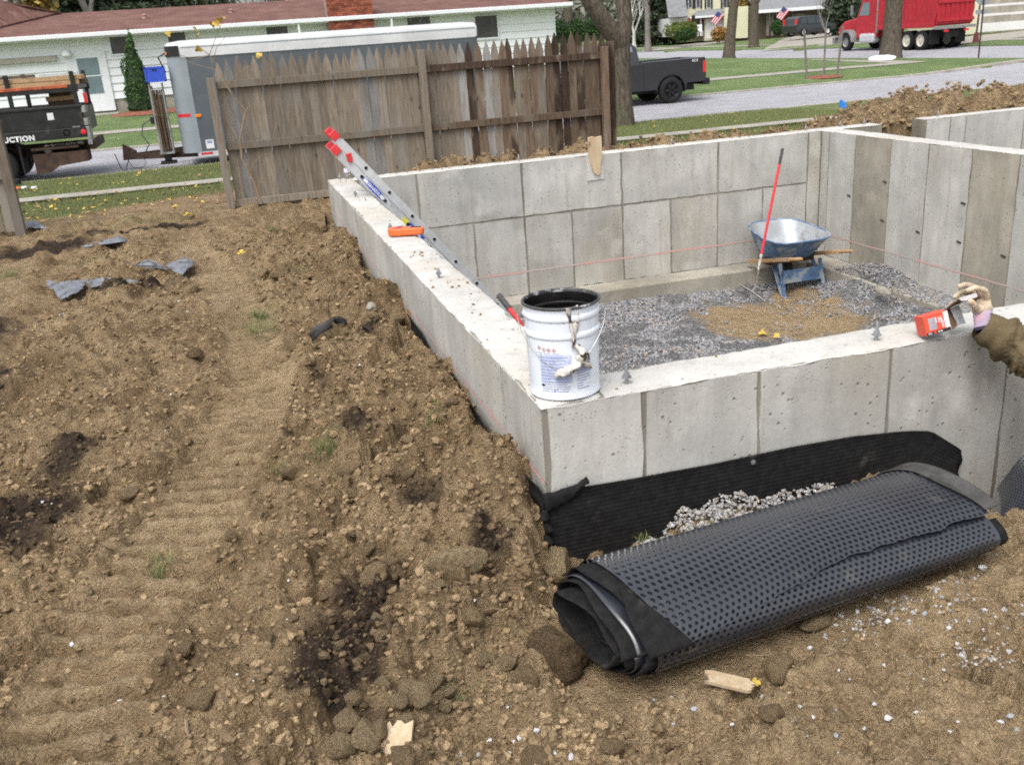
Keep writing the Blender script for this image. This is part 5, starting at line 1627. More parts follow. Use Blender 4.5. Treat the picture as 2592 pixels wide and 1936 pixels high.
# single pale stones pressed into the near ground
G3, L3 = 'single white stones on the mud', 'small white crushed stone lying loose on the near mud'
sm_ = [clod_mesh(960 + k, (1, .75, .6), .12, 1, 'stone_white') for k in range(5)]
SP = [(2050, 1645, .013), (1757, 1795, .013), (1561, 1892, .017), (1446, 1916, .014), (1404, 1907, .010), (1314, 1836, .013), (1655, 1771, .007), (1658, 1807, .006), (1445, 1712, .006), (2026, 1784, .010), (2211, 1774, .012), (2116, 1871, .011), (2247, 1842, .015), (2188, 1840, .009),
      (2058, 1814, .008), (1853, 1830, .008), (2153, 1690, .007), (2123, 1689, .006), (2237, 1684, .010), (2388, 1661, .011), (2386, 1682, .012), (2340, 1552, .013), (2248, 1583, .011), (2170, 1549, .013), (2486, 1436, .019), (2402, 1586, .010), (2426, 1700, .008), (2460, 1920, .007), (2405, 1850, .008),
      (2318, 1807, .007), (2530, 1818, .015), (2555, 1822, .012), (1202, 1530, .009), (733, 1486, .008), (180, 1625, .012), (227, 1225, .009), (283, 1218, .007), (108, 1270, .009), (435, 1012, .010), (130, 1268, .007), (30, 1135, .010), (77, 1186, .012), (1283, 1775, .008), (1360, 1848, .012), (1240, 1885, .010), (1290, 1905, .009), (1167, 1924, .007)]
for k, (px, py, r) in enumerate(SP): put('white_stone', sm_[k % 5], px, py, r, L3, 'stone', G3, sink=.45)
def stone_scatter():
    x = []; y = []
    for px, py, n, sx in ((2300, 1560, 95, .12), (2160, 1560, 45, .12), (2500, 1650, 110, .10), (2420, 1620, 40, .2), (2560, 1570, 60, .10), (2420, 1470, 25, .2), (2250, 1520, 60, .12)):
        p = on_z(px, py, -.62)
        x += list(rng.normal(p.x, sx, n)); y += list(rng.normal(p.y, sx * .45, n))
    x += list(rng.uniform(-.6, 2.2, 60)); y += list(rng.uniform(-1.7, -.6, 60))
    x = np.array(x); y = np.array(y); z = ground_height(x, y)[0]
    s = .003 + .0075 * rng.random(len(x)) ** 1.9
    tag(scatter('stone_chippings', np.stack([x, y, z + s * .2], 1), s, M['gravel_pale'], 21), kind='stuff')
    x = rng.uniform(-3.2, 0, 120); y = rng.uniform(-1.2, 7, 120); z = ground_height(x, y)[0]; s = .004 + .006 * rng.random(120)
    tag(scatter('stone_chippings', np.stack([x, y, z + s * .2], 1), s, M['stone_white'], 22), kind='stuff')
stone_scatter()

# ------------------------------------------------------------------ torn ground fabric, boards, straw, roots
M['fabric_grey'] = pm('grey_ground_fabric', (.17, .18, .20), .62, .25, 14, (.085, .085, .09), (.5, .65), 10, .006, 40, spec=.45)
def ground_p(px, py, dz=0):
    p = on_z(px, py, -.47)
    for _ in range(6): p = on_z(px, py, gz1(p.x, p.y) + dz)
    return p
def scrap(name, label, quadpx, lift, seed, mat='fabric_grey', nu=30, nv=18, cr=.020):
    P = [ground_p(*q_) for q_ in quadpx]
    ox = seed * 3.7
    def fn(u, v):
        p = P[0] * ((1 - u) * (1 - v)) + P[1] * (u * (1 - v)) + P[2] * (u * v) + P[3] * ((1 - u) * v)
        e = 4 * u * (1 - u) * 1.0
        a = np.array([u * 4 + ox]); b = np.array([v * 3 + ox])
        ed_ = .03 * float(fbm(a * 3, b * 3, seed, 2)[0]) 
        p = p + Vector((ed_, ed_ * .6, 0))
        g = float(np.asarray(site(np.array([p.x]), np.array([p.y]))[0])[0]) + .034
        rid = abs(float(fbm(a * 1.7, b * 2.3, seed + 2, 3)[0])) * 2 * cr + cr * .7 * float(fbm(a * 5, b * 5, seed + 4, 2)[0])
        return (p.x, p.y, g + .012 + lift * e * v * (1 - v) * 4 + max(-.006, rid))
    mb = MB().grid(fn, nu, nv)
    o = mb.build(name, M[mat], None, sm=True, ang=60)
    o.modifiers.new('t', 'SOLIDIFY').thickness = .002
    return tag(o, label, 'fabric scrap')
def far_or_site(x, y): return ground_height(np.array([x]), np.array([y]))[0][0]
scrap('fabric_scrap', 'crumpled grey ground fabric scrap, the lower left one on the tracked soil', [(118, 728), (160, 776), (212, 752), (222, 716)], .025, 1)
scrap('fabric_scrap', 'grey fabric strip tapering to the right, joined beside the lower left scrap', [(215, 722), (235, 750), (372, 727), (285, 704)], .02, 2, nu=22)
scrap('fabric_scrap', 'crumpled grey fabric scrap further right with a curled strip', [(420, 678), (462, 716), (497, 690), (470, 674)], .025, 3)
scrap('fabric_strip', 'narrow curled grey fabric strip reaching left from the right scrap', [(345, 690), (352, 694), (428, 702), (420, 684)], .06, 4, nv=6)
scrap('fabric_strip', 'dark flat strip of ground fabric lying across the soil near the fence gap', [(205, 622), (212, 630), (330, 627), (305, 613)], .015, 5, nv=6)
scrap('fabric_scrap', 'pale crumpled fabric heap at the foot of the left fence post', [(50, 585), (60, 592), (125, 590), (90, 567)], .05, 6, nv=8)
def curl(name, label, pts, w, seed, mat='felt_grey'):
    P = [ground_p(a, b, c) for a, b, c in pts]
    mb = MB()
    vs = []
    for i, p in enumerate(P):
        for k in range(4):
            vs.append(p + Vector((.004 * math.sin(i * 2.1 + k), 0, w * (k / 3 - .3) + .006 * math.sin(i * 1.7 + seed))) + Vector((-.02, .02, 0)) * (k / 3) ** 2)
    fs = [(i * 4 + k, i * 4 + k + 1, i * 4 + 4 + k + 1, i * 4 + 4 + k) for i in range(len(P) - 1) for k in range(3)]
    mb.add(vs, fs); o = mb.build(name, M[mat], None, sm=True); o.modifiers.new('t', 'SOLIDIFY').thickness = .003
    return tag(o, label, 'fabric scrap')
curl('fabric_strip', 'black curled strip of fabric arching out of the soil bank', [(790, 862, .0), (808, 842, .03), (830, 828, .06), (852, 816, .07), (868, 815, .05), (885, 822, .0)], .05, 1)
curl('fabric_strip', 'short black strip of plastic bent into the bank below the left wall', [(918, 832, .02), (940, 838, .03), (958, 850, .02), (966, 862, -.01)], .035, 2, 'membrane')
put('grey_stone', clod_mesh(970, (1, .8, .9), .08, 2, 'conc_foot'), 942, 806, .035, 'smooth grey stone half buried in the bank near the left wall', 'stone', sink=.3)

def board(name, label, px, py, L, w, th, rz, mat, notch=.02, seed=0, tilt=(0, 0)):
    p = ground_p(px, py, .01); q = random.Random(seed)
    n = 7
    a = [(-L / 2 + q.uniform(-notch, notch), -w / 2 + w * k / n) for k in range(n + 1)]
    b = [(L / 2 + q.uniform(-notch, notch), w / 2 - w * k / n) for k in range(n + 1)]
    m = MB().prism(a[::-1][:0] + [(x, y) for x, y in a] [::-1] + b[::-1], 0, th, lambda x, y, z: (x, y, z))
    o = m.build(name, M[mat]); o.location = (p.x, p.y, p.z + .006); o.rotation_euler = (tilt[0], tilt[1], rz)
    return tag(o, label, 'wood scrap')
board('wood_scrap', 'small split board piece lying on the mud below the membrane roll', 1845, 1732, .135, .055, .012, -.62, 'pine', .012, 3, (.05, .1))
board('wood_scrap', 'pale chipboard piece poking out of the mud at the bottom edge', 1005, 1905, .17, .085, .012, 1.25, 'pine', .02, 6, (-.1, -.25))
def straw():
    mb = MB(); q = random.Random(77)
    for k in range(420):
        if k < 150: x, y = q.uniform(-.9, 2.2), q.uniform(-1.8, -.5)
        else: x, y = q.uniform(-3, -.05), -1.6 + 8.5 * q.random() ** 2
        z = gz1(x, y); L = q.uniform(.02, .09); a = q.uniform(0, 6.28); w = q.uniform(.0008, .0016)
        d = Vector((math.cos(a), math.sin(a), q.uniform(-.1, .35)))
        s = Vector((-d.y, d.x, q.uniform(-.4, .4)))
        mb.tube([(x, y, z + .004), Vector((x, y, z + .008)) + d * L * .5 + s * L * .1, Vector((x, y, z + .003)) + d * L], w, 4)
    tag(mb.build('straw', M['twig']), kind='stuff')
straw()
rt = MB().tube([ground_p(a, b, .008) for a, b in ((478, 1797), (470, 1815), (472, 1835), (474, 1850), (478, 1868))], [.003, .005, .006, .005, .003], 7).build('root', M['twig'], None, sm=True)
tag(rt, 'pale bent root on the soil near the bottom left tyre prints', 'root')
rt = MB().tube([ground_p(1392, 1527, .02), ground_p(1412, 1555, .03), ground_p(1436, 1588, .03), ground_p(1466, 1606, .01)], [.002, .003, .003, .002], 6).build('twig', M['twig'], None, sm=True)
tag(rt, 'thin tan twig curving beside the open end of the membrane roll', 'twig')
rt = MB().tube([ground_p(2078, 1660, .012), ground_p(2100, 1656, .012), ground_p(2118, 1648, .016), ground_p(2118, 1628, .012)], [.002, .003, .003, .002], 6).build('twig', M['twig'], None, sm=True)
tag(rt, 'small hooked twig right of the white stone on the mud', 'twig')

# leaves that can be picked out
def leaf(px, py, s, mat, label, lobes=5, seed=0, grp=None, rot=None):
    p = ground_p(px, py, .018)
    o = link('fallen_leaf', leaf_mesh('fallen_leaf', M[mat], s, lobes, .3, seed), None, p + Vector((0, 0, .008)), rot or (rnd.uniform(-.3, .3), rnd.uniform(-.3, .3), rnd.uniform(0, 6)))
    tag(o, label, 'leaf', grp)
leaf(1910, 1732, .024, 'leaf_yellow', 'bright yellow leaf beside the split board on the mud', 4, 1)
leaf(178, 1113, .032, 'leaf_tan', 'orange tan oak leaf on dark soil at far left', 7, 2)
leaf(480, 545, .075, 'leaf_yellow', 'large yellow maple leaf on bare soil left of the fence post', 5, 3)
leaf(574, 618, .05, 'leaf_yellow', 'pale yellow leaf below the left end of the fence', 5, 4)
leaf(612, 644, .045, 'leaf_yellow', 'golden leaf standing on edge on the soil bank', 4, 5, rot=(1.2, .2, .4))
leaf(1930, 845, .06, 'leaf_yellow', 'yellow leaf on brown patch inside the pit near the front wall', 5, 6)
leaf(960, 1510, .022, 'leaf_tan', 'curled dry brown leaf on the clods', 3, 7, rot=(1.0, .4, 1))
leaf(752, 1304, .026, 'leaf_tan', 'faded reddish leaf curled on the bank near the middle', 5, 9)
for k, (px, py, mt) in enumerate(((1917, 693, 'leaf_yellow'), (2053, 700, 'leaf_yellow'), (1660, 735, 'leaf_yellow'), (1985, 768, 'leaf_tan'), (1965, 850, 'leaf_yellow'))):
    p = on_z(px, py, -1.64); 
    o = link('fallen_leaf', leaf_mesh('fallen_leaf', M[mt], .05, 5, .3, 40 + k), None, p, (.2, .3, k)); tag(o, 'small leaf lying on the floor of the pit', 'leaf', 'leaves on the pit floor')
def litter():
    n = 560
    vs = []; fs = []; fm_ = []
    q = random.Random(99)
    for k in range(n):
        r = q.random()
        if r < .45: x, y = q.uniform(-5.5, -.8), q.uniform(10.2, 15)
        elif r < .6: x, y = q.uniform(-6, 0), q.uniform(15.5, 19.8)
        elif r < .8: x, y = q.uniform(4.8, 12), q.uniform(8.2, 15)
        elif r < .9: x, y = q.uniform(4, 14), q.uniform(15.5, 19.8)
        else: x, y = q.uniform(-6, 30), q.uniform(28.2, 38)
        z = float(far_surf(np.array([x]), np.array([y]))[0]) if y > 11 else gz1(x, y)
        s = q.uniform(.018, .05); a = q.uniform(0, 6.28); b = len(vs)
        for i in range(4):
            t = a + i * math.pi / 2
            vs.append((x + s * math.cos(t) * (1 if i % 2 else .6), y + s * math.sin(t) * (1 if i % 2 else .6), z + .02 + q.uniform(-.012, .03)))
        fs.append((b, b + 1, b + 2, b + 3)); fm_.append(0 if q.random() < .62 else 1)
    me = new_mesh('leaf_litter', vs, fs, [M['leaf_yellow'], M['leaf_tan']], fm_)
    tag(link('leaf_litter', me), kind='stuff')
litter()

# ------------------------------------------------------------------ grass
def blades(name, x, y, z, h, seed, mat='blade', lean=.6):
    g = np.random.default_rng(seed); n = len(x)
    a = g.uniform(0, 6.283, n); w = g.uniform(.0012, .0024, n) * (1 + h * 8 * (mat == 'blade') * (n > 5000)); L = h * g.uniform(.5, 1.2, n)
    la = g.uniform(0, 6.283, n); ll = L * g.uniform(0, lean, n)
    p0 = np.stack([x - np.cos(a) * w, y - np.sin(a) * w, z], 1); p1 = np.stack([x + np.cos(a) * w, y + np.sin(a) * w, z], 1)
    m0 = np.stack([x - np.cos(a) * w * .7 + np.cos(la) * ll * .3, y - np.sin(a) * w * .7 + np.sin(la) * ll * .3, z + L * .6], 1)
    m1 = np.stack([x + np.cos(a) * w * .7 + np.cos(la) * ll * .3, y + np.sin(a) * w * .7 + np.sin(la) * ll * .3, z + L * .6], 1)
    t = np.stack([x + np.cos(la) * ll, y + np.sin(la) * ll, z + L], 1)
    V = np.stack([p0, p1, m0, m1, t], 1).reshape(-1, 3)
    b = np.arange(n)[:, None] * 5
    F = np.concatenate([b + np.array([0, 1, 3]), b + np.array([0, 3, 2]), b + np.array([2, 3, 4])])
    me = np_mesh(name, V, F, M[mat], False)
    at_ = me.attributes.new('tone', 'FLOAT', 'POINT'); at_.data.foreach_set('value', np.repeat(g.random(n), 5).astype(np.float32))
    return me
def lawn_blades():
    n = 90000
    x = rng.uniform(-6.5, 13, n); y = rng.uniform(15.5, 19.9, n)
    z = far_surf(x, y) - .012
    x2 = rng.uniform(-6, 11, 60000); y2 = rng.uniform(9.4, 14.8, 60000)
    edge = 10.9 + 1.6 * fbm(x2 * .8, y2 * .8, 231, 3) + 1.6 * smooth(-3.2, -1.2, x2) * smooth(1, -1, x2) + np.where(x2 > 4.7, -1.2, 0)
    k = (rng.random(len(x2)) < smooth(-.4, 1.0, y2 - edge)) & ~((x2 > 5.2) & (y2 < 10.4))
    x2, y2 = x2[k], y2[k]; z2 = ground_height(x2, y2)[0] - .005
    me = blades('grass', np.concatenate([x, x2]), np.concatenate([y, y2]), np.concatenate([z, z2]), .055, 5)
    tag(link('grass', me), kind='stuff')
lawn_blades()
G4 = 'grass tufts torn up with the soil'
TUF = [(405, 1428, 90, .05, .07), (655, 800, 130, .075, .09), (640, 838, 70, .05, .08), (1092, 1062, 70, .045, .06), (1105, 1040, 40, .04, .06), (825, 1140, 110, .06, .08), (690, 585, 90, .10, .08), (648, 607, 80, .09, .08), (1145, 1636, 60, .05, .05), (1628, 1362, 60, .035, .07), (1240, 1118, 60, .035, .06), (612, 1197, 30, .03, .05),
       (985, 740, 90, .07, .04), (660, 690, 70, .08, .06), (690, 660, 50, .06, .06), (710, 1195, 50, .04, .06), (220, 660, 80, .12, .05), (1620, 1150, 0, 0, 0), (600, 525, 70, .12, .10), (20, 700, 120, .15, .06), (395, 555, 160, .25, .05), (870, 1030, 30, .03, .05)]
for k, (px, py, n, s, h) in enumerate(TUF):
    if not n: continue
    p = ground_p(px, py)
    g = np.random.default_rng(500 + k)
    x = g.normal(0, s * .5, n); y = g.normal(0, s * .45, n)
    z = ground_height(x + p.x, y + p.y)[0] - p.z - .004
    me = blades('grass_tuft', x, y, z, h * .8, 600 + k, lean=1.6)
    o = link('grass_tuft', me, None, p); tag(o, 'torn tuft of green grass on the bare soil bank', 'grass tuft', G4)

# ------------------------------------------------------------------ marker flags on the spoil heap
M['flag_blue'] = pm('blue_flag', (.03, .23, .72), .5, .1, 8)
M['flag_orange'] = pm('orange_flag', (.75, .13, .05), .5, .1, 8)
for px, py, mt, lb, pm_ in ((2133, 268, 'flag_blue', 'small blue marker flag at the left end of the spoil heap', (2139, 296)), (2478, 240, 'flag_orange', 'small orange marker flag on top of the spoil heap', (2480, 256))):
    p = on_y(px, py, 9.0); fl2 = thing('marker_flag', lb, 'flag', p)
    z0 = gz1(p.x, p.y) - p.z
    MB().tube([(0, 0, .03), (.02, 0, min(z0, -.1) - .03)], .002, 5).build('wire', M['wire'], fl2)
    s = 1.0 if mt == 'flag_blue' else .65
    MB().grid(lambda u, v: (-.055 * s + .10 * s * u, .02 * math.sin(u * 5), -.02 + .085 * s * v - .02 * u + .025 * math.sin(u * 4) * v), 6, 4).build('flag', M[mt], fl2, sm=True)

# ------------------------------------------------------------------ vehicles
M['truck_black'] = pm('dirty_black_paint', (.016, .016, .017), .45, .35, 4, (.055, .048, .04), (.55, .72), 5, spec=.4)
M['rust'] = pm('rusty_brown_steel', (.060, .036, .024), .85, .35, 6, (.16, .12, .09), (.6, .75), 9)
M['plate_grey'] = pm('grey_tread_plate', (.30, .30, .29), .55, .15, 10, (.17, .17, .16), (.5, .65), 12, metal=.3)
M['tire'] = pm('tyre_rubber', (.017, .017, .018), .85, .25, 20, spec=.25)
M['lamp_red'] = pm('red_lamp_lens', (.62, .03, .03), .25, .05, 20, spec=.5)
M['lamp_amber'] = pm('amber_lamp_lens', (.75, .22, .02), .25, .05, 20, spec=.5)
M['lamp_clear'] = pm('clear_lamp_lens', (.6, .6, .62), .2, .05, 20, spec=.5)
M['letter_white'] = pm('white_lettering', (.70, .70, .70), .5, .06, 20)
M['chrome'] = pm('chrome', (.55, .56, .58), .2, .08, 10, metal=.9)
M['glass'] = pm('dark_glass', (.030, .036, .042), .06, .1, 3, spec=.8)
M['glass_pale'] = pm('pale_glass', (.17, .23, .25), .08, .1, 2, spec=.8)
M['lumber'] = wood('sawn_lumber', (.42, .27, .14), (.56, .40, .24), (.36, .24, .14))
M['lumber_old'] = wood('old_brown_boards', (.095, .065, .045), (.16, .11, .075), (.22, .17, .12))
ZS = -1.03
def wheel(parent, c, r, w, rim_mat, axis='Y', spokes=0, hubr=.55, name='wheel'):
    Mx = Matrix.Rotation(math.pi / 2, 3, 'X') if axis == 'Y' else Matrix.Rotation(math.pi / 2, 3, 'Y')
    prof = [(r * hubr, -w / 2), (r * .86, -w / 2), (r * .96, -w * .44), (r, -w * .30), (r, w * .30), (r * .96, w * .44), (r * .86, w / 2), (r * hubr, w / 2)]
    o = MB().lathe(prof, 28, c, Mx).build(name, M['tire'], parent, sm=True, ang=50)
    MB().lathe([(0, -w * .26), (r * .16, -w * .30), (r * .20, -w * .20), (r * .48, -w * .18), (r * hubr * 1.01, -w * .45), (r * hubr * 1.01, w * .45), (r * .48, w * .18), (r * .20, w * .20), (r * .16, w * .30), (0, w * .26)], 24, c, Mx).build('rim', M[rim_mat], o, sm=True, ang=40)
    if spokes:
        m = MB()
        for k in range(spokes):
            a = 2 * math.pi * k / spokes
            for s_ in (-1, 1):
                q = Matrix.Rotation(a, 3, 'Z')
                c2 = Vector(c) + Mx @ (q @ Vector((r * .34, 0, s_ * w * .40)))
                m.box(c2, (r * .42, r * .14, .03), Mx @ q)
        m.build('spokes', M[rim_mat], o)
    return o
def prof_xz(poly, y0, y1, m=None): return (m or MB()).prism(poly, y0, y1, lambda a, b, c: (a, c, b))

# --- black work truck
TY = 20.72
tk = thing('work_truck', 'black work truck with lumber rack, its tail hitched to the grey trailer', 'truck', (0, 0, 0))
MB().span((-8.2, TY, .10), (-4.02, TY + .05, .56)).build('bed_side', M['truck_black'], tk, bevel=.01)
MB().span((-8.2, TY + 2.15, .10), (-4.02, TY + 2.2, .56)).build('bed_side', M['truck_black'], tk, bevel=.01)
MB().span((-4.06, TY + .05, -.02), (-4.0, TY + 2.15, .50)).build('tailgate', M['truck_black'], tk, bevel=.01)
MB().span((-8.2, TY - .02, .52), (-4.0, TY + .08, .585)).build('top_rail', M['truck_black'], tk, bevel=.012)
MB().span((-8.2, TY - .02, -.13), (-4.0, TY + .12, .095)).build('bed_rail', M['truck_black'], tk, bevel=.012)
MB().span((-8.2, TY + .05, .02), (-4.06, TY + 2.15, .08)).build('bed_floor', M['rust'], tk)
m = MB()
for k, (z0, z1) in enumerate(((.40, .55), (.12, .28), (-.30, .10))): m.span((-4.02, TY - .01, z0), (-3.93, TY + .42, z1))
m.build('corner_plate', M['plate_grey'], tk, bevel=.012)
MB().span((-4.0, TY + .05, -.42), (-3.90, TY + 2.1, -.22)).build('bumper', M['rust'], tk, bevel=.02)
MB().span((-9, TY + .55, -.50), (-4.1, TY + .72, -.28)).build('chassis_rail', M['rust'], tk)
MB().span((-9, TY + 1.45, -.50), (-4.1, TY + 1.62, -.28)).build('chassis_rail', M['rust'], tk)
MB().span((-5.25, TY + .06, -.34), (-4.25, TY + .5, -.29)).build('side_shelf', M['rust'], tk)
m = prof_xz([(-5.25, -.42), (-4.08, -.42), (-4.08, -.66), (-4.75, -.72), (-4.95, -.84), (-5.25, -.86)], TY + .1, TY + .6); m.build('tool_box', M['rust'], tk, bevel=.015)
m = MB(); q = random.Random(3)
for k in range(16): m.ico((-4.95 + .05 * k, TY + .22 + .1 * q.random(), -.26), q.uniform(.03, .06), k, .3, (1.4, 1, .6), sub=0)
m.build('debris', M['conc_foot'], tk)
MB().lathe([(.055, 0), (.075, 0), (.075, -.02), (.055, -.02)], 20, (-4.42, TY - .02, .0), Matrix.Rotation(math.pi / 2, 3, 'X')).build('filler_ring', M['plate_grey'], tk, sm=True)
MB().lathe([(0, .012), (.055, .008), (.06, 0)], 16, (-4.07, TY - .022, -.01), Matrix.Rotation(math.pi / 2, 3, 'X')).build('marker_lamp', M['lamp_red'], tk, sm=True)
MB().span((-3.93, TY + .05, .60), (-3.86, TY + .16, .82)).build('tail_lamp', M['lamp_red'], tk, bevel=.01)
MB().span((-4.75, TY - .006, .30), (-4.62, TY + .0, .45)).build('sticker', M['letter_white'], tk)
MB().span((-4.28, TY - .026, .10), (-4.12, TY - .02, .125)).build('sticker', M['plate_grey'], tk)
text_on('lettering', 'CONSTRUCTION', .155, lambda x, y: Vector((-5.10 + x, TY - .026, -.055 + y)), M['letter_white'], tk, align='RIGHT', bold=.008, spacing=1.12)
for x in (-5.98, -8.9):
    wheel(tk, (x, TY + .14, ZS + .40), .40, .26, 'plate_grey')
    wheel(tk, (x, TY + 2.0, ZS + .40), .40, .26, 'plate_grey')
    if x > -7: wheel(tk, (x, TY + .44, ZS + .40), .40, .24, 'plate_grey'); wheel(tk, (x, TY + 1.70, ZS + .40), .40, .24, 'plate_grey')
MB().span((-5.50, TY + .05, -.82), (-5.46, TY + .65, -.2)).build('mud_flap', M['rubber'], tk)
MB().lathe([(.0, .08), (.085, .06), (.10, 0), (.085, -.06), (0, -.08)], 16, (-4.93, TY + .25, -.36)).build('air_tank', M['plate_grey'], tk, sm=True)
m = MB()
for x in (-4.08, -5.42, -7.9):
    for y in (TY + .03, TY + 2.17): MB().span((x - .045, y - .04, .55), (x + .045, y + .04, 1.30)).build('rack_post', M['truck_black'], tk, bevel=.008)
m = MB()
for y in (TY + .03, TY + 2.17): m.span((-8.0, y - .035, .86), (-4.0, y + .035, 1.0))
for x in (-4.08, -5.42, -7.9): m.span((x - .04, TY, .90), (x + .04, TY + 2.2, .98))
m.build('rack_rail', M['truck_black'], tk, bevel=.008)
m = prof_xz([(-10.9, -.5), (-8.35, -.5), (-8.35, .95), (-8.6, 1.05), (-9.7, 1.05), (-10.1, .45), (-10.9, .30)], TY + .1, TY + 2.05); m.build('cab', M['truck_black'], tk, bevel=.06)
prof_xz([(-9.55, .45), (-8.6, .45), (-8.6, .95), (-9.35, .95)], TY + .085, TY + .11).build('cab_window', M['glass'], tk)
for k, (z, x0, x1, y, mt, hh) in enumerate(((1.06, -6.4, -3.95, .0, 'lumber', .09), (1.16, -6.4, -3.88, .03, 'lumber', .085), (1.255, -4.75, -3.95, .02, 'alu', .05), (1.25, -6.0, -4.85, .06, 'lumber_old', .06), (1.07, -6.6, -3.8, .2, 'lumber_old', .09), (1.17, -6.5, -3.85, .24, 'lumber', .09))):
    o = MB().box(((x0 + x1) / 2, TY + .12 + y, z), (x1 - x0, .14, hh)).build('lumber', M[mt], None, bevel=.006)
    tag(o, ['long tan board, lowest at the front of the truck rack', 'orange tan board above the lowest on the truck rack', 'short pale metal strip on top of the truck rack lumber', 'dark board lying on top of the rack lumber at left', 'dark brown board behind the front stack on the rack', 'tan board behind the front stack, upper one on the rack'][k], 'lumber')
o = MB().box((-5.0, TY + .05, .935), (1.6, .05, .07)).build('orange_ladder', pm('dirty_orange_fibreglass', (.40, .095, .04), .7, .3, 9, (.16, .08, .05), (.5, .7), 8), None, bevel=.01); o.location = (0, -.045, .055)
tag(o, 'orange fibreglass ladder rail on edge on the truck rack', 'ladder')
for k, (x0, x1, z, mt, h) in enumerate(((-4.75, -4.15, .63, 'lumber_old', .12), (-4.78, -4.2, .73, 'lumber', .10), (-4.7, -4.25, .83, 'lumber_old', .12))):
    o = MB().box(((x0 + x1) / 2, TY + .75, z), (x1 - x0, .5, h)).build('lumber', M[mt], None, bevel=.006)
    MBs = MB().span((x0 + .02, TY + .52, .08), (x1 - .02, TY + .98, z - h / 2)) if k == 0 else None
    tag(o, ['brown timber block stack in the truck bed, lowest', 'yellow timber in the middle of the block stack in the truck bed', 'dark timber on top of the block stack in the truck bed'][k], 'lumber')
    if MBs: MBs.build('bearer', M['lumber_old'], o)

# --- enclosed trailer
M['trl_side'] = pm('slate_grey_panel', (.085, .100, .115), .42, .08, 2, (.11, .125, .14), (.5, .7), 3, spec=.45)
M['trl_nose'] = pm('pale_grey_corner', (.25, .285, .31), .4, .08, 2, spec=.45)
M['trl_roof'] = pm('white_roof_metal', (.58, .59, .60), .35, .10, 2, (.42, .42, .42), (.6, .75), 4, spec=.45)
M['tape_red'] = pm('red_reflective_tape', (.55, .03, .04), .35, .06, 20)
tr = thing('cargo_trailer', 'long grey enclosed cargo trailer with white roof behind the picket fence', 'trailer')
tx0, tx1, ty0, ty1, tz0, tz1 = -2.02, 5.24, 20.55, 22.85, -.70, 1.46
def plan(r, x0=tx0, x1=tx1, y0=ty0, y1=ty1, r2=.05):
    P = []
    for cx, cy, rr, a0 in ((x0 + r, y0 + r, r, 180), (x1 - r2, y0 + r2, r2, 270), (x1 - r2, y1 - r2, r2, 0), (x0 + r, y1 - r, r, 90)):
        for k in range(7): a = R_(a0 + 15 * k); P.append((cx + rr * math.cos(a), cy + rr * math.sin(a)))
    return P
MB().prism(plan(.34), tz0, tz1, lambda a, b, c: (a, b, c)).build('box_side', M['trl_side'], tr, sm=True, ang=30)
def plan_in(d): return plan(.34 - d * .3, tx0 + d, tx1 - d, ty0 + d, ty1 - d, .05)
mb = MB(); rings = [(-.01, tz1 - .03), (-.012, tz1 + .14), (-.006, tz1 + .20), (.02, tz1 + .255), (.07, tz1 + .285), (.30, tz1 + .315)]
for d, z in rings: mb.v += [(x, y, z) for x, y in plan_in(d)]
n = 28
for i in range(len(rings) - 1):
    for k in range(n): mb.f.append((i * n + k, i * n + (k + 1) % n, (i + 1) * n + (k + 1) % n, (i + 1) * n + k))
mb.f.append(tuple(range((len(rings) - 1) * n, len(rings) * n))); mb.fm = [0] * len(mb.f)
mb.build('roof', M['trl_roof'], tr, sm=True, ang=50)
MB().span((tx0 + .34, ty0 - .018, tz1 + .155), (tx1 - .05, ty0 + .02, tz1 + .175)).build('roof_seam', M['trl_nose'], tr)
MB().span((tx0 + .36, ty0 - .016, tz1 - .05), (tx1 - .05, ty0 + .02, tz1 - .028)).build('roof_trim', M['alu'], tr)
MB().grid(lambda u, v: (tx0 + .34 + .362 * math.cos(R_(176 + 88 * u)), ty0 + .34 + .362 * math.sin(R_(176 + 88 * u)), tz1 - .02 + .23 * v), 12, 2).build('nose_cap', M['truck_black'], tr, sm=True)
MB().grid(lambda u, v: (tx0 + .34 + (.344) * math.cos(R_(178 + 94 * u)) + (0 if u < .98 else .08), ty0 + .34 + .345 * math.sin(R_(178 + 94 * u)), tz0 + .01 + (tz1 - tz0 - .02) * v), 14, 1).build('nose_corner', M['trl_nose'], tr, sm=True)
MB().span((tx0 + .36, ty0 - .004, tz0 - .10), (tx1 - .03, ty0 + .06, tz0 + .02)).build('bottom_trim', M['alu'], tr)
for k in range(12): MB().span((tx0 + .40 + k * .58, ty0 - .008, tz0 - .05), (tx0 + .66 + k * .58, ty0 - .004, tz0 + .0)).build('reflective_tape', M['tape_red'], tr)
MB().grid(lambda u, v: (tx0 + .34 + .348 * math.cos(R_(205 + 60 * u)), ty0 + .34 + .348 * math.sin(R_(205 + 60 * u)), .12 + .075 * v), 8, 1).build('reflective_tape', M['tape_red'], tr, sm=True)
MB().box((tx0 + .48, ty0 - .012, .13), (.13, .03, .07)).build('marker_lamp', M['lamp_amber'], tr, bevel=.012)
MB().box((tx0 + .04, ty0 + .22, tz1 + .06), (.10, .10, .06)).build('marker_lamp', M['lamp_amber'], tr, bevel=.012)
MB().span((tx0 + .54, ty0 - .005, -.62), (tx0 + .72, ty0, -.42)).build('plate_sticker', M['letter_white'], tr)
MB().span((tx0 + .57, ty0 - .008, -.50), (tx0 + .69, ty0 - .005, -.44)).build('sticker_print', M['print_dark'], tr)
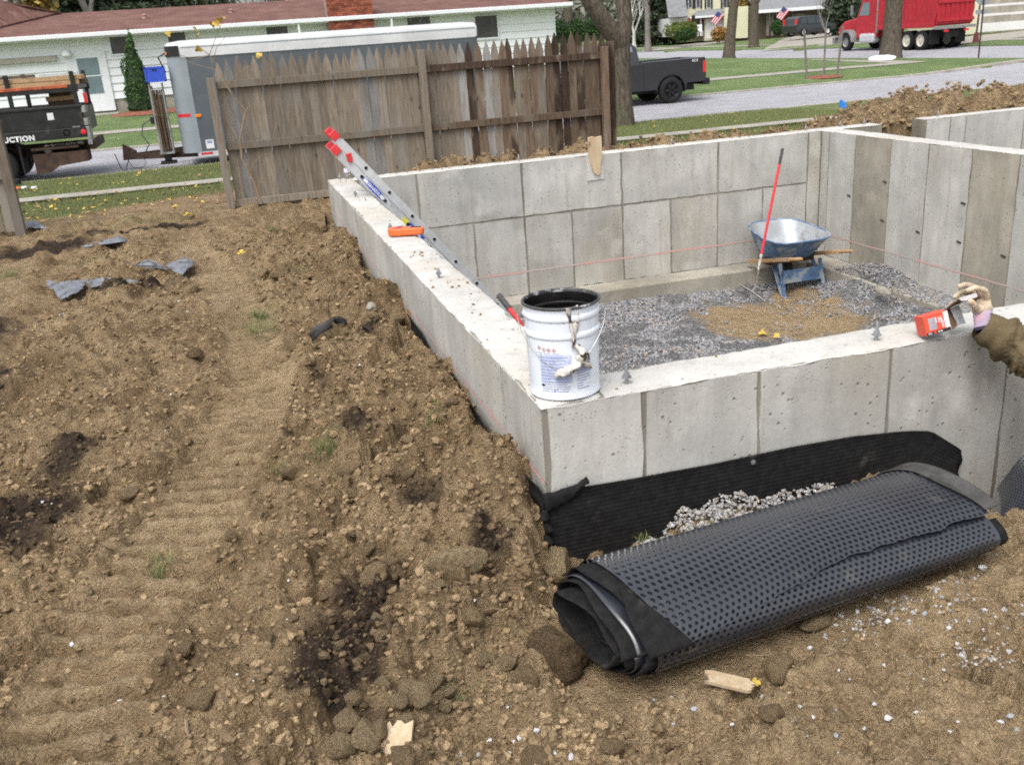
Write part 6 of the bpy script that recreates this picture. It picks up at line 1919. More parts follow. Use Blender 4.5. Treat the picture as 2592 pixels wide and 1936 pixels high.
for k in range(1, 12): MB().span((tx0 + .36 + k * .6, ty0 - .002, tz0), (tx0 + .366 + k * .6, ty0, tz1 - .03)).build('panel_joint', M['trl_nose'], tr)
m = MB()
for y in (ty0 + .25, ty1 - .25): m.bar((tx0 + .3, y, tz0 - .03), (-3.35, (ty0 + ty1) / 2 + (-.04 if y < 21.5 else .04), tz0 - .03), .08, .13)
m.build('tongue', M['rust'], tr)
MB().prism([(-3.45, -.80), (-3.1, -.80), (-3.12, -.60), (-3.40, -.42)], 21.62, 21.76, lambda a, b, c: (a, c, b)).build('coupler', M['rust'], tr, bevel=.01)
MB().span((-2.46, 20.82, -.83), (-2.30, 20.98, .06)).build('jack_post', M['truck_black'], tr, bevel=.01)
MB().span((-2.56, 20.72, -.90), (-2.20, 21.08, -.84)).build('jack_foot', M['truck_black'], tr, bevel=.01)
MB().span((-2.62, 20.80, .02), (-2.30, 20.98, .18)).build('jack_head', M['truck_black'], tr, bevel=.02)
MB().tube([(-2.62, 20.85, .12), (-2.80, 20.8, .02), (-2.86, 20.8, -.2), (-2.74, 20.8, -.42), (-2.85, 20.8, -.58)], .015, 6).build('brake_hose', M['grip_grey'], tr, sm=True)
m = MB().tube([(-3.6, 21.5, -.62), (-3.5, 21.3, -.95), (-3.4, 21.2, -1.0), (-3.28, 21.3, -.72), (-3.25, 21.4, -.6)], .012, 6)
m.tube([(-3.15, 21.3, -.66), (-2.95, 21.25, -.72), (-2.92, 21.2, -.88), (-3.05, 21.2, -.98), (-3.22, 21.2, -.95), (-3.3, 21.3, -.8)], .008, 6)
m.tube([(-2.95, 21.2, -.70), (-2.8, 21.2, -.78), (-2.62, 21.1, -.72)], .008, 6)
m.build('safety_chain', M['rubber'], tr, sm=True)
for x in (2.2, 3.1):
    for y in (ty0 + .16, ty1 - .16): wheel(tr, (x, y, ZS + .34), .34, .2, 'plate_grey')
MB().span((1.6, ty0 + .02, -.75), (3.7, ty1 - .02, -.70)).build('axle_cover', M['truck_black'], tr)
MB().tube([(-2.1, 20.95, 1.12), (-2.2, 20.9, 1.45), (-2.0, 20.9, 1.55)], .02, 6).build('nose_bracket', M['rust'], tr)
m = MB()
for x, y in ((-2.50, 20.62), (-2.22, 20.62), (-2.50, 20.98), (-2.22, 20.98)): m.span((x - .015, y - .015, -.62), (x + .015, y + .015, .90))
m.span((-2.52, 20.6, -.66), (-2.2, 21.0, -.62)); m.build('board_cage', M['plate_grey'], tr)
for k in range(6):
    x = -2.45 + .04 * k
    o = MB().box((x, 20.66 + .05 * (k % 3), .08), (.032, .10, 1.36)).build('upright_board', M['lumber_old'], None, bevel=.003)
    tag(o, 'brown board standing upright in the cage at the trailer nose', 'board', 'boards in the trailer cage')
M['crate_blue'] = pm('blue_crate_plastic', (.035, .085, .52), .45, .1, 8, (.05, .12, .60), (.5, .7), 12)
cr_ = thing('crate', 'bright blue plastic crate on top of the board cage at the trailer nose', 'crate', (-2.32, 20.76, .93))
m = MB()
for s_ in (-1, 1):
    m.span((-.22, s_ * .165 - .008, .0), (.22, s_ * .165 + .008, .33)); m.span((s_ * .21 - .008, -.165, 0), (s_ * .21 + .008, .165, .33))
m.span((-.22, -.17, 0), (.22, .17, .012)); m.build('crate_wall', M['crate_blue'], cr_, bevel=.006)
m = MB().span((-.225, -.182, .29), (.225, -.172, .335)).span((-.225, -.182, .0), (.225, -.172, .03))
for x in (-.2, 0.2): m.span((x - .02, -.182, 0), (x + .02, -.172, .335))
m.build('crate_ribs', M['crate_blue'], cr_, bevel=.004)
MB().span((-.05, -.186, .25), (.05, -.182, .275)).build('hand_hole', M['rubber'], cr_)

# --- pickup
M['pk'] = pm('dark_graphite_paint', (.030, .030, .036), .22, .08, 2, spec=.6)
M['pk_trim'] = pm('black_trim', (.014, .014, .015), .6, .15, 10)
pkx, pky, pkz = 13.05, 26.05, ZS
pk = thing('pickup_truck', 'dark grey pickup truck parked across the street behind the big tree', 'pickup', (pkx, pky, pkz))
def arch(cx, r, z0, n=10): return [(cx + r * math.cos(a), .40 + r * math.sin(a)) for a in np.linspace(math.pi + .15, -.15, n)]
# local: x toward the rear is +, rear axle at 0, front axle at -3.65
ra = [(x, z) for x, z in arch(0, .50, .5)]
fa = [(x, z) for x, z in arch(-3.65, .50, .5)]
low = [(1.20, .62), (1.24, .80), (1.20, 1.36), (-1.02, 1.33), (-1.02, 1.30), (-2.9, 1.18), (-3.2, 1.14), (-4.45, 1.06), (-4.60, .92), (-4.62, .55)]
poly = low + fa + [(-3.12, .46), (-.52, .46)] + ra + [(.55, .60)]
def slab(poly, ys, sc):
    mb = MB(); n = len(poly)
    for y, k in zip(ys, sc): mb.v += [(x, y, z - k * max(0, z - .5) * 0 ) for x, z in poly]
    for i in range(len(ys) - 1):
        for j in range(n): mb.f.append((i * n + j, i * n + (j + 1) % n, (i + 1) * n + (j + 1) % n, (i + 1) * n + j))
    mb.f.append(tuple(range(n))[::-1]); mb.f.append(tuple(range((len(ys) - 1) * n, len(ys) * n))); mb.fm = [0] * len(mb.f)
    return mb
slab(poly, (0, .35), (0, 0)).build('body_side', M['pk'], pk, bevel=.035, seg=3)
slab(poly, (1.65, 2.0), (0, 0)).build('body_side', M['pk'], pk, bevel=.035, seg=3)
MB().span((-4.5, .3, .55), (-1.0, 1.7, 1.10)).build('body_core', M['pk'], pk, bevel=.05)
MB().span((-1.0, .10, .62), (1.15, 1.9, .70)).build('bed_floor', M['pk_trim'], pk)
MB().span((1.12, .08, .66), (1.21, 1.92, 1.36)).build('tailgate', M['pk'], pk, bevel=.03)
MB().span((-1.1, .08, .66), (-1.0, 1.92, 1.34)).build('bed_front', M['pk'], pk)
cab = [(-1.06, 1.25), (-1.12, 1.80), (-1.30, 1.92), (-2.35, 1.93), (-2.75, 1.82), (-3.45, 1.22)]
mb = MB(); n = len(cab)
for y, kk in ((.05, 0), (.17, 1), (1.83, 1), (1.95, 0)):
    mb.v += [(x, (y if z < 1.4 else (.19 if y < 1 else 1.81)), z) for x, z in cab] if kk == 0 else [(x, (y if z < 1.4 else (.24 if y < 1 else 1.76)), z + .01) for x, z in cab]
for i in range(3):
    for j in range(n): mb.f.append((i * n + j, i * n + (j + 1) % n, (i + 1) * n + (j + 1) % n, (i + 1) * n + j))
mb.f.append(tuple(range(n))[::-1]); mb.f.append(tuple(range(3 * n, 4 * n))); mb.fm = [0] * len(mb.f)
mb.build('cab', M['pk'], pk, bevel=.03)
m = MB().add([(-1.22, .085, 1.36), (-2.05, .085, 1.36), (-2.05, .175, 1.84), (-1.30, .175, 1.84)], [(0, 1, 2, 3)]).add([(-2.12, .085, 1.36), (-3.1, .085, 1.36), (-2.68, .175, 1.80), (-2.12, .175, 1.84)], [(0, 1, 2, 3)])
m.build('side_window', M['glass_pale'], pk)
MB().add([(-1.055, .28, 1.40), (-1.055, 1.72, 1.40), (-1.115, 1.65, 1.80), (-1.115, .35, 1.80)], [(0, 1, 2, 3)]).build('rear_window', M['glass'], pk)
for y in (.0, 1.86): MB().span((1.12, y - .01, .88), (1.235, y + .15, 1.24)).build('tail_lamp', M['lamp_red'], pk, bevel=.02)
MB().span((1.15, .06, .50), (1.42, 1.94, .70)).build('rear_bumper', M['pk_trim'], pk, bevel=.04)
MB().span((-4.75, .06, .45), (-4.5, 1.94, .70)).build('front_bumper', M['pk_trim'], pk, bevel=.04)
MB().span((-.98, -.004, .50), (-.965, .0, 1.30)).build('door_gap', M['pk_trim'], pk)
for x, z in ((0, 0), (-3.65, 0)):
    for y in (.12, 1.88): wheel(pk, (x, y, .41), .41, .27, 'pk_trim', spokes=6, hubr=.64)
MB().span((-3.0, .4, .35), (1.0, 1.6, .55)).build('chassis', M['pk_trim'], pk)
text_on('lettering', '4X4', .13, lambda x, y: Vector((.82 + x, -.004, 1.27 + y)), M['letter_white'], pk, shear=.2)

# --- red dump truck on the cross street, facing away
M['dt_red'] = pm('faded_red_paint', (.42, .022, .035), .42, .14, 3, (.30, .03, .04), (.5, .7), 5, spec=.4)
M['dt_pale'] = pm('cream_wheel_paint', (.55, .52, .44), .55, .15, 8)
dz = -.86
dt = thing('dump_truck', 'red dump truck with cream wheels parked on the cross street', 'dump truck', (36.5, 0, dz))
def prof_yz(poly, x0, x1): return MB().prism(poly, x0, x1, lambda a, b, c: (c, a, b))
bodyp = [(42.65, 1.22), (42.45, 2.0), (42.50, 3.25), (47.4, 3.25), (47.4, 1.30)]
prof_yz(bodyp, .0, .10).build('dump_body_side', M['dt_red'], dt, bevel=.02)
prof_yz(bodyp, 2.35, 2.45).build('dump_body_side', M['dt_red'], dt, bevel=.02)
MB().span((.1, 47.3, 1.3), (2.35, 47.4, 3.6)).build('headboard', M['dt_red'], dt, bevel=.02)
MB().span((.1, 47.3, 3.5), (2.35, 48.6, 3.6)).build('cab_shield', M['dt_red'], dt, bevel=.02)
MB().span((.05, 42.65, 1.22), (2.4, 47.4, 1.34)).build('dump_floor', M['dt_red'], dt)
MB().span((.08, 42.42, 1.30), (2.37, 42.52, 3.2)).build('tailgate', M['dt_red'], dt, bevel=.02)
for z in (1.42, 2.35, 3.05): MB().span((.05, 42.34, z), (2.40, 42.43, z + .16)).build('tailgate_rib', M['dt_red'], dt, bevel=.02)
for k in range(7): MB().span((.25 + .31 * k, 42.36, 1.58), (.33 + .31 * k, 42.43, 2.35)).build('tailgate_rib', M['dt_red'], dt, bevel=.015)
MB().span((-.04, 42.60, 1.16), (.10, 47.4, 1.40)).build('body_rail', M['dt_red'], dt, bevel=.02)
MB().span((-.035, 42.60, 3.10), (.0, 47.4, 3.27)).build('body_rail', M['dt_red'], dt, bevel=.015)
m = MB()
for k in range(5): m.span((-.03, 43.2 + k * .95, 1.40), (.0, 43.32 + k * .95, 3.1))
m.build('body_rib', M['dt_red'], dt, bevel=.01)
MB().span((.0, 42.25, 1.05), (2.45, 42.55, 1.20)).build('rear_sill', M['plate_grey'], dt)
prof_yz([(47.75, .75), (47.75, 2.95), (48.2, 3.05), (49.25, 3.0), (49.75, 1.95), (49.75, .75)], .25, 2.2).build('cab', M['dt_red'], dt, bevel=.08)
MB().add([(.235, 48.55, 2.0), (.235, 49.5, 2.0), (.235, 49.15, 2.72), (.235, 48.55, 2.72)], [(0, 1, 2, 3)]).build('side_window', M['glass_pale'], dt)
prof_yz([(49.7, .95), (49.7, 1.95), (51.3, 1.72), (51.75, 1.45), (51.85, .80)], .45, 2.0).build('hood', M['dt_red'], dt, bevel=.10)
fend = [(50.5 + .72 * math.cos(a), .52 + .72 * math.sin(a)) for a in np.linspace(0, math.pi, 12)] + [(50.5 + .58 * math.cos(a), .52 + .58 * math.sin(a)) for a in np.linspace(math.pi, 0, 12)]
prof_yz(fend, .02, .55).build('front_fender', M['pk_trim'] if False else M['plate_grey'], dt, bevel=.02)
prof_yz(fend, 1.9, 2.43).build('front_fender', M['plate_grey'], dt, bevel=.02)
MB().span((.1, 51.7, .45), (2.35, 51.95, .85)).build('front_bumper', M['chrome'], dt, bevel=.04)
MB().span((.12, 47.9, .45), (.62, 49.3, .98)).build('fuel_tank', M['alu'], dt, bevel=.12)
MB().tube([(.15, 47.62, 1.0), (.15, 47.62, 3.5)], .08, 10).build('exhaust_stack', M['chrome'], dt, sm=True)
MB().span((.75, 42.6, .62), (1.7, 51.5, .95)).build('chassis', M['truck_black'], dt)
MB().tube([(.02, 49.7, 1.9), (-.12, 49.75, 2.0), (-.12, 49.75, 2.55)], .02, 6).build('mirror_arm', M['chrome'], dt)
MB().span((-.2, 49.7, 2.05), (-.04, 49.78, 2.6)).build('mirror', M['chrome'], dt, bevel=.02)
wheel(dt, (.22, 50.5, .52), .52, .30, 'plate_grey', 'X'); wheel(dt, (2.23, 50.5, .52), .52, .30, 'plate_grey', 'X')
for y in (43.62, 44.78):
    for x in (.16, .52, 1.93, 2.29): wheel(dt, (x, y, .52), .52, .28, 'dt_pale', 'X', hubr=.62)
for x in (.05, 1.75): MB().span((x, 42.92, .30), (x + .65, 42.96, 1.05)).build('mud_flap', M['rubber'], dt)
for x in (.4, 1.7): MB().span((x, 42.23, .9), (x + .3, 42.26, 1.0)).build('tail_lamp', M['lamp_red'], dt)
for x, y in ((.22, 48.9), (.9, 41.2)):
    pass
wheel(dt, (.35, 47.1, .45), .40, .2, 'tie', 'X', name='pusher_wheel')

# --- grey SUV far off on a drive
FH = Vector((math.sin(R_(15.26)), math.cos(R_(15.26)), 0)); RH = Vector((FH.y, -FH.x, 0))
def vp(px, py, D):
    v = CR @ Vector(((px - 1296) / 2394.82, -(py - 968) / 2394.82, -1.0))
    return CAM + v * (D / v.dot(FH))
M['suv'] = pm('charcoal_paint', (.035, .038, .042), .25, .08, 2, spec=.6)
pos = vp(2046, 92, 88); gs = float(far_surf(np.array([pos.x]), np.array([pos.y]))[0])
suv = thing('suv', 'dark grey SUV parked on a far driveway left of the red dump truck', 'car', (pos.x, pos.y, max(pos.z, gs + .02)))
suv.rotation_euler = (0, 0, R_(-15.26 + 24))
bp = [(-2.15, .45), (-2.25, .95), (-2.1, 1.05), (-1.95, 1.5), (-1.6, 1.66), (.2, 1.68), (.75, 1.50), (1.25, 1.08), (2.1, .95), (2.25, .75), (2.25, .40), (1.8, .38)] + [(1.38 + .38 * math.cos(a), .34 + .38 * math.sin(a)) for a in np.linspace(0, math.pi, 7)] + [(-.9, .30)] + [(-1.30 + .38 * math.cos(a), .34 + .38 * math.sin(a)) for a in np.linspace(0, math.pi, 7)] + [(-1.75, .40)]
def suvbody():
    mb = MB(); n = len(bp)
    for y, k in ((-.90, 0), (-.80, 1), (.80, 1), (.90, 0)): mb.v += [(x, y * (1 - .16 * max(0, z - .95)) , z) for x, z in bp]
    for i in range(3):
        for j in range(n): mb.f.append((i * n + j, i * n + (j + 1) % n, (i + 1) * n + (j + 1) % n, (i + 1) * n + j))
    mb.f.append(tuple(range(n))[::-1]); mb.f.append(tuple(range(3 * n, 4 * n))); mb.fm = [0] * len(mb.f); return mb
suvbody().build('body', M['suv'], suv, bevel=.04)
for s_ in (-1, 1):
    for a in (((-1.75, 1.08), (-1.0, 1.06), (-1.0, 1.52), (-1.55, 1.52)), ((-.93, 1.06), (-.05, 1.04), (-.05, 1.54), (-.93, 1.53)), ((.02, 1.04), (.95, 1.02), (.55, 1.45), (.02, 1.54))):
        MB().add([(x, s_ * (.905 * (1 - .16 * max(0, z - .95)) + .012), z) for x, z in a], [(0, 1, 2, 3)]).build('side_window', M['glass'], suv)
MB().add([(-2.06, -.68, 1.12), (-2.06, .68, 1.12), (-1.93, .62, 1.48), (-1.93, -.62, 1.48)], [(0, 1, 2, 3)]).build('rear_window', M['glass'], suv)
for s_ in (-1, 1): MB().box((-2.08, s_ * .76, 1.2), (.16, .16, .52)).build('tail_lamp', M['lamp_red'], suv, bevel=.03)
for x in (-1.30, 1.38):
    for y in (-.80, .80): wheel(suv, (x, y, .34), .34, .22, 'letter_white')

# ------------------------------------------------------------------ ranch house across the street
M['siding'] = pm('white_siding', (.80, .825, .835), .6, .03, 2, (.74, .76, .77), (.6, .8), 3)
M['trim_white'] = pm('white_trim', (.76, .78, .80), .5, .03, 4)
def shingles():
    t = NT('brown_shingles'); v = t.raw()
    bk = t.n('ShaderNodeTexBrick'); t.l(t.scaled(v, (1, 1.06, 1)), bk.inputs['Vector'])
    bk.inputs['Color1'].default_value = (.125, .066, .055, 1); bk.inputs['Color2'].default_value = (.175, .100, .086, 1); bk.inputs['Mortar'].default_value = (.09, .05, .042, 1)
    bk.inputs['Scale'].default_value = 1.0; bk.inputs['Brick Width'].default_value = .3; bk.inputs['Row Height'].default_value = .14; bk.inputs['Mortar Size'].default_value = .006
    c = t.mix(t.ramp(t.noise(1.1, 5, v), .35, .7), bk.outputs['Color'], t.scalec(bk.outputs['Color'], t.math('ADD', 1.28, 0.0)))
    c = t.scalec(c, t.ramp(t.noise(12, 4, v), .2, .8, .8, 1.2))
    return t.set(c, .95, 0, .1)
M['shingle'] = shingles()
M['brick'] = pm('red_brick', (.27, .085, .052), .9, .22, 6, (.20, .07, .05), (.5, .7), 9, orand=.42, spec=.1)
M['mortar'] = pm('mortar', (.30, .25, .21), .95, .15, 12)
M['pane'] = pm('window_glass', (.060, .064, .068), .12, .15, 2, (.11, .10, .10), (.5, .7), 3, spec=.6)
HY = 39.5
house = thing('ranch_house', 'long white ranch house with brown roof behind the trailer', 'house', (0, HY, 0))
HX0, HX1 = -26.0, 13.92
MB().span((HX0, .30, -.6), (HX1 - .03, 11, 2.45)).build('wall_core', M['siding'], house)
MB().span((HX0, .24, -.75), (HX1, .35, .08)).build('foundation', M['conc_foot'], house)
zz = .08
while zz < 2.42:
    h = .30
    m = MB().prism([(.175, zz), (.225, zz + h + .02), (.30, zz + h + .02), (.30, zz)], HX0, HX1, lambda a, b, c: (c, a, b))
    m.build('siding_board', M['siding'], house); 
    m = MB().prism([(HX1 + .01, zz), (HX1 - .02, zz + h + .02), (HX1 - .05, zz + h + .02), (HX1 - .05, zz)], .2, 11, lambda a, b, c: (a, c, b))
    m.build('siding_board', M['siding'], house); zz += h
rz_, ry_ = 3.60, 4.6
def rf(name, pts, th=.12):
    m = MB(); m.add(pts, [tuple(range(len(pts)))]); o = m.build(name, M['shingle'], house, fix=False); s = o.modifiers.new('t', 'SOLIDIFY'); s.thickness = th; s.offset = -1; return o
rf('roof', [(HX0, -.5, 2.60), (14.5, -.5, 2.60), (14.5, ry_, rz_), (HX0, ry_, rz_)])
rf('roof', [(HX0, ry_ + .02, rz_), (14.5, ry_ + .02, rz_), (14.5, 11.6, 2.3), (HX0, 11.6, 2.3)])
rf('roof', [(-9.0, 3.2, 4.16), (-7.9, 3.6, 3.9), (-6.9, 4.4, 3.62), (-8, 8, 3.5), (-9.2, 8, 4.1)], .06)
rf('roof', [(-16, .4, 2.9), (-9.9, .4, 2.85), (-7.0, 4.4, 3.64), (-9.0, 3.2, 4.18), (-16, 3.2, 4.18)], .06)
MB().span((HX0, -.62, 2.46), (14.5, -.50, 2.62)).build('gutter', M['trim_white'], house, bevel=.02)
MB().span((HX0, -.5, 2.42), (14.45, .22, 2.46)).build('soffit', M['trim_white'], house)
MB().add([(14.47, -.5, 2.45), (14.47, 11.5, 2.2), (14.47, ry_, rz_ - .05)], [(0, 1, 2)]).build('gable', M['siding'], house)
for x in (2.55, 6.4): MB().span((x - .04, -.56, 2.0), (x + .04, -.50, 2.48)).build('downspout', M['trim_white'], house)
for x0, x1, z0, z1 in ((-4.83, -4.10, 1.78, 2.40), (-2.62, -1.95, 1.95, 2.42), (1.27, 2.14, 1.95, 2.40), (7.2, 8.2, 1.95, 2.42), (10.2, 11.2, 1.4, 2.3), (-12, -10.6, 1.2, 2.3)):
    w = MB()
    for a in ((x0 - .06, x1 + .06, z0 - .08, z0), (x0 - .06, x1 + .06, z1, z1 + .03), (x0 - .06, x0, z0, z1), (x1, x1 + .06, z0, z1)): w.span((a[0], .14, a[2]), (a[1], .24, a[3]))
    o = w.build('window', M['trim_white'], house)
    MB().span((x0, .17, z0), (x1, .19, z1)).build('pane', M['pane'], o)
dr = MB().span((-6.6, .12, -.35), (-5.1, .24, 1.95)).build('door', M['trim_white'], house, bevel=.01)
MB().span((-6.2, .10, .35), (-5.42, .125, 1.7)).build('pane', M['glass_pale'], dr)
MB().span((-6.25, .09, 1.0), (-5.38, .12, 1.04)).build('mullion', M['trim_white'], dr)
MB().span((-7.0, -.9, -.75), (-4.95, .2, -.42)).build('step', M['conc_foot'], house, bevel=.02)
MB().span((-9.6, .02, 1.68), (-6.9, .2, 1.86)).build('porch_beam', pm('tan_trim', (.40, .37, .31), .7, .1, 5), house)
MB().lathe([(0, .16), (.10, .14), (.17, .06), (.19, -.06), (.1, -.14), (0, -.16)], 18, (-6.5, .0, 1.9)).build('porch_lamp', M['trim_white'], house, sm=True)
for px, py in ((365, 42), (585, 35)):
    p = on_y(px, py, HY + 2.2)
    MB().lathe([(.16, -.1), (.10, .02), (.10, .10), (.13, .10), (.0, .16)], 12, (p.x, 2.2, 3.13)).build('roof_vent', pm('pink_vent', (.36, .22, .20), .7), house, sm=True)
ch = MB().span((3.78, -.50, -.7), (5.66, .3, 3.95)).build('chimney', M['mortar'], house)
bkm = {}
def brick_obj(L):
    k = round(L, 3)
    if k not in bkm:
        m = MB().box((0, 0, 0), (L, .03, .066)); bkm[k] = new_mesh('brick', m.v, m.f, [M['brick']])
    return bkm[k]
row = 0; z = 1.55; nb_ = 0
while z < 3.93:
    x = 3.78 + (0 if row % 2 else -.105)
    while x < 5.66:
        a, b = max(x, 3.775), min(x + .20, 5.665)
        if b - a > .05:
            o = link('brick', brick_obj(b - a), ch, ((a + b) / 2, -.505, z)); nb_ += 1
        x += .21
    z += .0762; row += 1
# bed of bark mulch, conifer and bare shrub
M['mulch'] = pm('red_mulch', (.22, .085, .055), .95, .3, 10, (.14, .06, .04), (.5, .7), 16)
bed = MB().lathe([(0, .10), (.7, .08), (1.15, .0), (1.25, -.06)], 24, (0, 0, 0)); bed.v = [(x * 1.25, y * .7, z) for x, y, z in bed.v]
o = bed.build('mulch_bed', M['mulch'], None, sm=True); o.location = (-3.7, 38.0, -.46); tag(o, kind='structure')

def foliage_mat(name, a, b, c3=None):
    t = NT(name)
    c = t.mix(t.attr('tone'), a, b)
    if c3: c = t.mix(t.ramp(t.attr('tone'), .9, .96), c, c3)
    c = t.scalec(c, t.ramp(t.noise(3, 3, t.raw()), .3, .7, .75, 1.2))
    return t.set(c, .8, 0, .15)
M['cedar'] = foliage_mat('cedar_foliage', (.034, .075, .022), (.085, .150, .048))
M['hedge'] = foliage_mat('hedge_foliage', (.022, .050, .014), (.055, .11, .03))
M['shrub_yellow'] = foliage_mat('yellow_green_foliage', (.075, .105, .024), (.14, .17, .045))
M['shrub_orange'] = foliage_mat('orange_foliage', (.26, .13, .045), (.42, .26, .10))
M['spruce'] = foliage_mat('spruce_foliage', (.032, .048, .028), (.075, .095, .055))
M['autumn'] = foliage_mat('autumn_foliage', (.22, .16, .05), (.40, .26, .08))
M['olive'] = foliage_mat('grey_green_foliage', (.12, .13, .105), (.24, .245, .20), (.38, .33, .22))
M['twigs'] = foliage_mat('grey_twigs', (.11, .10, .09), (.22, .20, .18))
M['bark'] = None
def bark(name, a, b, sc=1):
    t = NT(name); v = t.scaled(t.coord(), (7 * sc, 7 * sc, 1.6 * sc))
    n = t.noise(3, 6, v, .65, .4)
    c = t.mix(t.ramp(n, .3, .7), a, b)
    c = t.mix(t.ramp(t.noise(1.3, 4), .5, .7, 0, .5), c, (.085, .095, .05))
    return t.set(c, .95, 0, .1, n, .03)
M['bark'] = bark('grey_brown_bark', (.050, .040, .032), (.155, .128, .102))
M['bark_pale'] = bark('pale_bark', (.14, .125, .11), (.27, .25, .23))
M['birch'] = pm('birch_bark', (.50, .48, .45), .8, .15, 4, (.16, .14, .12), (.6, .7), 8)

def foliage(name, clumps, n, size, mat, parent, seed, drop=0.0):
    g = np.random.default_rng(seed); P = []
    w = np.array([c[1][0] * c[1][1] * c[1][2] for c in clumps]); w = w ** .8; w = w / w.sum()
    for (c, r), k in zip(clumps, (w * n).astype(int) + 3):
        d = g.normal(size=(k, 3)); d /= np.linalg.norm(d, axis=1)[:, None]
        rad = g.uniform(.55, 1.05, k) ** .6
        P.append(np.array(c)[None] + d * rad[:, None] * np.array(r)[None])
    P = np.concatenate(P); n = len(P)
    a = g.normal(size=(n, 3)); a /= np.linalg.norm(a, axis=1)[:, None]
    b = np.cross(a, g.normal(size=(n, 3))); b /= np.linalg.norm(b, axis=1)[:, None] + 1e-9
    s = (size * g.uniform(.5, 1.4, n))[:, None]
    V = np.stack([P + a * s, P + b * s * .6, P - a * s, P - b * s * .6], 1).reshape(-1, 3)
    F = np.arange(n)[:, None] * 4 + np.arange(4)[None]
    me = np_mesh(name, V, F, M[mat], False)
    t = me.attributes.new('tone', 'FLOAT', 'POINT'); t.data.foreach_set('value', np.repeat(g.random(n), 4).astype(np.float32))
    return link(name, me, parent)
def gnd(x, y): return float(far_surf(np.array([x]), np.array([y]))[0])
def shrub(name, label, p, r, n, size, mat, seed, cat='shrub', group=None, clumps=7):
    q = random.Random(seed); o = thing(name, label, cat, p, group=group)
    cl = [((q.uniform(-.45, .45) * r[0], q.uniform(-.4, .4) * r[1], r[2] * q.uniform(.35, .65)), (r[0] * q.uniform(.45, .65), r[1] * q.uniform(.45, .65), r[2] * q.uniform(.35, .5))) for _ in range(clumps)]
    cl.append(((0, 0, r[2] * .5), (r[0] * .8, r[1] * .8, r[2] * .5)))
    foliage('foliage', cl, n, size, mat, o, seed)
    MB().ico((0, 0, r[2] * .45), 1, seed, .1, (r[0] * .62, r[1] * .62, r[2] * .42), sub=2).build('inner_growth', M['spruce'] if mat in ('hedge', 'cedar') else M[mat], o)
    MB().tube([(0, 0, -.1), (0, 0, r[2] * .4)], .05, 6).build('stem', M['bark'], o)
    return o
cn = thing('conifer', 'narrow dark green pyramidal conifer against the white house wall', 'tree', (-3.98, 38.0, -.38))
cl = []
for k in range(16):
    f = k / 15; r = .62 * (1 - f) ** .85 + .04
    if f < .12: r *= .82
    cl.append(((.02 * math.sin(k), 0, .10 + 2.75 * f), (r, r, .22)))
cl.append(((-.34, -.1, 1.55), (.16, .16, .45)))
foliage('foliage', cl, 9000, .05, 'cedar', cn, 31)
mb = MB().lathe([(0, .0), (.48, .08), (.52, .4), (.36, 1.3), (.14, 2.3), (0, 2.75)], 16); mb.build('inner_growth', M['spruce'], cn, sm=True)

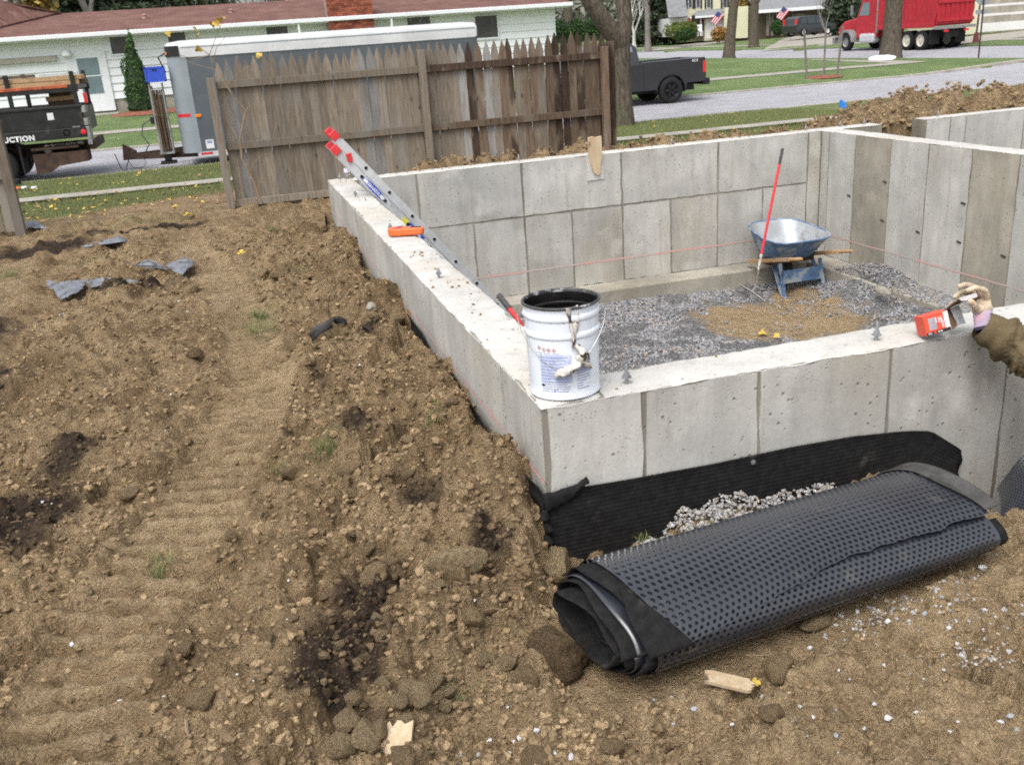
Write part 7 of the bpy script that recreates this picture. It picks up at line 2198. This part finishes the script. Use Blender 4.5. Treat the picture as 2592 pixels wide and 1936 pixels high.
def bare_tree(name, label, base, H, r0, seed, mat='bark', lean=(0, 0), fork=.35, group=None, depth=5, tw=True, limbs=None, spread=.55, twmat='twigs', cat='tree', twn=500):
    q = random.Random(seed); o = thing(name, label, cat, base, group=group)
    tk_ = MB(); cr = MB(); tips = []
    def grow(mb, p, d, L, r, lv):
        n = 4; pts = [p]; rr = [r]
        for k in range(n):
            d = (d + Vector((q.uniform(-1, 1), q.uniform(-1, 1), q.uniform(-.3, .6))) * .16).normalized()
            p = p + d * (L / n); pts.append(p); rr.append(r * (1 - .42 * (k + 1) / n))
        mb.tube(pts, rr, 8 if lv < 2 else 5, cap=False)
        if lv >= depth: tips.append(p); return
        for k in range(2 if q.random() < .45 else 3):
            nd = (d + Vector((q.uniform(-1, 1), q.uniform(-1, 1), q.uniform(-.2, .7))) * (spread + .12 * lv)).normalized()
            st = pts[-1] if k == 0 else pts[q.choice((2, 3, 4))]
            grow(cr, st, nd, L * q.uniform(.62, .82), rr[-1] * q.uniform(.62, .85), lv + 1)
    fh = H * fork
    pts = [Vector((0, 0, -.25)), Vector((0, 0, .02)), Vector((lean[0] * .2, lean[1] * .2, fh * .25)), Vector((lean[0] * .5, lean[1] * .5, fh * .6)), Vector((lean[0], lean[1], fh))]
    tk_.tube(pts, [r0 * 1.55, r0 * 1.30, r0 * 1.04, r0 * .96, r0 * 1.0], 14)
    top = pts[-1]
    if limbs:
        for pp, rr_, L in limbs:
            pv = [top + Vector((0, 0, -.15))] + [Vector(x) for x in pp]
            tk_.tube(pv, rr_, 12)
            d = (pv[-1] - pv[-2]).normalized()
            for k in range(3): grow(cr, pv[-1], (d + Vector((q.uniform(-1, 1), q.uniform(-1, 1), .3)) * .45).normalized(), L, rr_[-1] * .62, 2)
    else:
        for k in range(3):
            a = q.uniform(0, 6.28)
            grow(cr, top - Vector((0, 0, .1)), Vector((math.cos(a) * spread, math.sin(a) * spread, 1)).normalized(), H * .24, r0 * .62, 1)
    tk_.build('trunk', M[mat], o, sm=True, ang=70)
    cr.build('branches', M[mat], o, sm=True, ang=70)
    if tw and tips:
        cl = [(tuple(t), (.5 * H / 10, .5 * H / 10, .4 * H / 10)) for t in tips]
        g = MB(); qq = random.Random(seed + 5)
        for k in range(twn):
            t = qq.choice(tips); dd = Vector((qq.uniform(-1, 1), qq.uniform(-1, 1), qq.uniform(-.6, 1))) * H * .07; s_ = Vector((qq.uniform(-1, 1), qq.uniform(-1, 1), qq.uniform(-1, 1))).normalized() * H * .0013
            b = t + Vector((qq.uniform(-1, 1), qq.uniform(-1, 1), qq.uniform(-1, 1))) * H * .03
            g.add([b - s_, b + s_, b + dd], [(0, 1, 2)])
        g.build('twigs', M['bark_pale'], o)
    return o

# the big tree by the kerb: base, fork and two heavy limbs where the photo has them
bt0 = on_z(1580, 322, -.905)
def TB(px, py, y=None): p = on_y(px, py, bt0.y); return (p.x - bt0.x, 0, p.z - bt0.z)
fk = TB(1572, 95)
bare_tree('street_tree', 'thick grey tree trunk by the kerb forking low, in front of the pickup', bt0, 9.5, .215, 71, 'bark', lean=(fk[0], 0), fork=fk[2] / 9.5, depth=5,
          limbs=[([(TB(1525, 55)[0], -.05, TB(1525, 55)[2]), (TB(1488, 2)[0], -.1, TB(1488, 2)[2]), (TB(1440, -80)[0], .0, TB(1440, -80)[2])], [.235, .215, .185, .14], 1.9), ([(TB(1585, 50)[0], .05, TB(1585, 50)[2]), (TB(1566, -5)[0] + .14, .1, TB(1580, -5)[2]), (TB(1600, -120)[0], .2, TB(1600, -120)[2])], [.205, .18, .17, .13], 1.9)])
def tree_at(px, py, D, label, Hh, r, seed, **kw):
    p = vp(px, py, D)
    return bare_tree(kw.pop('name', 'street_tree'), label, (p.x, p.y, min(p.z, gnd(p.x, p.y) + .25)), Hh, r, seed, **kw)
tree_at(1845, 140, 62, 'bare street tree with leaning trunk on the near verge of the cross street', 11, .30, 72, mat='bark', lean=(.55, 0), fork=.42)
tree_at(2254, 142, 48.5, 'bare street tree whose trunk hides the middle of the dump truck', 10, .42, 73, mat='bark', fork=.36)
tree_at(1908, 117, 80, 'bare tree on the lawn left of the far SUV', 9, .34, 74, mat='bark', fork=.34)
tree_at(1640, 122, 96, 'slim grey bare tree right of the forked trunk', 11, .26, 75, mat='bark_pale', fork=.35)
tree_at(1605, 112, 108, 'white barked birch with several stems behind the pickup', 9, .18, 76, mat='birch', fork=.12, spread=.35, twn=200, name='birch')
tree_at(1440, 70, 74, 'bare brown tree between the ranch house and the forked trunk', 12, .30, 77, mat='bark', fork=.3)
tree_at(40, 60, 62, 'bare tree behind the ranch house roof at far left', 13, .28, 78, mat='bark', fork=.35)
tree_at(230, 60, 66, 'bare pale tree rising behind the ranch roof', 13, .26, 79, mat='bark_pale', fork=.35)
pbs = on_y(1040, 60, 36.6); bare_tree('bare_shrub', 'bare twiggy shrub in front of the ranch house right of the chimney', (pbs.x, 36.6, -.45), 3.9, .05, 91, 'bark', fork=.12, depth=5, spread=.7, twn=300, cat='shrub')
# sapling with two stakes in the corner lawn
sp0 = on_z(2085, 194, -.84)
so = bare_tree('sapling', 'thin bare sapling between two stakes on the corner lawn', sp0, 3.4, .035, 80, 'bark_pale', fork=.5, depth=4, twn=160, cat='sapling')
for dx, t_, lb in ((-.62, .14, 'left wooden stake beside the thin sapling on the corner lawn'), (.50, -.10, 'right wooden stake beside the thin sapling on the corner lawn')):
    o = MB().bar((0, 0, -.2), (-t_ * 1.6, 0, 1.75), .06, .06).build('stake', M['bark_pale']); o.location = (sp0.x + dx, sp0.y + dx * -.2, sp0.z); tag(o, lb, 'stake')
o = MB().lathe([(0, .05), (.5, .03), (.7, -.04)], 16).build('mulch_ring', M['mulch'], None, sm=True); o.location = sp0; tag(o, kind='structure')

# shrubs and hedges
def sh_at(px, py, D, label, r, n, size, mat, seed, **kw):
    p = vp(px, py, D); return shrub(kw.pop('name', 'shrub'), label, (p.x, p.y, p.z), r, n, size, mat, seed, **kw)
hd_ = thing('hedge', 'clipped dark green hedge showing above the right end of the fence', 'hedge', vp(1462, 100, 56)); hd_.rotation_euler = (0, 0, R_(-15.26))
cl = [((-1.25 + .32 * k, 0, .45 + .1 * math.sin(k * 2.1)), (.35, .5, .55)) for k in range(9)]
foliage('foliage', cl, 5200, .07, 'hedge', hd_, 41)
MB().box((0, 0, .35), (2.7, .7, 1.0)).build('inner_growth', M['spruce'], hd_)
sh_at(1722, 101, 99, 'yellow green rounded shrub before the far white garage wing', (2.0, 1.4, 1.7), 2600, .12, 'shrub_yellow', 42)
sh_at(1735, 103, 96, 'low dark clipped hedge in front of the yellow green shrub', (1.15, .8, 1.1), 2000, .09, 'hedge', 43, name='hedge')
sh_at(1822, 103, 98, 'orange brown shrub left of the far leaning tree', (1.2, 1.0, 1.25), 1800, .10, 'shrub_orange', 44)
sh_at(1971, 90, 93, 'rounded green shrub left of the far SUV', (.85, .8, 1.35), 1800, .08, 'hedge', 45)
sh_at(1875, 70, 104, 'rusty leafed small tree beside the yellow house garage', (1.3, 1.2, 3.2), 1800, .14, 'autumn', 46)
sh_at(2160, 78, 90, 'dark green bush behind the cab of the dump truck', (3.6, 2.0, 4.2), 4200, .2, 'spruce', 47)
def spruce(label, px, py, D, H, r, seed, n=5200):
    p = vp(px, py, D); o = thing('evergreen', label, 'tree', p); cl = []
    q = random.Random(seed)
    for k in range(15):
        f = k / 14; rr = r * (1 - f) ** .8 + .1
        for j in range(4):
            a = q.uniform(0, 6.28); cl.append(((rr * .5 * math.cos(a), rr * .5 * math.sin(a), .4 + H * f + q.uniform(-.2, .2)), (rr * .6, rr * .6, H * .045)))
    foliage('foliage', cl, n, .22, 'spruce', o, seed)
    MB().tube([(0, 0, -.5), (0, 0, H * .9)], [.28, .05], 8).build('trunk', M['bark'], o)
spruce('broad dark spruce behind the birch', 1655, 112, 113, 9.0, 5.0, 51, 7000)
spruce('dark evergreen behind the ranch house roof at left', 175, 60, 72, 7.6, 2.6, 52)
spruce('second dark evergreen right of the first behind the ranch roof', 330, 60, 80, 9.2, 3.2, 53)
spruce('wide evergreen behind the middle of the ranch roof', 470, 50, 86, 10.5, 4.5, 54)
sh_at(118, 60, 64, 'orange leafed tree top showing over the ranch roof', (1.6, 1.5, 5.9), 1500, .2, 'autumn', 55, name='tree', cat='tree')

# far woodland: one mass
def woods():
    g = np.random.default_rng(61); P = []; S_ = []
    for k in range(400):
        px = g.uniform(-250, 2850); D = g.uniform(125, 230)
        b = vp(px, 60, D); h = g.uniform(6, 15)
        n = 150
        d = g.normal(size=(n, 3)); d /= np.linalg.norm(d, axis=1)[:, None]
        c = np.array([b.x, b.y, h * .58])
        P.append(c + d * g.uniform(.3, 1, (n, 1)) * np.array([g.uniform(2, 4), g.uniform(2, 4), h * .5]))
    P = np.concatenate(P); n = len(P)
    a = g.normal(size=(n, 3)); a /= np.linalg.norm(a, axis=1)[:, None]
    b = np.cross(a, g.normal(size=(n, 3))); b /= np.linalg.norm(b, axis=1)[:, None] + 1e-9
    s = g.uniform(.15, .8, (n, 1))
    V = np.stack([P + a * s * 1.6, P + b * s * .35, P - a * s * 1.6, P - b * s * .35], 1).reshape(-1, 3)
    me = np_mesh('distant_woods', V, np.arange(n)[:, None] * 4 + np.arange(4)[None], M['olive'], False)
    t = me.attributes.new('tone', 'FLOAT', 'POINT'); t.data.foreach_set('value', np.repeat(g.random(n), 4).astype(np.float32))
    tag(link('distant_woods', me), kind='stuff')
woods()

# ------------------------------------------------------------------ houses beyond the cross street (upright fronts facing the view)
M['yellow_siding'] = pm('pale_yellow_siding', (.62, .60, .42), .7, .04, 2)
M['cream'] = pm('cream_siding', (.60, .57, .42), .7, .04, 2)
M['grey_roof'] = pm('grey_shingles', (.20, .205, .21), .9, .15, 3, (.27, .27, .28), (.5, .7), 5)
M['white_wall'] = pm('white_wall', (.66, .66, .65), .7, .04, 2)
M['brown_wall'] = pm('brown_wall', (.15, .11, .085), .8, .15, 3)
M['dark_red'] = pm('dark_red_paint', (.11, .025, .025), .6, .1, 5)
def front(name, label, D, px0, py0, depth=8):
    o = vp(px0, py0, D); t = thing(name, label, 'house', o, R_(-15.26))
    def f(px, py):
        p = vp(px, py, D) - o; return p.dot(RH), p.z
    def blk(part, x0, y0, x1, y1, mat, d0=0.0, d1=None, parent=None, bevel=0):
        a, z1 = f(x0, y0); b, z0 = f(x1, y1)
        return MB().span((a, d0, z0), (b, d1 if d1 is not None else depth, z1)).build(part, M[mat], parent or t, bevel=bevel)
    return t, f, blk
z1x = lambda x: 1400 + x / 4.424; z1y = lambda y: y / 4.424
t, f, B = front('yellow_house', 'pale yellow two storey house with white garage far behind the pickup', 105, z1x(1500), 103)
B('wall', z1x(1490), -90, z1x(2180), 97, 'yellow_siding', 1.6, 9)
B('garage_wall', z1x(1700), z1y(195), z1x(2080), 98, 'yellow_siding', 0, 1.6)
for x0, x1 in ((1712, 1832), (1842, 1950)): 
    g = B('garage_door', z1x(x0), z1y(212), z1x(x1), 97.5, 'white_wall', -.05, .02)
B('wing_wall', z1x(1300), z1y(208), z1x(1560), 90, 'white_wall', .4, 8)
B('brick_pier', z1x(1515), z1y(205), z1x(1552), z1y(420), 'brick', .2, .6)
B('entry', z1x(1560), z1y(200), z1x(1700), z1y(405), 'dark_red', .5, 1.7)
d_ = B('door', z1x(1575), z1y(215), z1x(1640), z1y(400), 'pane', .42, .5)
B('porch_post', z1x(1645), z1y(200), z1x(1660), z1y(405), 'white_wall', -.1, .1)
a0, za = f(z1x(1285), z1y(202)); a1, _ = f(z1x(1500), 0); _, zb = f(z1x(1400), -60)
MB().add([(a0, -.4, za), (a1, -.4, za), (a1, 4.2, zb + 2.2), (a0, 4.2, zb + 2.2)], [(0, 1, 2, 3)]).build('wing_roof', M['grey_roof'], t, fix=False).modifiers.new('t', 'SOLIDIFY').thickness = .15
a0, za = f(z1x(1520), z1y(200)); a1, _ = f(z1x(2090), 0); _, zb = f(z1x(1700), z1y(110))
MB().add([(a0, -.7, za), (a1, -.7, za), (a1, 1.58, zb), (a0 + 1.2, 1.58, zb)], [(0, 1, 2, 3)]).build('garage_roof', M['grey_roof'], t, fix=False).modifiers.new('t', 'SOLIDIFY').thickness = .15
MB().span((a0, -.78, za - .12), (a1, -.70, za + .06)).build('gutter', M['trim_white'], t)
for xa in (1545, 1635, 1755, 1940):
    w = B('window', z1x(xa), -8, z1x(xa + 46), z1y(85), 'trim_white', 1.54, 1.6)
    B('pane', z1x(xa + 5), -6, z1x(xa + 41), z1y(78), 'pane', 1.50, 1.54, w)
    for s_ in (-22, 50): B('shutter', z1x(xa + s_), -8, z1x(xa + s_ + 18), z1y(92), 'print_black', 1.5, 1.6)
z2x = lambda x: 1880 + x / 3.107; z2y = lambda y: y / 3.107
t, f, B = front('porch_house', 'low grey roofed house with porch columns behind the far SUV', 99, z2x(150), 90)
B('wall', z2x(-40), z2y(80), z2x(800), 94, 'brown_wall', 1.5, 9)
B('wall', z2x(-120), z2y(60), z2x(60), 96, 'yellow_siding', 1.0, 1.5)
for x in (190, 225, 300): B('porch_column', z2x(x), z2y(80), z2x(x + 14), z2y(282), 'bark_pale', -.1, .15)
w = B('window', z2x(245), z2y(110), z2x(300), z2y(200), 'white_wall', 1.42, 1.5); B('pane', z2x(252), z2y(116), z2x(293), z2y(194), 'pane', 1.38, 1.42, w)
B('door', z2x(690), z2y(130), z2x(730), z2y(270), 'white_wall', 1.4, 1.5)
B('wall_panel', z2x(420), z2y(110), z2x(520), z2y(230), 'conc_foot', 1.42, 1.5)
a0, za = f(z2x(105), z2y(88)); a1, zc = f(z2x(800), z2y(18))
MB().add([(a0, -.9, za - .1), (a1, -.9, za - .1), (a1, 5, za + 1.9), (a0, 5, za + 1.9)], [(0, 1, 2, 3)]).build('roof', M['grey_roof'], t, fix=False).modifiers.new('t', 'SOLIDIFY').thickness = .15
MB().span((a0, -1.0, za - .25), (a1, -.9, za + .05)).build('gutter', M['trim_white'], t)
t, f, B = front('garage_house', 'cream house with wide white garage door at the top right corner', 66, z2x(1850), 67)
B('wall', z2x(1745), -110, z2x(2800), z2y(202), 'cream', .12, 8)
g = B('garage_door', z2x(1890), -28, z2x(2600), z2y(204), 'white_wall', .04, .12)
for k in range(1, 4):
    yy = -28 + (z2y(204) + 28) * k / 4; B('door_joint', z2x(1890), yy, z2x(2600), yy + .5, 'conc_foot', .03, .05, g)
# flags on the houses
M['stripe_red'] = pm('red_stripe', (.50, .05, .07), .7, .05, 5); M['stripe_white'] = pm('white_stripe', (.66, .65, .66), .7, .05, 5); M['canton'] = pm('blue_canton', (.045, .06, .20), .7, .05, 5)
for px, py, D, s, lb in ((1832, 40, 103.5, 1.0, 'striped red, white and blue flag beside the far garage door'), (1998, 28, 97.0, .95, 'red, white and blue flag on the porch of the grey roofed house')):
    p = vp(px, py, D); fg = thing('flag', lb, 'flag', p, R_(-15.26))
    d = Vector((-.62, -.05, -.72)); n_ = Vector((-.75, 0, .55)).normalized()
    MB().tube([(0.15 * s, 0, .1 * s), (-.05 * s, -.05, 1.0 * s * 0 - .05)], .02, 5).build('pole', M['bark_pale'], fg)
    for k in range(7):
        a = k / 7; b = (k + 1) / 7
        MB().add([n_ * (.75 * s * (1 - a)) , n_ * (.75 * s * (1 - b)), n_ * (.75 * s * (1 - b)) + d * 1.25 * s, n_ * (.75 * s * (1 - a)) + d * 1.25 * s], [(0, 1, 2, 3)]).build('stripe', M['stripe_red' if k % 2 == 0 else 'stripe_white'], fg)
    MB().add([n_ * (.76 * s) + Vector((0, -.02, 0)), n_ * (.34 * s) + Vector((0, -.02, 0)), n_ * (.34 * s) + d * .5 * s + Vector((0, -.02, 0)), n_ * (.76 * s) + d * .5 * s + Vector((0, -.02, 0))], [(0, 1, 2, 3)]).build('canton', M['canton'], fg)
# bins, chair, street sign, post
M['bin_blue'] = pm('dark_blue_plastic', (.03, .045, .12), .5, .1, 5); M['bin_green'] = pm('dark_green_plastic', (.03, .05, .045), .5, .1, 5)
for px, mt, lb in ((1875, 'bin_blue', 'dark blue wheeled bin beside the yellow house'), (1893, 'bin_green', 'dark green wheeled bin right of the blue bin')):
    p = vp(px, 92, 101); b = thing('wheeled_bin', lb, 'bin', p, R_(-15.26))
    MB().prism([(-.24, 0), (.24, 0), (.30, .95), (-.30, .95)], -.3, .3, lambda a, b_, c: (a, c, b_)).build('bin_body', M[mt], b, bevel=.03)
    MB().box((0, 0, .99), (.66, .68, .07)).build('lid', M[mt], b, bevel=.03)
p = vp(1772, 92, 102.5); cc = thing('porch_chair', 'white chair by the door of the yellow house', 'chair', p, R_(-15.26))
MB().box((0, 0, .45), (.5, .5, .05)).build('seat', M['trim_white'], cc); MB().box((0, .24, .8), (.5, .05, .6)).build('backrest', M['trim_white'], cc)
for x in (-.22, .22):
    for y in (-.22, .22): MB().box((x, y, .22), (.05, .05, .44)).build('leg', M['trim_white'], cc)
p = vp(1755, 98, 101); lp = thing('lamp_post', 'short dark lamp post at the end of the far garden path', 'lamp post', p)
MB().tube([(0, 0, 0), (0, 0, 1.7)], .06, 6).build('pole', M['truck_black'], lp); MB().lathe([(0, 1.7), (.16, 1.75), (.2, 2.1), (0, 2.25)], 8).build('lantern', M['truck_black'], lp)
sg = on_z(2477, 144, -.76); ss = thing('street_sign', 'back of an octagonal sign on a post at the street corner', 'sign', sg)
MB().tube([(0, 0, -.2), (.0, 0, 2.9)], .035, 6).build('post', M['rust'], ss)
oc = [(.34 * math.cos(a), .34 * math.sin(a)) for a in np.linspace(math.pi / 8, 2 * math.pi + math.pi / 8, 9)[:-1]]
MB().prism(oc, .04, .055, lambda a, b, c: (a * .966 + c * .26, -a * .26 + c, 2.35 + b)).build('sign_plate', M['galv'], ss)
MB().box((0, .05, 1.78), (.52, .02, .16), Matrix.Rotation(R_(-15), 3, 'Z')).build('name_plate', M['galv'], ss)
hy = thing('sign_post', 'dark red based post on the lawn behind the octagonal sign', 'post', vp(2470, 103, 53))
MB().tube([(0, 0, -.1), (.0, 0, .4)], [.17, .10], 8).build('base', M['dark_red'], hy); MB().tube([(0, 0, .4), (.12, 0, 3.4)], .05, 6).build('post', M['bark'], hy)
# long white packet on the verge, litter by the truck
o = MB().ico((0, 0, .06), .5, 7, .08, (1.3, .5, .22), sub=2).build('snow_patch', M['trim_white'], None, sm=True); o.location = vp(2232, 152, 45); tag(o, 'small white heap on the verge in front of the dump truck', 'snow patch')
for px, py, mt, lb in ((45, 481, 'orange', 'orange litter on the grass by the truck wheel'), (62, 479, 'stripe_white', 'white paper scrap on the grass right of the orange litter'), (87, 479, 'stripe_white', 'white paper scrap, the right one by the truck')):
    p = on_z(px, py, -.79); o = MB().ico((0, 0, .03), .07, 3, .25, (1.2, .8, .35)).build('litter', M[mt]); o.location = p; tag(o, lb, 'litter')
o = MB().box((0, 0, .08), (.30, .25, .16)).build('wheel_chock', M['rubber'], None, bevel=.03); o.location = on_z(35, 474, -.90); tag(o, 'black chock in front of the truck wheel', 'chock')
